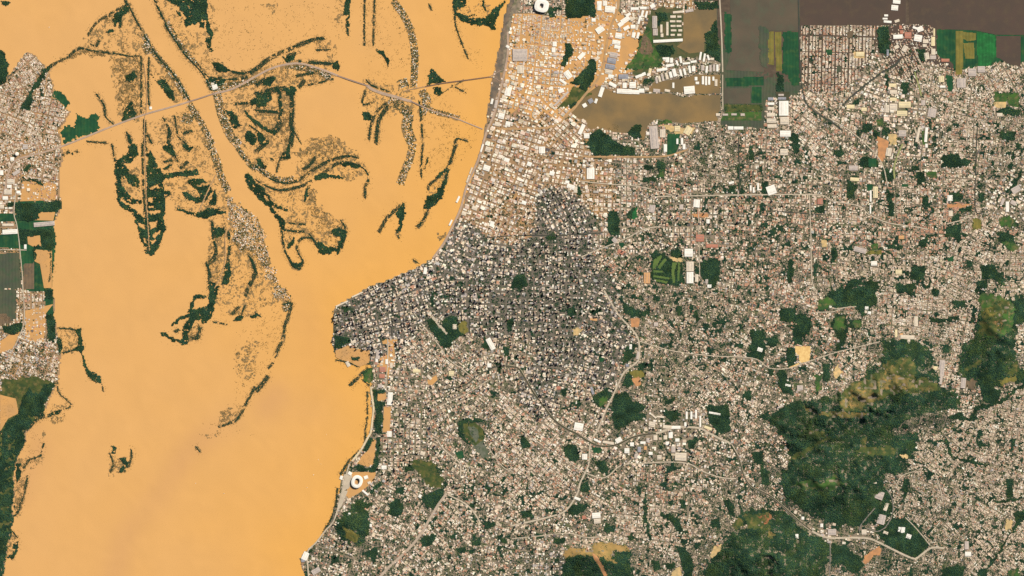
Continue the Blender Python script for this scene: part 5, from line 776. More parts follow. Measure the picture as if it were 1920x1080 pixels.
# big roofs: sheet origin, then cx, cy, w, h (sheet units), turn, colour
BIG = {
 (960, 0): '''735 70 75 45 5 W;655 55 30 45 0 W;655 22 35 26 0 W;697 25 32 35 0 W;920 65 60 20 0 W;985 60 50 20 0 W;1055 45 35 30 -30 W;850 150 70 35 -35 W;872 110 40 20 -30 W;815 182 40 30 -35 W;905 140 40 25 -35 C;858 210 45 25 -30 W;908 200 35 28 0 W;955 150 16 60 15 W;977 102 16 50 15 W;1007 108 14 50 15 W;938 205 16 40 15 C;912 262 25 40 10 W;945 265 18 45 15 W;800 268 50 40 10 W;782 318 60 32 10 W;790 352 45 25 10 W;762 412 60 38 10 P;748 455 65 40 10 G;736 500 70 36 10 G;726 538 55 32 10 C;742 572 40 25 10 W;835 575 70 35 0 G;955 570 60 20 -20 W;990 555 26 22 -20 W;1035 530 20 35 10 Y;
  1070 165 35 90 0 P;1075 240 35 50 0 P;1120 215 16 60 0 C;1165 215 16 100 0 C;1125 265 20 26 0 C;1245 90 75 16 -5 C;1330 80 60 20 -10 P;1208 125 40 18 0 C;1255 125 30 14 0 C;1205 160 40 14 0 C;1252 160 36 14 0 C;1208 195 36 14 0 C;1252 195 36 14 0 C;1262 228 28 16 0 C;1212 228 40 14 0 C;1255 262 30 16 0 C;1170 305 220 20 -3 W;1205 262 30 14 0 C;
  1165 448 28 36 0 W;1196 452 22 36 0 W;1140 438 20 14 0 W;1185 490 60 20 -10 W;1125 522 80 20 -10 W;1238 472 14 40 -20 W;1265 448 16 50 -10 W;1308 475 56 14 -5 W;1362 462 44 16 -5 W;1413 420 14 60 10 W;1442 432 14 60 10 W;1472 432 14 40 -20 W;1500 442 28 16 0 C;1430 508 22 40 0 P;1460 520 16 50 5 W;1488 512 16 50 0 P;1515 508 16 50 0 P;1540 510 16 50 0 W;
  1084 602 16 45 -10 P;1106 592 16 45 -15 C;1130 582 16 50 -15 P;1160 570 18 50 -15 C;1190 560 20 45 -15 W;1218 545 26 58 -15 W;1265 545 16 50 -15 W;1295 538 16 50 -15 W;1332 520 16 55 -10 W;1362 515 26 40 0 W;1380 590 20 26 0 W;1390 622 25 18 0 W;1432 602 16 60 0 W;1455 606 14 66 0 W;1478 605 16 60 0 W;1510 590 14 30 0 W;1530 620 20 50 0 C;
  842 685 110 35 3 W;925 690 60 30 3 W;905 638 48 45 0 W;845 640 30 40 0 W;755 635 60 25 28 W;670 690 28 75 18 W;972 680 40 30 0 W;1012 668 30 20 0 C;1085 680 50 25 5 P;1165 680 40 18 10 C;1210 640 14 40 0 W;1330 675 80 56 -5 W;612 150 30 25 0 W;660 222 60 46 -35 W;545 790 30 28 -30 W;590 757 35 32 -30 G;630 757 18 35 20 W;
  655 400 40 20 -30 C;640 442 40 14 -40 C;520 420 60 30 -45 W;490 470 40 25 -45 O;420 560 45 60 -35 W;382 612 60 18 35 W;65 520 50 60 0 C;60 412 110 90 0 P;320 330 30 36 0 W;312 374 28 36 0 W;368 680 40 30 -20 W;370 740 150 14 -45 P;560 1018 40 36 0 W;522 970 28 80 25 W;1065 1030 62 170 -5 P;1545 860 30 20 0 C;1600 860 40 14 0 P;1665 858 40 14 0 P;1730 860 30 18 0 P;1240 1060 14 40 0 W;1275 1060 16 50 0 W;1320 980 50 60 30 Y;1240 965 40 40 0 Y;1130 1000 40 60 0 C;1700 960 70 22 0 W;1640 960 40 25 0 W''',
 (1440, 0): '''965 14 55 26 5 W;950 58 50 38 5 W;886 116 28 14 0 W;878 140 36 12 0 W;897 163 58 16 5 W;968 157 35 18 -20 C;975 275 70 30 -3 W;1002 240 25 26 0 R;994 205 20 26 0 R;1050 265 50 46 0 R;1105 210 40 16 20 W;1140 218 45 36 -20 W;1125 286 58 48 10 W;1182 310 40 28 0 C;1175 342 30 20 0 C;1238 310 28 68 0 Y;1246 242 12 56 0 Y;1240 388 30 44 0 C;1190 420 36 50 -10 C;1238 430 44 28 0 P;965 352 35 25 -30 C;1026 365 35 46 30 C;1330 452 60 22 0 R;
  118 812 70 110 0 W;125 905 66 55 0 C;130 1002 80 44 0 W;105 738 60 18 0 G;98 712 40 14 0 P;20 742 40 22 0 G;22 778 50 18 0 W;22 815 50 24 0 C;22 860 60 28 0 C;25 905 68 32 0 C;30 945 68 26 0 C;935 640 55 26 0 Y;940 690 55 28 0 C;940 745 50 24 0 Y;1025 785 90 44 0 Y;940 805 56 54 0 C;1005 850 76 38 0 Y;890 815 36 56 0 C;1186 1010 20 110 5 W;1125 1010 18 110 12 C;1230 845 60 66 10 P;1300 592 40 46 0 Y;1008 1000 56 46 0 P;1164 770 30 38 0 P;620 800 60 28 0 Y;1532 542 60 56 0 P;1600 520 56 46 0 P;1450 622 66 70 0 P;898 395 16 46 0 G;1738 860 40 24 0 C;690 405 60 30 0 Y;1310 650 40 16 0 W;720 820 40 26 0 Y''',
 (960, 270): '''590 222 56 80 0 W;1385 445 46 58 5 W;1050 485 44 56 10 P;1325 815 62 58 0 W;1335 918 54 72 0 C;1335 1002 50 84 0 W;1385 1005 24 56 0 C;225 45 45 50 0 W;440 320 58 32 20 W;476 342 28 46 0 C;1410 705 60 52 0 R;1012 1005 46 80 0 O;1500 765 88 24 0 R;815 810 48 26 30 R;1270 472 28 36 0 P;1150 30 24 56 0 W;1290 20 20 40 0 W;1645 290 38 16 -15 W;770 722 38 32 45 P;1470 580 24 30 0 W;1790 330 12 40 0 W;1812 345 12 40 0 W;1845 320 12 56 0 W;1460 1030 20 30 0 P;1480 1066 30 24 0 W;130 150 34 30 20 W;300 220 36 30 15 W;90 440 34 26 20 W''',
 (1440, 270): '''795 895 44 32 0 W;690 795 94 36 15 P;1365 405 38 42 0 W;1795 470 24 76 0 W;1860 342 66 46 -30 P;25 345 66 66 -20 W;120 60 56 46 0 C;770 390 12 84 0 W;806 362 34 84 0 Y;768 490 10 64 0 W;1188 12 18 28 0 W;650 265 66 24 5 Y;390 430 38 42 0 R;1000 700 38 26 0 O;980 960 46 36 0 Y;640 180 66 36 0 P;1370 520 30 40 0 C;1760 430 20 50 20 P;1840 440 40 30 30 P;920 200 12 30 20 W;905 60 40 60 10 C''',
 (480, 540): '''1760 420 36 92 -28 W;1005 830 36 96 5 W;730 400 36 26 0 C;915 500 28 66 5 P;905 542 18 34 0 W;980 552 18 36 0 W;950 610 46 38 0 R;945 660 40 30 0 R;1490 290 28 36 0 C;1465 640 38 36 0 Y;1205 620 56 28 0 Y;1180 580 40 20 0 C;930 735 30 26 0 P;1015 580 20 40 0 C;690 570 26 40 -28 C;640 120 90 10 -25 C;760 50 90 10 -25 C;1300 670 40 20 45 C;1750 580 30 30 0 W;1640 60 30 26 0 P''',
 (480, 810): '''825 340 30 24 -20 W;705 310 28 24 30 W;640 342 20 28 20 W;370 930 42 60 25 W;352 962 26 26 0 G;450 1042 66 36 -30 P;1000 15 34 42 0 W;960 265 38 28 0 W;1250 160 34 28 20 C;1230 480 20 24 30 W;820 455 56 14 40 W;850 380 24 18 -20 C;430 950 26 20 10 C;860 700 16 24 0 W;700 615 16 20 20 W''',
 (480, 270): '''1695 30 12 60 18 W;1612 200 10 50 20 C;1515 415 14 50 25 W;1590 260 10 60 20 C;1460 590 12 46 26 W;1770 600 30 40 20 W;1730 180 50 40 18 W;1740 40 40 36 18 C;1640 480 40 30 20 C;1270 950 24 50 10 W;1560 520 34 30 20 C;1880 120 40 30 18 W''',
 (480, 0): '''1890 690 44 56 12 W;1860 730 30 30 12 C;1840 870 44 40 12 W;1890 930 36 36 12 W;1800 780 20 60 12 P;1888 350 26 18 30 W;1770 760 16 40 14 W;1810 930 40 30 12 C''',
 (960, 540): '''500 1040 66 56 10 W;125 630 38 24 0 P;1860 462 38 28 20 W;1080 272 30 28 0 P;1050 1022 46 38 10 C;1310 955 14 56 0 W;1345 955 14 56 0 W;1380 945 14 64 0 W;1300 1022 16 30 0 W;1412 1000 12 84 0 W;1520 940 86 14 10 W;1062 960 50 12 40 C;1112 966 58 12 5 C;1165 1042 66 24 5 C;890 440 18 36 0 W;944 505 18 56 10 P;602 770 18 56 -20 G;612 235 54 18 10 O;665 190 36 18 0 C;865 580 24 20 0 G;740 772 36 12 20 C;1230 1045 66 22 0 W;1470 1050 60 20 20 Y;350 750 30 24 0 R;530 640 26 18 0 P''',
 (960, 810): '''1265 185 84 58 3 C;862 140 36 36 0 W;1105 190 32 32 0 C;545 185 38 42 0 W;632 625 62 40 -5 W;640 668 50 34 -5 C;490 500 48 18 20 W;800 60 46 34 -30 W;722 80 84 18 10 C;640 65 56 16 25 W;1210 130 30 46 0 P;900 92 28 28 0 W;982 80 38 18 0 W;932 180 28 36 0 P;1190 22 30 46 0 W;1075 42 28 36 0 C;955 130 26 40 0 G;1040 160 28 22 0 W;1150 40 26 30 0 C;1240 60 30 24 0 W;1165 85 24 26 0 W;1020 60 24 30 0 P;540 640 26 26 0 R;1000 120 20 26 0 O''',
 (1440, 540): '''1110 250 28 76 0 C;1462 712 36 76 5 P;960 340 18 56 0 Y;1045 368 106 28 3 C;240 752 44 44 0 P;740 150 26 22 0 W;760 185 24 20 10 W;735 178 20 20 0 C;1300 600 40 120 5 P;1290 690 26 60 8 P;1250 600 30 26 0 Y;150 730 40 16 10 W;90 890 50 14 -20 P;1055 400 20 30 0 C;1000 350 24 20 0 O''',
 (1440, 810): '''830 472 70 60 20 P;850 655 56 72 15 P;885 560 26 60 20 C;1012 735 28 42 5 W;985 730 18 36 10 W;1055 782 36 32 20 W;720 750 36 36 0 C;1500 915 44 34 0 W;882 755 36 20 20 C;402 700 20 26 0 W;260 645 20 22 0 W;215 782 22 36 0 W;205 600 20 24 20 C;1490 850 30 60 0 P;480 750 60 44 0 P;800 380 24 10 0 C''',
 (0, 270): '''92 112 28 26 0 W;75 658 112 34 -3 W;60 606 86 18 0 C;15 470 30 28 0 C;10 215 30 36 0 W;190 20 38 36 0 P;82 280 56 36 0 C;60 360 56 36 0 C;122 215 56 26 -30 P;190 770 18 32 0 W;332 600 156 32 -5 P;40 405 40 26 0 W;70 318 34 24 0 W''',
 (0, 0): '''1612 652 38 34 -20 W;1130 810 18 20 0 W;1595 630 22 20 0 C''',
}

UNDERLAY = [('dark wet grassland between the flooded northern fields', [(1340, -60), (1500, -60), (1500, 172), (1474, 182), (1436, 186), (1432, 240), (1362, 236), (1352, 180), (1345, 60)], 'murk', .5),
 ('dark grassland beyond the factory yard', [(1752, 44), (1940, 44), (1940, 118), (1880, 112), (1850, 124), (1790, 128), (1770, 118), (1756, 100)], 'green', .8),
 ('dark green farmland of the western bank', [(26, 376), (114, 376), (100, 412), (104, 450), (96, 540), (100, 590), (84, 590), (84, 545), (46, 545), (36, 470), (28, 420)], 'green', .6),
 ('mottled olive ground along the southwestern shore', [(0, 712), (60, 705), (105, 715), (80, 770), (40, 815), (0, 830)], 'olive', 1.0),
 ('rough green land north of the airport', T(960, 0, [(960, 300), (1040, 60), (1280, 60), (1290, 330), (1560, 330), (1560, 420), (1130, 440), (1000, 560), (900, 560)]), 'wetgrass', .8),
 ('olive clearings of the southwestern shore forest', [(-60, 812), (46, 812), (44, 835), (27, 860), (24, 922), (21, 965), (18, 990), (8, 1047), (-60, 1120)], 'olive', .4)]
CLEAR = [[(1500, -60), (1665, -60), (1665, 46), (1500, 46)], [(1694, -60), (1940, -60), (1940, 46), (1694, 46)], [(1640, 55), (1668, 50), (1668, 100), (1648, 110)], [(955, -40), (980, -40), (975, 20), (960, 30), (948, 130), (930, 140), (940, 60)]]
# ------------------------------------------------------------------ masks
LAND = polymask(EAST_LAND) | polymask(WEST_LAND)
LAND = ragged(LAND, .35)
HOLE = np.zeros((H_, W_), bool)
for q in HOLES:
    fill(HOLE, q)
WOOD = [ragged(polymask(p), 1.5 if 'hill' in ph or 'big dark' in ph else .7) for ph, p in WOODS]
FIELDM = []
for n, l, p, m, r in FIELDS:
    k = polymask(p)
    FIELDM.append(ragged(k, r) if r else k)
ROADM = np.zeros((H_, W_), bool)
for l, p, w, m in ROADS:
    linemask(ROADM, p, w * 1.25 + .8)
FIELDALL = np.zeros((H_, W_), bool)
for k in FIELDM:
    FIELDALL |= k
WOODALL = np.zeros((H_, W_), bool)
for k in WOOD:
    WOODALL |= k
FLOODM = [polymask(p) for _, _, p, _ in FLOODS]
OPENFLOOD = np.zeros((H_, W_), bool)
SPARSEFLOOD = np.zeros((H_, W_), bool)
for i, k in enumerate(FLOODM):
    lab = FLOODS[i][1]
    if i == 0: continue
    if 'factory' in lab or 'western river town' in lab or 'southwestern houses' in lab or 'plaza' in lab:
        SPARSEFLOOD |= k
    else:
        OPENFLOOD |= k

# ------------------------------------------------------------------ relief
yy, xx = np.mgrid[0:H_, 0:W_].astype(float) - MG
def bump(cx, cy, rx, ry, rot, h):
    a = math.radians(rot)
    u = (xx - cx) * math.cos(a) + (yy - cy) * math.sin(a)
    v = -(xx - cx) * math.sin(a) + (yy - cy) * math.cos(a)
    return h * np.exp(-((u / rx) ** 2 + (v / ry) ** 2))
relief = (bump(1640, 745, 130, 42, -14, 210) + bump(1530, 800, 80, 36, -25, 130) + bump(1590, 880, 110, 45, -8, 130) + bump(1560, 925, 70, 36, 0, 80) + bump(1700, 690, 50, 38, 10, 90)
          + bump(1440, 1050, 90, 55, 5, 190) + bump(1110, 1045, 55, 26, 4, 110) + bump(1870, 620, 38, 85, 8, 130) + bump(660, 985, 26, 26, 0, 70) + bump(1730, 785, 70, 14, -14, 60))
def turned(cell, seed, ang, k):
    a = math.radians(ang)
    u, v = xx * math.cos(a) + yy * math.sin(a) + WARPX * k, -xx * math.sin(a) + yy * math.cos(a) + WARPY * k
    return at(blur(vnoise(cell, seed), 2), np.mod(u, 1900), np.mod(v, 1060))
rid = 1 - np.abs(turned(30, 51, 33, 2.0) + turned(26, 54, -21, 2.0) - 1)
rid2 = 1 - np.abs(turned(13, 52, 17, 1.0) + turned(11, 55, 61, 1.0) - 1)
rid, rid2 = blur(rid, 2), blur(rid2, 2)
relief *= 1.35
relief *= 0.66 + 0.50 * rid ** 2 + 0.13 * rid2 ** 2
south = np.clip((xx - 1000) / 250, 0, 1) * np.clip((yy - 380) / 200, 0, 1)
HT = 3.0 + relief + south * (vnoise(60, 53) * 22)
lb = blur(LAND, 1)
HT = np.where(lb > .98, HT, -5 + (HT + 5) * np.clip(lb * 1.25 - .12, 0, 1))
def zat(px, py):
    fx, fy = np.asarray(px, float) + MG - .5, np.asarray(py, float) + MG - .5
    j, i = np.clip(fx.astype(int), 0, W_ - 2), np.clip(fy.astype(int), 0, H_ - 2)
    u, v = np.clip(fx - j, 0, 1), np.clip(fy - i, 0, 1)
    return (HT[i, j] * (1 - u) + HT[i, j + 1] * u) * (1 - v) + (HT[i + 1, j] * (1 - u) + HT[i + 1, j + 1] * u) * v

FLZ = np.where(np.any(FLOODM, axis=0), 6.3, .2)
UNDER = [ragged(polymask(p), r) for l, p, m, r in UNDERLAY]
NOBUILD = np.any(UNDER, axis=0)
for p in CLEAR:
    fill(NOBUILD, p)
# ------------------------------------------------------------------ materials of the ground
M = {}
M['earth'] = mat('city_ground', (.27, .21, .145), (.16, .132, .098), .012, c=(.085, .105, .042), scale2=.007)
M['undergrowth'] = mat('undergrowth', (.012, .033, .023), (.021, .043, .025), .004, rough=.95, spec=.05)
M['green'] = mat('green_field', (.022, .085, .036), (.016, .055, .030), .003, rough=.95, spec=.05, rows=.07, detail=6.0, c=(.045, .095, .035))
M['brightgreen'] = mat('rice_field', (.022, .145, .040), (.022, .095, .034), .004, rough=.95, spec=.05, rows=.07, detail=6.0, c=(.03, .17, .05))
M['meadow'] = mat('meadow', (.060, .125, .030), (.034, .070, .030), .006, rough=.95, spec=.05, c=(.16, .14, .06), scale2=.012)
M['fairway'] = mat('fairway', (.11, .16, .045), (.08, .13, .04), .01, rough=.95, spec=.05)
M['olive'] = mat('olive_heath', (.085, .098, .030), (.038, .062, .025), .006, rough=.95, spec=.05, c=(.17, .13, .05), scale2=.01)
M['oliveyellow'] = mat('olive_field', (.21, .17, .045), (.13, .12, .035), .006, rough=.95, spec=.05, rows=.07, detail=6.0, c=(.15, .15, .05))
M['heath'] = mat('tan_heath', (.20, .152, .058), (.085, .095, .034), .007, rough=.95, spec=.05, c=(.32, .20, .07), scale2=.011)
M['tanheath'] = mat('dry_heath', (.32, .20, .075), (.20, .15, .055), .006, rough=.95, spec=.05)
M['murk'] = mat('wet_olive_field', (.085, .090, .055), (.060, .072, .052), .003, rough=.9, spec=.1, rows=.07, detail=6.0, c=(.05, .085, .045))
M['brownfield'] = mat('brown_field', (.17, .12, .075), (.105, .085, .060), .004, rough=.95, spec=.05, rows=.07, detail=6.0, c=(.20, .13, .07))
M['sand'] = mat('sandy_ground', (.62, .42, .19), (.38, .29, .15), .012, rough=.95, spec=.05)
M['quarry'] = mat('quarry_sand', (.72, .50, .21), (.60, .38, .15), .02, rough=.95, spec=.05)
M['clay'] = mat('clay', (.52, .25, .11), (.38, .20, .10), .012, rough=.95, spec=.05)
M['rust'] = mat('rust_soil', (.33, .12, .06), (.20, .11, .05), .01, rough=.95, spec=.05)
M['pale'] = mat('pale_road', (.50, .42, .315), (.41, .345, .26), .01, rough=.9, spec=.1)
M['cream'] = mat('cream_promenade', (.66, .54, .36), (.52, .42, .28), .01, rough=.9, spec=.1)
M['roadpink'] = mat('concrete_road', (.44, .31, .22), (.34, .25, .19), .01, rough=.9, spec=.1)
M['roadtan'] = mat('tan_road', (.46, .28, .13), (.34, .22, .12), .01, rough=.9, spec=.1)
M['earthroad'] = mat('worn_road', (.44, .34, .26), (.36, .29, .22), .01, rough=.9, spec=.1)
M['roadgrey'] = mat('grey_road', (.24, .215, .18), (.17, .155, .135), .01, rough=.9, spec=.1)
M['asphalt'] = mat('asphalt_road', (.060, .058, .055), (.050, .062, .040), .01, rough=.9, spec=.1)
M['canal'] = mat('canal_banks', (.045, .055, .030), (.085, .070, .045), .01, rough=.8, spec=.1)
M['verge'] = mat('grass_verge_road', (.34, .33, .14), (.20, .24, .09), .01, rough=.9, spec=.1)
M['racegrey'] = mat('sandy_infield', (.15, .15, .115), (.085, .105, .065), .01, rough=.95, spec=.05)
M['mud'] = mat('mudbank', (.20, .145, .10), (.11, .095, .075), .01, rough=.8, spec=.15)
M['wetgrass'] = mat('wet_rough_grass', (.115, .095, .046), (.055, .080, .034), .005, rough=.9, spec=.1, detail=5.0, c=(.030, .062, .030), scale2=.009)
M['trees'] = attr_mat('foliage', 'colour', .95, .05)
M['roofs'] = attr_mat('roof_tiles', 'colour', .75, .15)
M['wall'] = mat('rendered_wall', (.46, .42, .37), (.36, .33, .30), .02)
WATER = {O_: mat('orange_floodwater', (.57, .300, .100), (.46, .26, .105), .004, rough=.55, spec=.25, lo=.3, hi=.7), B_: mat('brown_floodwater', (.235, .150, .060), (.155, .112, .056), .0016, rough=.5, spec=.25, lo=.38, hi=.62, detail=4.0),
         D_: mat('dark_floodwater', (.080, .053, .040), (.068, .050, .038), .002, rough=.5, spec=.25, c=(.085, .060, .040)), G_: mat('grey_floodwater', (.110, .084, .056), (.078, .068, .047), .0016, rough=.5, spec=.25, c=(.085, .085, .055))}

# ------------------------------------------------------------------ ground and river
def grid(name, m, px0, px1, py0, py1, step, zf, colf=None):
    xs, ys = np.arange(px0, px1 + .1, step), np.arange(py0, py1 + .1, step)
    X, Y = np.meshgrid(xs, ys)
    v = np.stack([wx(X), wy(Y), zf(X, Y)], -1).reshape(-1, 3)
    nx, ny = len(xs), len(ys)
    i = (np.arange(ny - 1)[:, None] * nx + np.arange(nx - 1)).ravel()
    q = np.stack([i, i + nx, i + nx + 1, i + 1], -1)
    o = raw(name, v, q.ravel(), np.arange(len(q)) * 4, np.full(len(q), 4), m, smooth_=True)
    if colf is not None:
        a = o.data.attributes.new('colour', 'FLOAT_COLOR', 'POINT')
        a.data.foreach_set('color', np.ascontiguousarray(colf(X, Y).reshape(-1, 4), np.float32).ravel())
    return o
tag(grid('ground', M['earth'], -MG, 1920 + MG, -MG, 1080 + MG, 6, lambda X, Y: zat(X, Y)), 'dusty city ground with hills rising out of it', None, None, 'structure')

coast = np.array(smooth(EAST_COAST, 12))
def silt(X, Y):
    d = np.full(X.shape, 1e9)
    for a, b in coast:
        d = np.minimum(d, np.hypot(X - a, Y - b))
    k = np.exp(-d / 170.0)
    n1, n2 = vnoise(90, 71), vnoise(38, 72)
    nn = np.clip((at(n1, X, Y) - .5) * .7 + (at(n2, X, Y) - .5) * .4, -1, 1)
    k = np.clip(k * 1.1 + nn * .28, 0, 1)[..., None]
    lo, hi = np.array([.604, .334, .121]), np.array([.645, .334, .084])
    c = lo * (1 - k) + hi * k
    # greyer, less silty current threads
    t = np.zeros(X.shape)
    for (p, w, s) in (([(430, 790), (350, 850), (300, 930), (240, 1000), (210, 1090)], 26, .8), ([(500, 760), (520, 740)], 30, .8), ([(60, 800), (75, 830), (62, 870), (40, 930)], 22, .7), ([(580, 230), (620, 210), (600, 250)], 30, -.5), ([(560, 560), (590, 640), (580, 760)], 40, .3)):
        for a, b in smooth(p, 12):
            t = np.where(s > 0, np.maximum(t, s * np.exp(-((X - a) ** 2 + (Y - b) ** 2) / w ** 2)), t)
    t = (t * (.4 + .4 * at(n2, X, Y)))[..., None]
    c = c * (1 - t) + np.array([.515, .275, .115]) * t
    st_ = vnoise(5, 73)
    a_ = at(st_, (X * .5 + Y * .22) * .9, (Y * .10 - X * .05) * .9 + 400) - .5
    b_ = at(vnoise(16, 74), X, Y) - .5
    c = c * (1 + .035 * a_ + .05 * b_)[..., None]
    return np.concatenate([c, np.ones(X.shape + (1,))], -1)
MW, _t, _b = nodes_of('silty_river_water')
_n = _t.nodes.new('ShaderNodeAttribute'); _n.attribute_name = 'colour'
_t.links.new(_n.outputs['Color'], _b.inputs['Base Color'])
_b.inputs['Roughness'].default_value = .5
_b.inputs['Specular IOR Level'].default_value = .25
tag(grid('river', MW, -330, 2250, -330, 1410, 14, lambda X, Y: np.zeros(X.shape), silt), 'wide silty orange river in flood', None, None, 'structure')
FAR = mat('distant_river_water', (.58, .31, .11), (.54, .28, .10), .0005, rough=.5, spec=.25)
E = 90000.0
tag(mesh('far_water', [(-E, -E, -9), (E, -E, -9), (E, E, -9), (-E, E, -9)], [(0, 1, 2, 3)], FAR), 'silty water beyond the mapped river', None, None, 'structure')

def cells(name, mask, m, dz, parent=None, floor=None, st=1):
    i, j = np.where(mask[::st, ::st])
    i, j = i * st, j * st
    if len(i) == 0:
        return None
    key = np.concatenate([(i + a * st) * (W_ + 1) + (j + b * st) for a, b in ((0, 0), (1, 0), (1, 1), (0, 1))])
    u, inv = np.unique(key, return_inverse=True)
    py, px = u // (W_ + 1) - MG, u % (W_ + 1) - MG
    z = zat(px, py)
    if floor is not None:
        z = np.maximum(z, at(FLZ, px - .5, py - .5) - .9 if floor < 0 else floor)
    v = np.stack([wx(px), wy(py), z + dz], -1)
    q = inv.reshape(4, -1).T
    return raw(name, v, q.ravel(), np.arange(len(q)) * 4, np.full(len(q), 4), m, parent, smooth_=True)

def ngon(name, pts, m, z):
    p = pts
    area = sum(a[0] * b[1] - b[0] * a[1] for a, b in zip(p, p[1:] + p[:1]))
    if area > 0:
        p = p[::-1]
    return mesh(name, [(float(wx(a)), float(wy(b)), z) for a, b in p], [tuple(range(len(p)))], m)

for i, (n, l, p, k) in enumerate(FLOODS):
    tag(ngon(n, p, WATER[k], 4.6 + .05 * i), l, None, None, 'structure')
for i, ((l, p, m, r), k) in enumerate(zip(UNDERLAY, UNDER)):
    tag(cells('field', k, M[m], .5 + .05 * i, floor=.2, st=2), l, None, None, 'structure')
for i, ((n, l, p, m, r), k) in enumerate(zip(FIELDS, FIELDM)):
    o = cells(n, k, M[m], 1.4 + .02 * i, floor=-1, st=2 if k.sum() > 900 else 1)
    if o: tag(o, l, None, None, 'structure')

def ribbon(name, pts, w, m, dz, skirt=5.0, parent=None, zf=None, step=3.0):
    p = np.array(smooth(pts, step))
    t = np.gradient(p, axis=0)
    t /= np.linalg.norm(t, axis=1)[:, None] + 1e-9
    nrm = np.stack([-t[:, 1], t[:, 0]], -1) * w / 2
    L, R = p + nrm, p - nrm
    z = (np.maximum(np.maximum(zat(L[:, 0], L[:, 1]), zat(R[:, 0], R[:, 1])), 1.4) if zf is None else zf(p)) + dz
    v = []
    for a, b, c in zip(L, R, z):
        v += [(wx(a[0]), wy(a[1]), c - skirt), (wx(a[0]), wy(a[1]), c), (wx(b[0]), wy(b[1]), c), (wx(b[0]), wy(b[1]), c - skirt)]
    f = []
    for k in range(len(p) - 1):
        a, b = 4 * k, 4 * k + 4
        f += [(a, b, b + 1, a + 1), (a + 1, b + 1, b + 2, a + 2), (a + 2, b + 2, b + 3, a + 3)]
    f += [(0, 1, 2, 3), (4 * len(p) - 1, 4 * len(p) - 2, 4 * len(p) - 3, 4 * len(p) - 4)]
    return mesh(name, v, f, m, parent)
for i, (l, p, w, m) in enumerate(ROADS):
    tag(ribbon('road', p, w * 1.25, M[m], 4.2 + .04 * i), l, None, None, 'structure')
for i, (l, p, w) in enumerate(CANALS):
    tag(ribbon('canal', p, w, M['canal'], 7.5 + .04 * i), l, None, None, 'structure')

# ------------------------------------------------------------------ vegetation
def trees(name, px, py, z, r, h, c, parent=None, K=5):
    n = len(px)
    ang = np.arange(K) * 2 * math.pi / K + rng.random((n, 1)) * 6.28
    rr = r[:, None] * (.72 + .5 * rng.random((n, K)))
    x0, y0 = wx(px), wy(py)
    v = np.zeros((n, K + 1, 3))
    v[:, :K, 0] = x0[:, None] + np.cos(ang) * rr
    v[:, :K, 1] = y0[:, None] + np.sin(ang) * rr
    v[:, :K, 2] = (z + h * .22)[:, None] + h[:, None] * .3 * rng.random((n, K))
    v[:, K, 0] = x0 + (rng.random(n) - .5) * r * .7
    v[:, K, 1] = y0 + (rng.random(n) - .5) * r * .7
    v[:, K, 2] = z + h
    base = (np.arange(n) * (K + 1))[:, None, None]
    tri = np.array([[k, (k + 1) % K, K] for k in range(K)])[None] + base
    loops = tri.reshape(-1)
    nf = n * K
    cc = np.repeat(c, K, 0) * (.85 + .3 * rng.random((nf, 1)))
    cc = np.concatenate([cc, np.ones((nf, 1))], -1)
    return raw(name, v.reshape(-1, 3), loops, np.arange(nf) * 3, np.full(nf, 3), M['trees'], parent, cc)

GREENS = np.array([(.017, .047, .032), (.022, .055, .032), (.014, .038, .030), (.029, .066, .030), (.044, .080, .027)])
def greens(n, w=(.3, .25, .25, .15, .05)):
    return GREENS[rng.choice(5, n, p=w)]
def lattice(x0, x1, y0, y1, s):
    X, Y = np.meshgrid(np.arange(x0, x1, s), np.arange(y0, y1, s * .87))
    X = X + (np.arange(X.shape[0]) % 2)[:, None] * s / 2
    X = X + (rng.random(X.shape) - .5) * s * .9
    Y = Y + (rng.random(X.shape) - .5) * s * .9
    return X.ravel(), Y.ravel()

LANDz = LAND
taken = np.zeros((H_, W_), bool)
IWX, IWY = [], []
for (ph, p), k in zip(WOODS, WOOD):
    k = k & ~HOLE & ~FIELDALL & ~taken
    if 'shore forest' in ph:
        k = k & ((vnoise(9, 332) * .55 + vnoise(4, 333) * .45) > .36)
    if 'island' in ph or 'marsh' in ph or 'arrow' in ph:
        k &= (vnoise(4, 330) * .6 + vnoise(2, 331) * .4) > .22
    taken |= k
    i, j = np.where(k)
    if len(i) < 2:
        continue
    s = 1.6 if len(i) < 3000 else 1.95
    X, Y = lattice(j.min() - MG, j.max() + 1 - MG, i.min() - MG, i.max() + 1 - MG, s)
    ok = at(k, X, Y) & ~at(ROADM, X, Y)
    X, Y = X[ok], Y[ok]
    n = len(X)
    if n == 0:
        continue
    patch = at(vnoise(11, 300), X, Y)
    c = greens(n) * (.62 + .9 * patch)[:, None] * np.array([1.25, 1.08, .95])
    olive_mix = np.clip((at(vnoise(23, 340), X, Y) * .65 + at(vnoise(8, 341), X, Y) * .35 - (.48 if 'hill' in ph else .55)) * 4, 0, 1)[:, None] * rng.random((n, 1))
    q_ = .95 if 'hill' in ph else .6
    c = c * (1 - q_ * olive_mix) + np.array([.058, .088, .026]) * q_ * olive_mix  # crowns blended by noise towards a lighter olive leaf colour
    if 'island' in ph or 'marsh' in ph or 'arrow' in ph:
        IWX.append(X); IWY.append(Y)
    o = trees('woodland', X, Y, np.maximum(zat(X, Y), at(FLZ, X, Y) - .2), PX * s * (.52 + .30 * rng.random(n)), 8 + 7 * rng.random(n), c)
    cells('undergrowth', k & ~ROADM, M['undergrowth'], .9, o, -1, 1 if n < 150 else 2)
    tag(o, None, 'woods', None, 'stuff')
    PENDING.append((o, ph, float(np.mean(X)), float(np.mean(Y))))

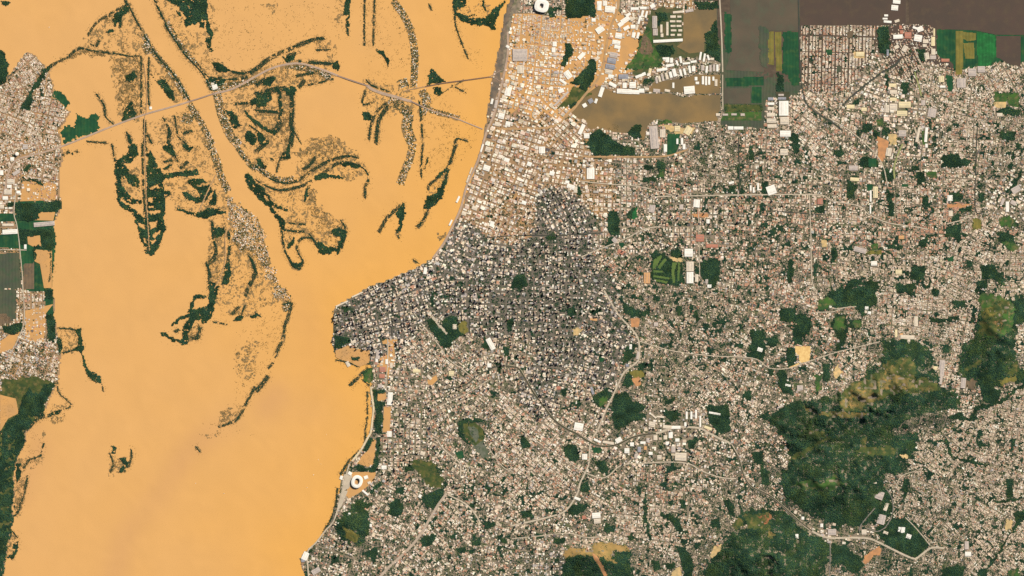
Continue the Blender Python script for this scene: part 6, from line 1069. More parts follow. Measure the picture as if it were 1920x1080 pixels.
IWX, IWY = np.concatenate(IWX), np.concatenate(IWY)
RX, RY = [], []
for p, w in ROWS:
    q = np.array(smooth(p, 1.0))
    w = w * 1.5 + .7
    for d in np.arange(-w / 2 + .4, w / 2, .9):
        RX.append(q[:, 0] + d * .8 + (rng.random(len(q)) - .5) * 1.8)
        RY.append(q[:, 1] + d * .8 + (rng.random(len(q)) - .5) * 1.2)
RX, RY = np.concatenate(RX), np.concatenate(RY)
ok = (at(vnoise(4, 310) * .6 + vnoise(9, 311) * .4, RX, RY) > .34) & ~at(ROADM, RX, RY) & ~at(WOODALL & ~HOLE, RX, RY)
RX, RY = RX[ok], RY[ok]
n = len(RX)
o = trees('tree_rows', RX, RY, np.maximum(zat(RX, RY), 0), PX * (.55 + .35 * rng.random(n)), 6 + 5 * rng.random(n), greens(n))
tag(o, 'thin dark tree rows tracing the flooded island banks and dikes', 'tree rows', None, 'stuff')

MUD = np.zeros((H_, W_), bool)
for p, d in MARSHES:
    if d >= .08:
        k = ragged(polymask(p), 1.5)
        MUD |= k & ((vnoise(6, 360) * .5 + vnoise(2.2, 361) * .5) > .66 - .5 * min(d, .5))
for p, w in HAMLETS:
    MUD |= linemask(np.zeros((H_, W_), bool), p, w * 1.7) & ((vnoise(6, 362) * .5 + vnoise(2.2, 363) * .5) > .40)
for p, w in ROWS:
    MUD |= linemask(np.zeros((H_, W_), bool), p, w * 1.6 + 4) & ((vnoise(6, 362) * .5 + vnoise(2.2, 363) * .5) > .57)
for p in VILLAGES:
    MUD |= polymask(p) & ((vnoise(6, 362) * .5 + vnoise(2.2, 363) * .5) > .45)
MUD &= ~LAND & ~(WOODALL & ~HOLE) & ~ROADM & ~FIELDALL
M['mudflat'] = mat('drowned_grassland', (.36, .21, .085), (.22, .145, .062), .012, rough=.8, spec=.15, c=(.13, .105, .045), scale2=.02)
tag(cells('mudflat', MUD, M['mudflat'], .35, None, 0.0), 'mottled brown drowned grassland of the river islands', None, None, 'structure')
SX, SY, SC = [], [], []
for p, d in MARSHES:
    a = np.array(p)
    area = (a[:, 0].max() - a[:, 0].min()) * (a[:, 1].max() - a[:, 1].min())
    k = ragged(polymask(p), 1.2)
    n = int(area * d * (1.7 if d > .2 else 2.6))
    X = a[:, 0].min() + rng.random(n) * np.ptp(a[:, 0]); Y = a[:, 1].min() + rng.random(n) * np.ptp(a[:, 1])
    cl = at(vnoise(5, 320), X, Y) * .6 + at(vnoise(2.5, 321), X, Y) * .4
    ok = at(k, X, Y) & (cl > .60 - .5 * d) & ~at(WOODALL & ~HOLE, X, Y)
    SX.append(X[ok]); SY.append(Y[ok])
for hx, hy, q_ in ((RX, RY, .55), (IWX, IWY, .42)):
    hx, hy = np.concatenate([hx] * 2), np.concatenate([hy] * 2)
    g = rng.random(len(hx)) < q_
    hx, hy = hx[g] + rng.normal(0, 4.2, int(g.sum())), hy[g] + rng.normal(0, 4.2, int(g.sum()))
    ok = ((at(vnoise(6, 322), hx, hy) * .6 + at(vnoise(2.5, 321), hx, hy) * .4) > .46) & ~at(WOODALL & ~HOLE, hx, hy) & ~at(ROADM, hx, hy) & ~at(LAND, hx, hy)
    SX.append(hx[ok]); SY.append(hy[ok])
SX, SY = np.concatenate(SX), np.concatenate(SY)
n = len(SX)
reedc = np.array([(.10, .075, .026), (.055, .060, .022), (.030, .052, .024), (.14, .085, .03), (.05, .04, .02)])[rng.choice(5, n, p=(.24, .24, .28, .12, .12))]
o = trees('marsh_shrubs', SX, SY, np.maximum(zat(SX, SY), 0), PX * (.36 + .42 * rng.random(n)), 2 + 4 * rng.random(n), reedc, None, 3)
tag(o, 'brown and olive marsh shrubs scattered over the flooded islands', 'marsh shrubs', None, 'stuff')

HX, HY = [], []
FEDGE = blur(FIELDALL, 3)
for (n_, l_, p_, m_, r_), k in zip(FIELDS, FIELDM):
    if m_ in ('meadow', 'olive', 'heath', 'tanheath', 'oliveyellow') and r_ > .3:
        i, j = np.where(k)
        if len(i) < 4: continue
        X, Y = lattice(j.min() - MG, j.max() + 1 - MG, i.min() - MG, i.max() + 1 - MG, 1.7)
        edge = at(FEDGE, X, Y)
        ok = at(k, X, Y) & ~at(ROADM, X, Y) & ((at(vnoise(6, 350), X, Y) * .6 + at(vnoise(2.5, 351), X, Y) * .4) + rng.random(len(X)) * .15 > (.27 if m_ == 'olive' else .34) + .46 * edge)
        HX.append(X[ok]); HY.append(Y[ok])
HX, HY = np.concatenate(HX), np.concatenate(HY)
n = len(HX)
o = trees('heath_trees', HX, HY, np.maximum(zat(HX, HY), at(FLZ, HX, HY)), PX * (.5 + .5 * rng.random(n)), 5 + 6 * rng.random(n), greens(n, (.15, .2, .15, .25, .25)) * 1.1)
tag(o, 'scattered small trees invading the hill glades and meadows', 'trees', None, 'stuff')
# ------------------------------------------------------------------ big roofed buildings, one by one
ROOF = {'W': ('white', (.80, .76, .68), (.70, .67, .60)), 'C': ('cream', (.66, .56, .43), (.54, .46, .36)), 'P': ('pinkish', (.50, .42, .36), (.40, .34, .30)), 'G': ('grey', (.30, .30, .33), (.22, .22, .24)),
        'Y': ('pale yellow', (.72, .60, .36), (.60, .50, .30)), 'R': ('rust', (.46, .19, .12), (.36, .16, .11)), 'O': ('orange', (.60, .33, .14), (.48, .27, .13)), 'D': ('dark', (.06, .06, .08), (.05, .05, .06))}
ROOFM = {k: mat(v[0].replace(' ', '_') + '_roof', v[1], v[2], .03, rough=.7, spec=.2) for k, v in ROOF.items()}
BIGM = np.zeros((H_, W_), bool)
def shed(px, py, w, h, turn, key, eave=10.0):
    a = math.radians(-turn)
    W2, H2 = w * PX / 2, h * PX / 2
    along = W2 >= H2
    z0 = float(max(zat(px, py), 0.5)) - 1.0
    ca, sa = math.cos(a), math.sin(a)
    X0, Y0 = float(wx(px)), float(wy(py))
    def P(x, y, z): return (X0 + x * ca - y * sa, Y0 + x * sa + y * ca, z0 + z)
    q = [(-W2, -H2), (W2, -H2), (W2, H2), (-W2, H2)]
    o = mesh('warehouse', [P(x, y, 0) for x, y in q] + [P(x, y, eave) for x, y in q], [(0, 1, 5, 4), (1, 2, 6, 5), (2, 3, 7, 6), (3, 0, 4, 7), (3, 2, 1, 0)], M['wall'])
    e = 1.2
    W3, H3 = W2 + e, H2 + e
    rise = .05 * min(W3, H3) + .5
    v = [P(x, y, eave + .2) for x, y in ((-W3, -H3), (W3, -H3), (W3, H3), (-W3, H3))]
    if along:
        v += [P(-W3, 0, eave + rise), P(W3, 0, eave + rise)]
        f = [(0, 1, 5, 4), (2, 3, 4, 5), (3, 0, 4), (1, 2, 5), (3, 2, 1, 0)]
    else:
        v += [P(0, -H3, eave + rise), P(0, H3, eave + rise)]
        f = [(3, 0, 4, 5), (1, 2, 5, 4), (0, 1, 4), (2, 3, 5), (3, 2, 1, 0)]
    mesh('roof', v, f, ROOFM[key], o)
    big = max(W2, H2)
    if min(W2, H2) > 45:                                # ridge vents on the widest halls
        for s in (-.5, .5):
            if along: c = [(-W2 * .8, s * H2 - 2), (W2 * .8, s * H2 - 2), (W2 * .8, s * H2 + 2), (-W2 * .8, s * H2 + 2)]
            else: c = [(s * W2 - 2, -H2 * .8), (s * W2 + 2, -H2 * .8), (s * W2 + 2, H2 * .8), (s * W2 - 2, H2 * .8)]
            zb, zt = eave + .2 + rise * .3, eave + rise * .55 + 2.0
            mesh('roof_vent', [P(x, y, zb) for x, y in c] + [P(x, y, zt) for x, y in c], [(0, 1, 5, 4), (1, 2, 6, 5), (2, 3, 7, 6), (3, 0, 4, 7), (4, 5, 6, 7)], ROOFM['C' if key == 'W' else 'G'], o)
    r = max(w, h) / max(.1, min(w, h))
    size = 'big' if w * h > 150 else 'mid-sized' if w * h > 60 else 'small'
    shape = 'long' if r > 2.2 else 'oblong' if r > 1.3 else 'square'
    tag(o, None, 'warehouse', 'large roofed halls and sheds')
    PENDING.append((o, f'{size} {shape} {ROOF[key][0]} roofed hall', px, py))
    ca, sa = math.cos(math.radians(turn)), math.sin(math.radians(turn))
    fill(BIGM, [(px + x * ca - y * sa, py + x * sa + y * ca) for x, y in ((-w / 2 - 1.2, -h / 2 - .8), (w / 2 + .8, -h / 2 - .8), (w / 2 + .8, h / 2 + 1.2), (-w / 2 - 1.2, h / 2 + 1.2))])
    return o
for (ox, oy), rows in BIG.items():
    for row in rows.replace('\n', '').split(';'):
        t = row.split()
        if len(t) < 6: continue
        cx, cy, w, h, turn = map(float, t[:5])
        shed(ox + cx / 4, oy + cy / 4, w / 4, h / 4, turn, t[5], 9 + min(6.0, w * h / 1500))

# ------------------------------------------------------------------ stadiums
def ring_pts(px, py, rx, ry, rot, n=40, power=2.0):
    out = []
    for k in range(n):
        a = 2 * math.pi * k / n
        c, s = math.cos(a), math.sin(a)
        u = rx * math.copysign(abs(c) ** (2 / power), c)
        v = ry * math.copysign(abs(s) ** (2 / power), s)
        r = math.radians(rot)
        out.append((float(wx(px)) + (u * math.cos(r) - v * math.sin(r)) * PX, float(wy(py)) + (u * math.sin(r) + v * math.cos(r)) * PX))
    return out
def band(name, profile, m, parent, px, py, rot, power, z0, n=40):
    v, f = [], []
    for rx, ry, z in profile:
        v += [(x, y, z0 + z) for x, y in ring_pts(px, py, rx, ry, rot, n, power)]
    for r in range(len(profile) - 1):
        for k in range(n):
            a, b = r * n + k, r * n + (k + 1) % n
            f.append((a, b, b + n, a + n))
    return mesh(name, v, f, m, parent)
def stadium(px, py, ro, ri, rot, power, label, h, pitch):
    z0 = 4.0
    t = empty('stadium', float(wx(px)), float(wy(py)), z0)
    bpy.context.view_layer.update()
    inv = t.matrix_world.inverted()
    parts = [band('outer_wall', [(ro[0] - .3, ro[1] - .3, 0), (ro[0] - .3, ro[1] - .3, h)], M['wall'], None, px, py, rot, power, z0),
             band('roof', [(ro[0], ro[1], h - 1), (ro[0] - .4, ro[1] - .4, h + 3), ((ro[0] + ri[0]) / 2, (ro[1] + ri[1]) / 2, h + 8), (ri[0], ri[1], h + 6), (ri[0], ri[1], h + 4), (ro[0], ro[1], h - 1)], ROOFM['W'], None, px, py, rot, power, z0),
             band('grandstand', [(ri[0] * .72, ri[1] * .76, 2), (ri[0] * 1.15, ri[1] * 1.12, h * .45), (ro[0] * .9, ro[1] * .9, h * .85)], ROOFM['P'], None, px, py, rot, power, z0)]
    pts = ring_pts(px, py, ri[0] * .72, ri[1] * .76, rot, 40, 4)
    parts.append(mesh('pitch', [(x, y, z0 + 2.2) for x, y in pts], [tuple(range(40))], pitch))
    for o in parts:
        o.parent = t
        o.matrix_parent_inverse = inv
    tag(t, label, 'stadium')
    fill(BIGM, [(px + math.cos(a) * (ro[0] + 2), py + math.sin(a) * (ro[1] + 2)) for a in np.linspace(0, 6.28, 30)[:-1]])
stadium(669.3, 903, (10.6, 12.2), (4.8, 6.4), -22, 2.2, 'round white ring stadium on the flooded shore', 36, WATER[O_])
stadium(1015.5, 11, (13.4, 12.2), (3.6, 4.4), -12, 2.8, 'white square stadium with a dark slot at the top edge', 46, ROOFM['C'])

# ------------------------------------------------------------------ storage tank, bridges, jetty, boats
def tank(px, py, r, h, label):
    o = band('storage_tank', [(r, r, 0), (r, r, h), (r * .6, r * .6, h + 3), (.02, .02, h + 4)], ROOFM['W'], None, px, py, 0, 2, 3.0, 24)
    tag(o, label, 'tank'); fill(BIGM, [(px - r - 2, py - r - 1), (px + r + 1, py - r - 1), (px + r + 1, py + r + 2), (px - r - 2, py + r + 2)])
tank(32, 288.5, 3.4, 40, 'white round storage tank casting a dark shadow in the western town')
DECK = mat('bridge_deck', (.33, .22, .165), (.27, .19, .15), .01, rough=.9, spec=.1)
DECKR = mat('red_brown_bridge_deck', (.22, .115, .065), (.17, .095, .06), .01, rough=.9, spec=.1)
CONC = mat('concrete_pier', (.35, .31, .26), (.28, .25, .22), .02)
def bridge(label, pts, w, m, z=11.0, every=7.0):
    q = np.array(smooth(pts, 3))
    t = empty('bridge', float(wx(q[0, 0])), float(wy(q[0, 1])), 0)
    bpy.context.view_layer.update()
    inv = t.matrix_world.inverted()
    N = len(q)
    zf = lambda p: z * (.55 + .45 * np.sin(np.linspace(0, math.pi, len(p))))
    parts = [ribbon('deck', pts, w, m, 0, 2.0, None, zf)]
    for s in (-1, 1):
        d = np.gradient(q, axis=0); d /= np.linalg.norm(d, axis=1)[:, None]
        off = np.stack([-d[:, 1], d[:, 0]], -1) * s * (w / 2 - .07)
        parts.append(ribbon('parapet', [tuple(a) for a in (q + off)], .14, CONC, 1.4, 1.4, None, lambda p: np.interp(np.linspace(0, 1, len(p)), np.linspace(0, 1, N), z * (.55 + .45 * np.sin(np.linspace(0, math.pi, N))))))
    L = np.concatenate([[0], np.cumsum(np.hypot(*np.diff(q, axis=0).T))])
    for s in np.arange(every / 2, L[-1], every):
        a, b = np.interp(s, L, q[:, 0]), np.interp(s, L, q[:, 1])
        zz = z * (.55 + .45 * math.sin(math.pi * s / L[-1])) - 2
        X0, Y0, r = float(wx(a)), float(wy(b)), w * PX * .3
        c = [(X0 - r, Y0 - 2), (X0 + r, Y0 - 2), (X0 + r, Y0 + 2), (X0 - r, Y0 + 2)]
        parts.append(mesh('pier', [(x, y, -4) for x, y in c] + [(x, y, zz) for x, y in c], [(0, 1, 5, 4), (1, 2, 6, 5), (2, 3, 7, 6), (3, 0, 4, 7), (4, 5, 6, 7)], CONC))
    for o in parts:
        o.parent = t; o.matrix_parent_inverse = inv
    tag(t, label, 'bridge')
bridge('brown highway bridge over the western river channel', [(354, 190.6), (378, 183), (402, 175)], 2.4, DECK)
bridge('pale wide bridge between the middle island and the river village', [(632, 141.5), (660, 151), (690, 161)], 2.4, DECK)
bridge('short pinkish bridge east of the river village', [(770, 189.5), (782, 195), (793, 200)], 2.2, DECK)
bridge('long red brown bridge ending in a fork at the docks', [(797, 162.5), (830, 156), (875, 150), (918, 144.2)], 2.0, DECKR)
bridge('upper curved ramp of the forked bridge end', [(918, 144), (929, 138), (937, 133), (946, 131), (953, 132)], 1.2, DECK, 9, 5)
bridge('lower curved ramp of the forked bridge end', [(918, 144.6), (930, 147), (936, 152), (944, 154), (950, 150)], 1.2, DECK, 9, 5)
bridge('pale village link bridge joining the long red brown bridge', [(757, 171), (775, 166.5), (798, 162.3)], 1.6, M['roadtan'], 7)
def boat(px, py, L, turn, label):
    B = L * .26
    a = math.radians(-turn); ca, sa = math.cos(a), math.sin(a)
    X0, Y0 = float(wx(px)), float(wy(py))
    P = lambda x, y, z: (X0 + x * ca - y * sa, Y0 + x * sa + y * ca, z)
    out = [(-L / 2, -B / 2), (L * .2, -B / 2), (L / 2, 0), (L * .2, B / 2), (-L / 2, B / 2)]
    v = [P(x * .9, y * .7, -.5) for x, y in out] + [P(x, y, 3) for x, y in out]
    o = mesh('boat', v, [(k, (k + 1) % 5, 5 + (k + 1) % 5, 5 + k) for k in range(5)] + [(5, 6, 7, 8, 9)], ROOFM['W'])
    c = [(-L * .4, -B * .35), (-L * .1, -B * .35), (-L * .1, B * .35), (-L * .4, B * .35)]
    mesh('cabin', [P(x, y, 3) for x, y in c] + [P(x, y, 7) for x, y in c], [(0, 1, 5, 4), (1, 2, 6, 5), (2, 3, 7, 6), (3, 0, 4, 7), (4, 5, 6, 7)], ROOFM['C'], o)
    tag(o, label, 'boat', 'small white boats on the river')
for px, py, L, t, lb_ in ((588, 890, 34, -50, 'white boat on open water left of the round stadium'), (597, 862, 26, -60, 'small white boat upriver of the round stadium'), (576, 914, 20, 10, 'tiny white boat farther out from the round stadium'),
                      (367, 906, 26, -40, 'lone white boat in the middle of the broad river'), (420, 925, 26, 5, 'white boat right of the lone mid-river boat'), (92, 51, 30, -30, 'white boat above the pale peninsula town'), (612, 815, 18, -40, 'tiny white boat off the bay promenade'), (602, 870, 16, 0, 'tiny white boat just below the upriver boat')):
    boat(px, py, L, t, lb_)

# ------------------------------------------------------------------ houses, towers and street trees
def boxes(name, X, Y, z0, w, d, h, ang, roofc, wallc):
    n = len(X)
    ca, sa = np.cos(ang), np.sin(ang)
    q = np.array([(-1, -1), (1, -1), (1, 1), (-1, 1)])
    lx, ly = q[None, :, 0] * w[:, None] / 2, q[None, :, 1] * d[:, None] / 2
    v = np.zeros((n, 8, 3))
    for b in (0, 4):
        v[:, b:b + 4, 0] = X[:, None] + lx * ca[:, None] - ly * sa[:, None]
        v[:, b:b + 4, 1] = Y[:, None] + lx * sa[:, None] + ly * ca[:, None]
    v[:, :4, 2] = z0[:, None] - 1.5
    v[:, 4:, 2] = (z0 + h)[:, None]
    f = np.array([(4, 5, 6, 7), (0, 1, 5, 4), (1, 2, 6, 5), (2, 3, 7, 6), (3, 0, 4, 7)])
    loops = (f[None] + (np.arange(n) * 8)[:, None, None]).ravel()
    c = np.ones((n, 5, 4))
    c[:, 0, :3] = roofc
    c[:, 1:, :3] = wallc[:, None, :]
    return raw(name, v.reshape(-1, 3), loops, np.arange(n * 5) * 4, np.full(n * 5, 4), M['roofs'], None, c.reshape(-1, 4))

PAL = np.array([(.74, .665, .55), (.60, .475, .355), (.45, .35, .25), (.42, .225, .145), (.38, .345, .31), (.11, .10, .092)])
D = np.array([d[:10] for d in DIST], float)
best = np.full((H_, W_), 1e18); who = np.zeros((H_, W_), int)
wxp, wyp = xx + WARPX * 2.2, yy + WARPY * 2.2
for k in range(len(D)):
    e = (wxp - D[k, 0]) ** 2 + (wyp - D[k, 1]) ** 2
    b = e < best
    best[b] = e[b]; who[b] = k
LIM = np.zeros((H_, W_), bool)
LIM[MG - 45:MG + 1125, MG - 45:MG + 1965] = True
CITY = (LAND & (lb > .9) & ~(WOODALL & ~HOLE) & ~FIELDALL & ~OPENFLOOD & ~ROADM & ~BIGM & ~NOBUILD & LIM)
zone = np.clip((xx - 1090) / 300, 0, 1) * np.clip((yy - 150) / 150, 0, 1) + .8 * np.clip((yy - 760) / 160, 0, 1) * np.clip((1150 - xx) / 200, 0, 1) + .35 * np.clip((xx - 700) / 200, 0, 1) * np.clip((yy - 420) / 100, 0, 1)
zone = np.clip(zone, 0, 1) * (vnoise(70, 423) * .9 + .35)
creek = np.abs(vnoise(46, 424) * .6 + vnoise(21, 425) * .4 - .5)
POCKET = CITY & (((vnoise(9, 420) * .45 + vnoise(5, 421) * .3 + vnoise(2.5, 422) * .25) > .765 - .11 * zone) | ((creek < .0075 + .004 * vnoise(5, 421)) & (zone > .55) & (vnoise(12, 426) > .35)))
CITY &= ~POCKET
X, Y = lattice(-40, 1960, -40, 1120, 1.6)
ok = at(POCKET, X, Y)
X, Y = X[ok], Y[ok]
n = len(X)
pk = trees('pocket_woods', X, Y, np.maximum(zat(X, Y), .3), PX * (.75 + .55 * rng.random(n)), 7 + 6 * rng.random(n), greens(n, (.25, .25, .2, .2, .1)) * (.7 + .7 * at(vnoise(11, 300), X, Y))[:, None], None, 4)
cells('undergrowth', POCKET, M['undergrowth'], .75, pk, .3, 2)
tag(pk, 'countless small dark green copses and creek belts between the houses', 'copses', None, 'stuff')
thin = vnoise(14, 401)
NEARWOOD = np.clip(blur(WOODALL, 5) * 1.6, 0, 1)
leafy = vnoise(18, 402) * .6 + vnoise(7, 403) * .4
tint = vnoise(26, 404)
PAVED_SHADE = np.isin(who, [k for k, d in enumerate(DIST) if d[10] in ('ctr', 'dark')])
PAVED_SHADE = (blur(PAVED_SHADE, 15) > .18 + .62 * (vnoise(6, 410) * .5 + vnoise(2.5, 411) * .5)) & LAND & (lb > .95) & LIM & ~OPENFLOOD
M['paving'] = mat('shade_darkened_paving', (.135, .115, .092), (.165, .138, .108), .01, rough=.9, spec=.1, c=(.030, .050, .026), scale2=.008)  # asphalt ground, its colour darkened to stand in for shade between the towers
tag(cells('shaded_pavement', PAVED_SHADE, M['paving'], .6, None, .5, 3), 'asphalt and paving of the downtown streets, darkened with painted tower shade', None, None, 'structure')
SILT = np.isin(who, [k for k, d in enumerate(DIST) if d[10] == 'ind' and d[0] < 1160 and d[1] < 480 or d[0] < 160]) | ((who == [k for k, d in enumerate(DIST) if d[:2] == (960, 420)][0]))
SILT = (blur(SILT, 12) > .18 + .6 * (vnoise(6, 412) * .5 + vnoise(2.5, 413) * .5)) & ~PAVED_SHADE & ~NOBUILD & LAND
SILT |= LAND & (blur(LAND, 4) < .80 + .16 * vnoise(6, 414)) & ~PAVED_SHADE & ~NOBUILD & (lb > .95) & LIM & ~OPENFLOOD & ~FLOODM[0]
M['silt'] = mat('silt_covered_street', (.34, .215, .115), (.22, .15, .095), .008, rough=.85, spec=.1, c=(.42, .24, .10), scale2=.004)
tag(cells('street', SILT, M['silt'], .63, None, .5, 3), 'mud stained tan streets of the docklands', None, None, 'structure')
GRIDM = np.isin(who, [k for k, d in enumerate(DIST) if d[10] == 'grid']) & LAND & LIM & ~OPENFLOOD
M['gridstreet'] = mat('wet_suburb_street', (.075, .055, .040), (.11, .08, .055), .01, rough=.8, spec=.15)
tag(cells('street', GRIDM, M['gridstreet'], .6, None, .5, 3), 'wet brown streets of the grid suburb', None, None, 'structure')
acc = {k: [] for k in ('x', 'y', 'w', 'd', 'a', 'k', 'h', 'tw')}
TRX, TRY = [], []
for k, d in enumerate(DIST):
    i, j = np.where((who == k) & CITY)
    if len(i) < 4: continue
    x0, y0, turn, lot, nu, nv, st, built, tr, tow, mix = d
    if mix != 'grid':
        lot, st = lot * 1.15, st * {'dark': 1.65, 'ctr': 1.6, 'ind': 1.5, 'res': 1.3, 'pink': 1.15, 'red': 1.15}.get(mix, 1.1)
        if mix == 'ind' and nu == 3: nu, nv, lot = 2, 2, lot * 1.12
    cx, cy = (j.min() + j.max()) / 2 - MG, (i.min() + i.max()) / 2 - MG
    R = math.hypot(np.ptp(j), np.ptp(i)) / 2 * PX + 120
    pu, pv = nu * lot + st, nv * lot + st
    nb_u, nb_v = int(R / pu) + 2, int(R / pv) + 2
    iu, iv = np.arange(-nb_u * nu, nb_u * nu), np.arange(-nb_v * nv, nb_v * nv)
    U = np.floor_divide(iu, nu) * pu + np.mod(iu, nu) * lot + lot / 2 + 17.0 * np.floor_divide(iu, nu * 4)
    V = np.floor_divide(iv, nv) * pv + np.mod(iv, nv) * lot + lot / 2 + 17.0 * np.floor_divide(iv, nv * 4)
    U, V = np.meshgrid(U, V)
    U, V = U.ravel(), V.ravel()
    jt = .14 if mix in ('dense', 'beige', 'olive') else .07
    U = U + (rng.random(U.shape) - .5) * lot * jt; V = V + (rng.random(V.shape) - .5) * lot * jt
    if mix != 'grid':
        U, V = U + 12 * np.sin(V / 420 + k), V + 12 * np.sin(U / 380 + 2 * k)
    a = math.radians(turn)
    px = cx + (U * math.cos(a) - V * math.sin(a)) / PX
    py = cy + (U * math.sin(a) + V * math.cos(a)) / PX
    ok = at(CITY, px, py) & (at(who, px, py) == k)
    px, py = px[ok], py[ok]
    n = len(px)
    if n == 0: continue
    r = rng.random(n)
    lf = at(vnoise(9, 402), px, py) * .45 + at(vnoise(4, 403), px, py) * .35 + rng.random(n) * .2
    lf = np.argsort(np.argsort(lf)) / n
    near = at(NEARWOOD, px, py)
    wide = .35 + 1.3 * at(vnoise(34, 407) * .6 + vnoise(15, 408) * .4, px, py)
    tr2 = np.where(lf > 1 - tr * 2.7 * wide - .02 - .35 * near, .95, .03)
    fl = at(FLOODM[0] | SPARSEFLOOD, px, py)
    b2 = np.where(fl & ((px > 1062) | at(SPARSEFLOOD, px, py)), built * .55, built)
    tree = r < tr2
    house = ~tree & (r < tr2 + b2 * (1 - tr2))
    for dup in range(2 if lot < 31 else 3):
        g = tree & ~fl
        TRX.append(px[g] + (rng.random(int(g.sum())) - .5) * lot / PX * .9); TRY.append(py[g] + (rng.random(int(g.sum())) - .5) * lot / PX * .9)
    g = ~tree & ~fl & (rng.random(n) < .20 + 1.6 * tr)
    TRX.append(px[g] + lot / PX * .5); TRY.append(py[g] + (rng.random(int(g.sum())) - .5) * lot / PX)
    hx, hy = px[house], py[house]
    m = len(hx)
    wts = np.array(MIX[mix]) * np.array((.66, 1.05, 1.2, 1.0, 1.0, 1.0))
    key = rng.random(m) * .45 + at(vnoise(5, 405), hx, hy) * .6 + at(vnoise(13, 406), hx, hy) * .35
    key = (np.argsort(np.argsort(key)) + .5) / max(1, m)
    order = np.array([5, 3, 4, 2, 1, 0])
    kind = order[np.clip(np.searchsorted(np.cumsum(wts[order]) / wts.sum(), key), 0, 5)]
    tw = rng.random(m) < tow * (.35 + 1.3 * at(thin, hx, hy))
    grow = np.where(rng.random(m) < .16, 1.5, 1.0) if mix in ('ind', 'ctr', 'dark') else np.ones(m)
    gap = {'olive': .72, 'dense': .8, 'beige': .78, 'grid': .8}.get(mix, .86)
    W1, D1 = lot * (gap + .17 * rng.random(m)) * grow, lot * (gap + .17 * rng.random(m))
    hh = (6 if mix == 'ind' else 4) + 4 * rng.random(m)
    bigger = (rng.random(m) < (.09 if mix in ('ind', 'ctr') else .028)) & (mix != 'grid')
    W1, D1, hh = np.where(bigger, W1 * (1.4 + .9 * rng.random(m)), W1), np.where(bigger, D1 * (1.2 + .8 * rng.random(m)), D1), np.where(bigger, hh + 3, hh)
    acc['x'].append(hx); acc['y'].append(hy)
    acc['w'].append(np.where(tw, 17 + 11 * rng.random(m), W1))
    acc['d'].append(np.where(tw, 17 + 14 * rng.random(m), D1))
    ah = np.full(m, -a) + (rng.random(m) - .5) * (.06 if mix == 'grid' else .10)
    acc['a'].append(ah)
    acc['k'].append(kind)
    acc['h'].append(np.where(tw, 26 + 38 * rng.random(m) ** 1.3, hh))
    acc['tw'].append(tw)
    # a wing or a neighbour built against most of them, with a roof of its own
    s2 = (rng.random(m) < .38) & ~tw
    m2 = int(s2.sum())
    side = np.where(rng.random(m2) < .5, -1, 1)
    flip = rng.random(m2) < .5
    ou = np.where(flip, side * W1[s2] * .30, (rng.random(m2) - .5) * 6)
    ov = np.where(flip, (rng.random(m2) - .5) * 6, side * D1[s2] * .30)
    acc['x'].append(hx[s2] + (ou * math.cos(a) - ov * math.sin(a)) / PX); acc['y'].append(hy[s2] + (ou * math.sin(a) + ov * math.cos(a)) / PX)
    acc['w'].append(np.where(flip, W1[s2] * (.30 + .2 * rng.random(m2)), W1[s2] * (.6 + .45 * rng.random(m2)))); acc['d'].append(np.where(flip, D1[s2] * (.6 + .45 * rng.random(m2)), D1[s2] * (.30 + .2 * rng.random(m2))))
    acc['a'].append(ah[s2]); acc['h'].append(hh[s2] + 1.0 + 2.5 * rng.random(m2)); acc['tw'].append(np.zeros(m2, bool))
    acc['k'].append(np.where(rng.random(m2) < .6, kind[s2], rng.choice(6, m2, p=wts / wts.sum())))
# island settlements
for p, w in HAMLETS:
    w = w * 1.45
    q = np.array(smooth(p, 2.2))
    t = np.gradient(q, axis=0); t /= np.linalg.norm(t, axis=1)[:, None]
    for off in np.arange(-w / 2, w / 2 + .1, 2.2):
        hx = q[:, 0] - t[:, 1] * off + (rng.random(len(q)) - .5) * 1.6
        hy = q[:, 1] + t[:, 0] * off + (rng.random(len(q)) - .5) * 1.6
        r = rng.random(len(q))
        ok = ~at(ROADM, hx, hy)
        for dup in range(2):
            g = (r < .58) & ok
            TRX.append(hx[g] + rng.normal(0, .9, int(g.sum()))); TRY.append(hy[g] + rng.normal(0, .9, int(g.sum())))
        s = (r > .76) & ok
        m = int(s.sum())
        acc['x'].append(hx[s]); acc['y'].append(hy[s]); acc['w'].append(13 + 8 * rng.random(m)); acc['d'].append(12 + 8 * rng.random(m))
        acc['a'].append(np.arctan2(-t[s, 1], t[s, 0])); acc['k'].append(rng.choice(6, m, p=(.5, .35, .1, .03, .02, 0))); acc['h'].append(4 + 3 * rng.random(m)); acc['tw'].append(np.zeros(m, bool))
for p in VILLAGES:
    k = ragged(polymask(p), 2.2)
    a = np.array(p)
    hx, hy = lattice(a[:, 0].min(), a[:, 0].max(), a[:, 1].min(), a[:, 1].max(), 2.3)
    ok = at(k, hx, hy) & ~at(ROADM | WOODALL, hx, hy)
    hx, hy = hx[ok], hy[ok]
    r = rng.random(len(hx)) * .75 + at(vnoise(7, 415), hx, hy) * .35
    for dup in range(2):
        g = r < .42
        TRX.append(hx[g] + rng.normal(0, .9, int(g.sum()))); TRY.append(hy[g] + rng.normal(0, .9, int(g.sum())))
    s = (r > .50) & (rng.random(len(hx)) < .85)
    m = int(s.sum())
    acc['x'].append(hx[s]); acc['y'].append(hy[s]); acc['w'].append(14 + 9 * rng.random(m)); acc['d'].append(13 + 8 * rng.random(m))
    acc['a'].append(np.full(m, .5) + rng.random(m) * .2); acc['k'].append(rng.choice(6, m, p=(.22, .42, .24, .07, .05, 0))); acc['h'].append(4 + 3 * rng.random(m)); acc['tw'].append(np.zeros(m, bool))
A = {k: np.concatenate(v) for k, v in acc.items()}
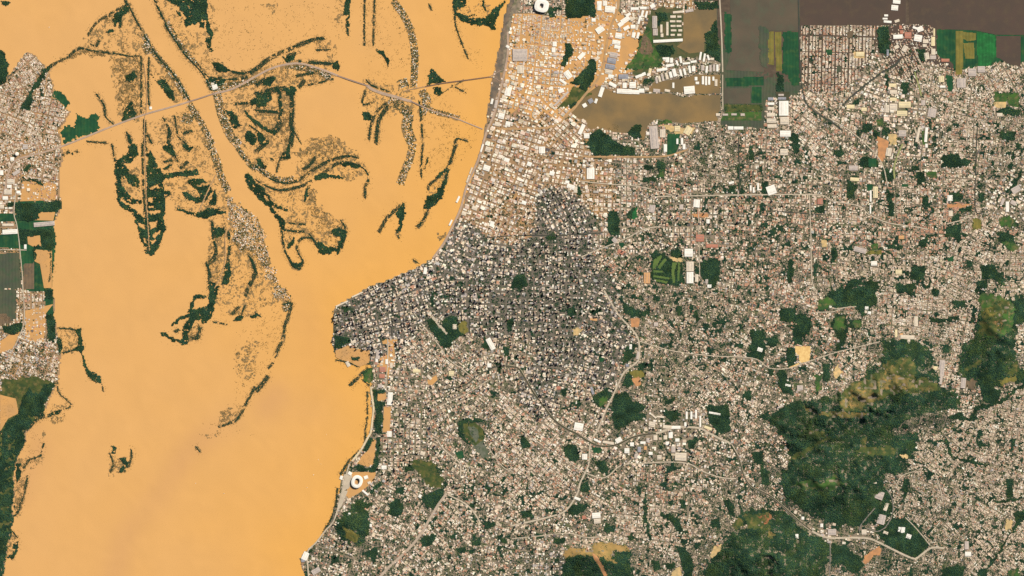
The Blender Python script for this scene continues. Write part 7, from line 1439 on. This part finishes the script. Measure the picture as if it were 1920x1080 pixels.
n = len(A['x'])
roofc = PAL[A['k']] * (.86 + .36 * rng.random((n, 1))) * (1 + (rng.random((n, 3)) - .5) * .10)
roofc = np.clip(roofc * (.90 + .2 * at(tint, A['x'], A['y']))[:, None], .02, .86)
wallc = np.clip(roofc * .35 + np.array([.27, .245, .215]), .05, .8)
z0 = np.maximum(zat(A['x'], A['y']), .3)
BX, BY = wx(A['x']), wy(A['y'])

# the tallest towers stand as buildings of their own
tid = np.where(A['tw'] & (A['x'] > 5) & (A['x'] < 1915) & (A['y'] > 5) & (A['y'] < 1075))[0]
tid = tid[np.argsort(-(A['h'][tid] * np.sqrt(A['w'][tid] * A['d'][tid])))][:110]
TW = {}
for key, wc in (('white', (.60, .57, .52)), ('grey', (.30, .29, .28)), ('tan', (.42, .34, .27)), ('brown', (.24, .18, .15))):
    wm = mat(key + '_tower_wall', wc, tuple(c * .8 for c in wc), .05)
    u = [(-.5, -.5), (.5, -.5), (.5, .5), (-.5, .5)]
    def boxmesh(nm, s, a, b, m_):
        me = bpy.data.meshes.new(nm)
        me.from_pydata([(x * s, y * s, a) for x, y in u] + [(x * s, y * s, b) for x, y in u], [], [(0, 1, 5, 4), (1, 2, 6, 5), (2, 3, 7, 6), (3, 0, 4, 7), (4, 5, 6, 7), (3, 2, 1, 0)])
        me.polygons.foreach_set('use_smooth', np.zeros(6, bool)); me.materials.append(m_); me.update(); return me
    TW[key] = (boxmesh('apartment_tower', 1.0, 0, 1, wm), boxmesh('roof_slab', .94, 1.002, 1.02, ROOFM['P' if key != 'white' else 'W']), boxmesh('lift_housing', .34, 1.02, 1.10, wm))
for t in tid:
    key = ('white', 'tan', 'tan', 'brown', 'grey', 'grey')[A['k'][t]]
    root = None
    for nm, me in zip(('apartment_tower', 'roof_slab', 'lift_housing'), TW[key]):
        o = bpy.data.objects.new(nm, me); col.objects.link(o)
        if root is None:
            o.location = (BX[t], BY[t], z0[t] - 1.5); o.rotation_euler = (0, 0, A['a'][t]); o.scale = (A['w'][t] * 1.1, A['d'][t] * 1.1, A['h'][t] + 6)
            root = o
        else:
            o.parent = root
    tag(root, None, 'tower', 'tall apartment towers of the city')
    PENDING.append((root, f'tall {key} apartment tower', float(A['x'][t]), float(A['y'][t])))
rest = np.ones(n, bool); rest[tid] = False
west = (A['x'] < 160)
isle = ~west & ~at(LAND, A['x'], A['y'])
for nm, s, lab in (('housing', rest & ~west & ~isle & ~A['tw'], 'tens of thousands of small pale and rust roofed houses packed along city streets'), ('tower_blocks', rest & ~west & ~isle & A['tw'], 'many grey and cream apartment blocks shading the downtown streets'),
                   ('riverbank_housing', rest & west, 'dense pale little houses of the western bank towns'), ('island_housing', rest & isle, 'scattered white and cream houses strung along the flooded islands')):
    if s.any():
        tag(boxes(nm, BX[s], BY[s], z0[s], A['w'][s], A['d'][s], A['h'][s], A['a'][s], roofc[s], wallc[s]), lab, 'houses', None, 'stuff')
TRX, TRY = np.concatenate(TRX), np.concatenate(TRY)
m = len(TRX)
o = trees('street_trees', TRX, TRY, np.maximum(zat(TRX, TRY), 0), PX * (.55 + .75 * rng.random(m)), 6 + 6 * rng.random(m), greens(m, (.2, .22, .18, .22, .18)) * 1.05, None, 4)
tag(o, 'dark green street and garden trees speckled between the houses', 'trees', None, 'stuff')
settle_labels()
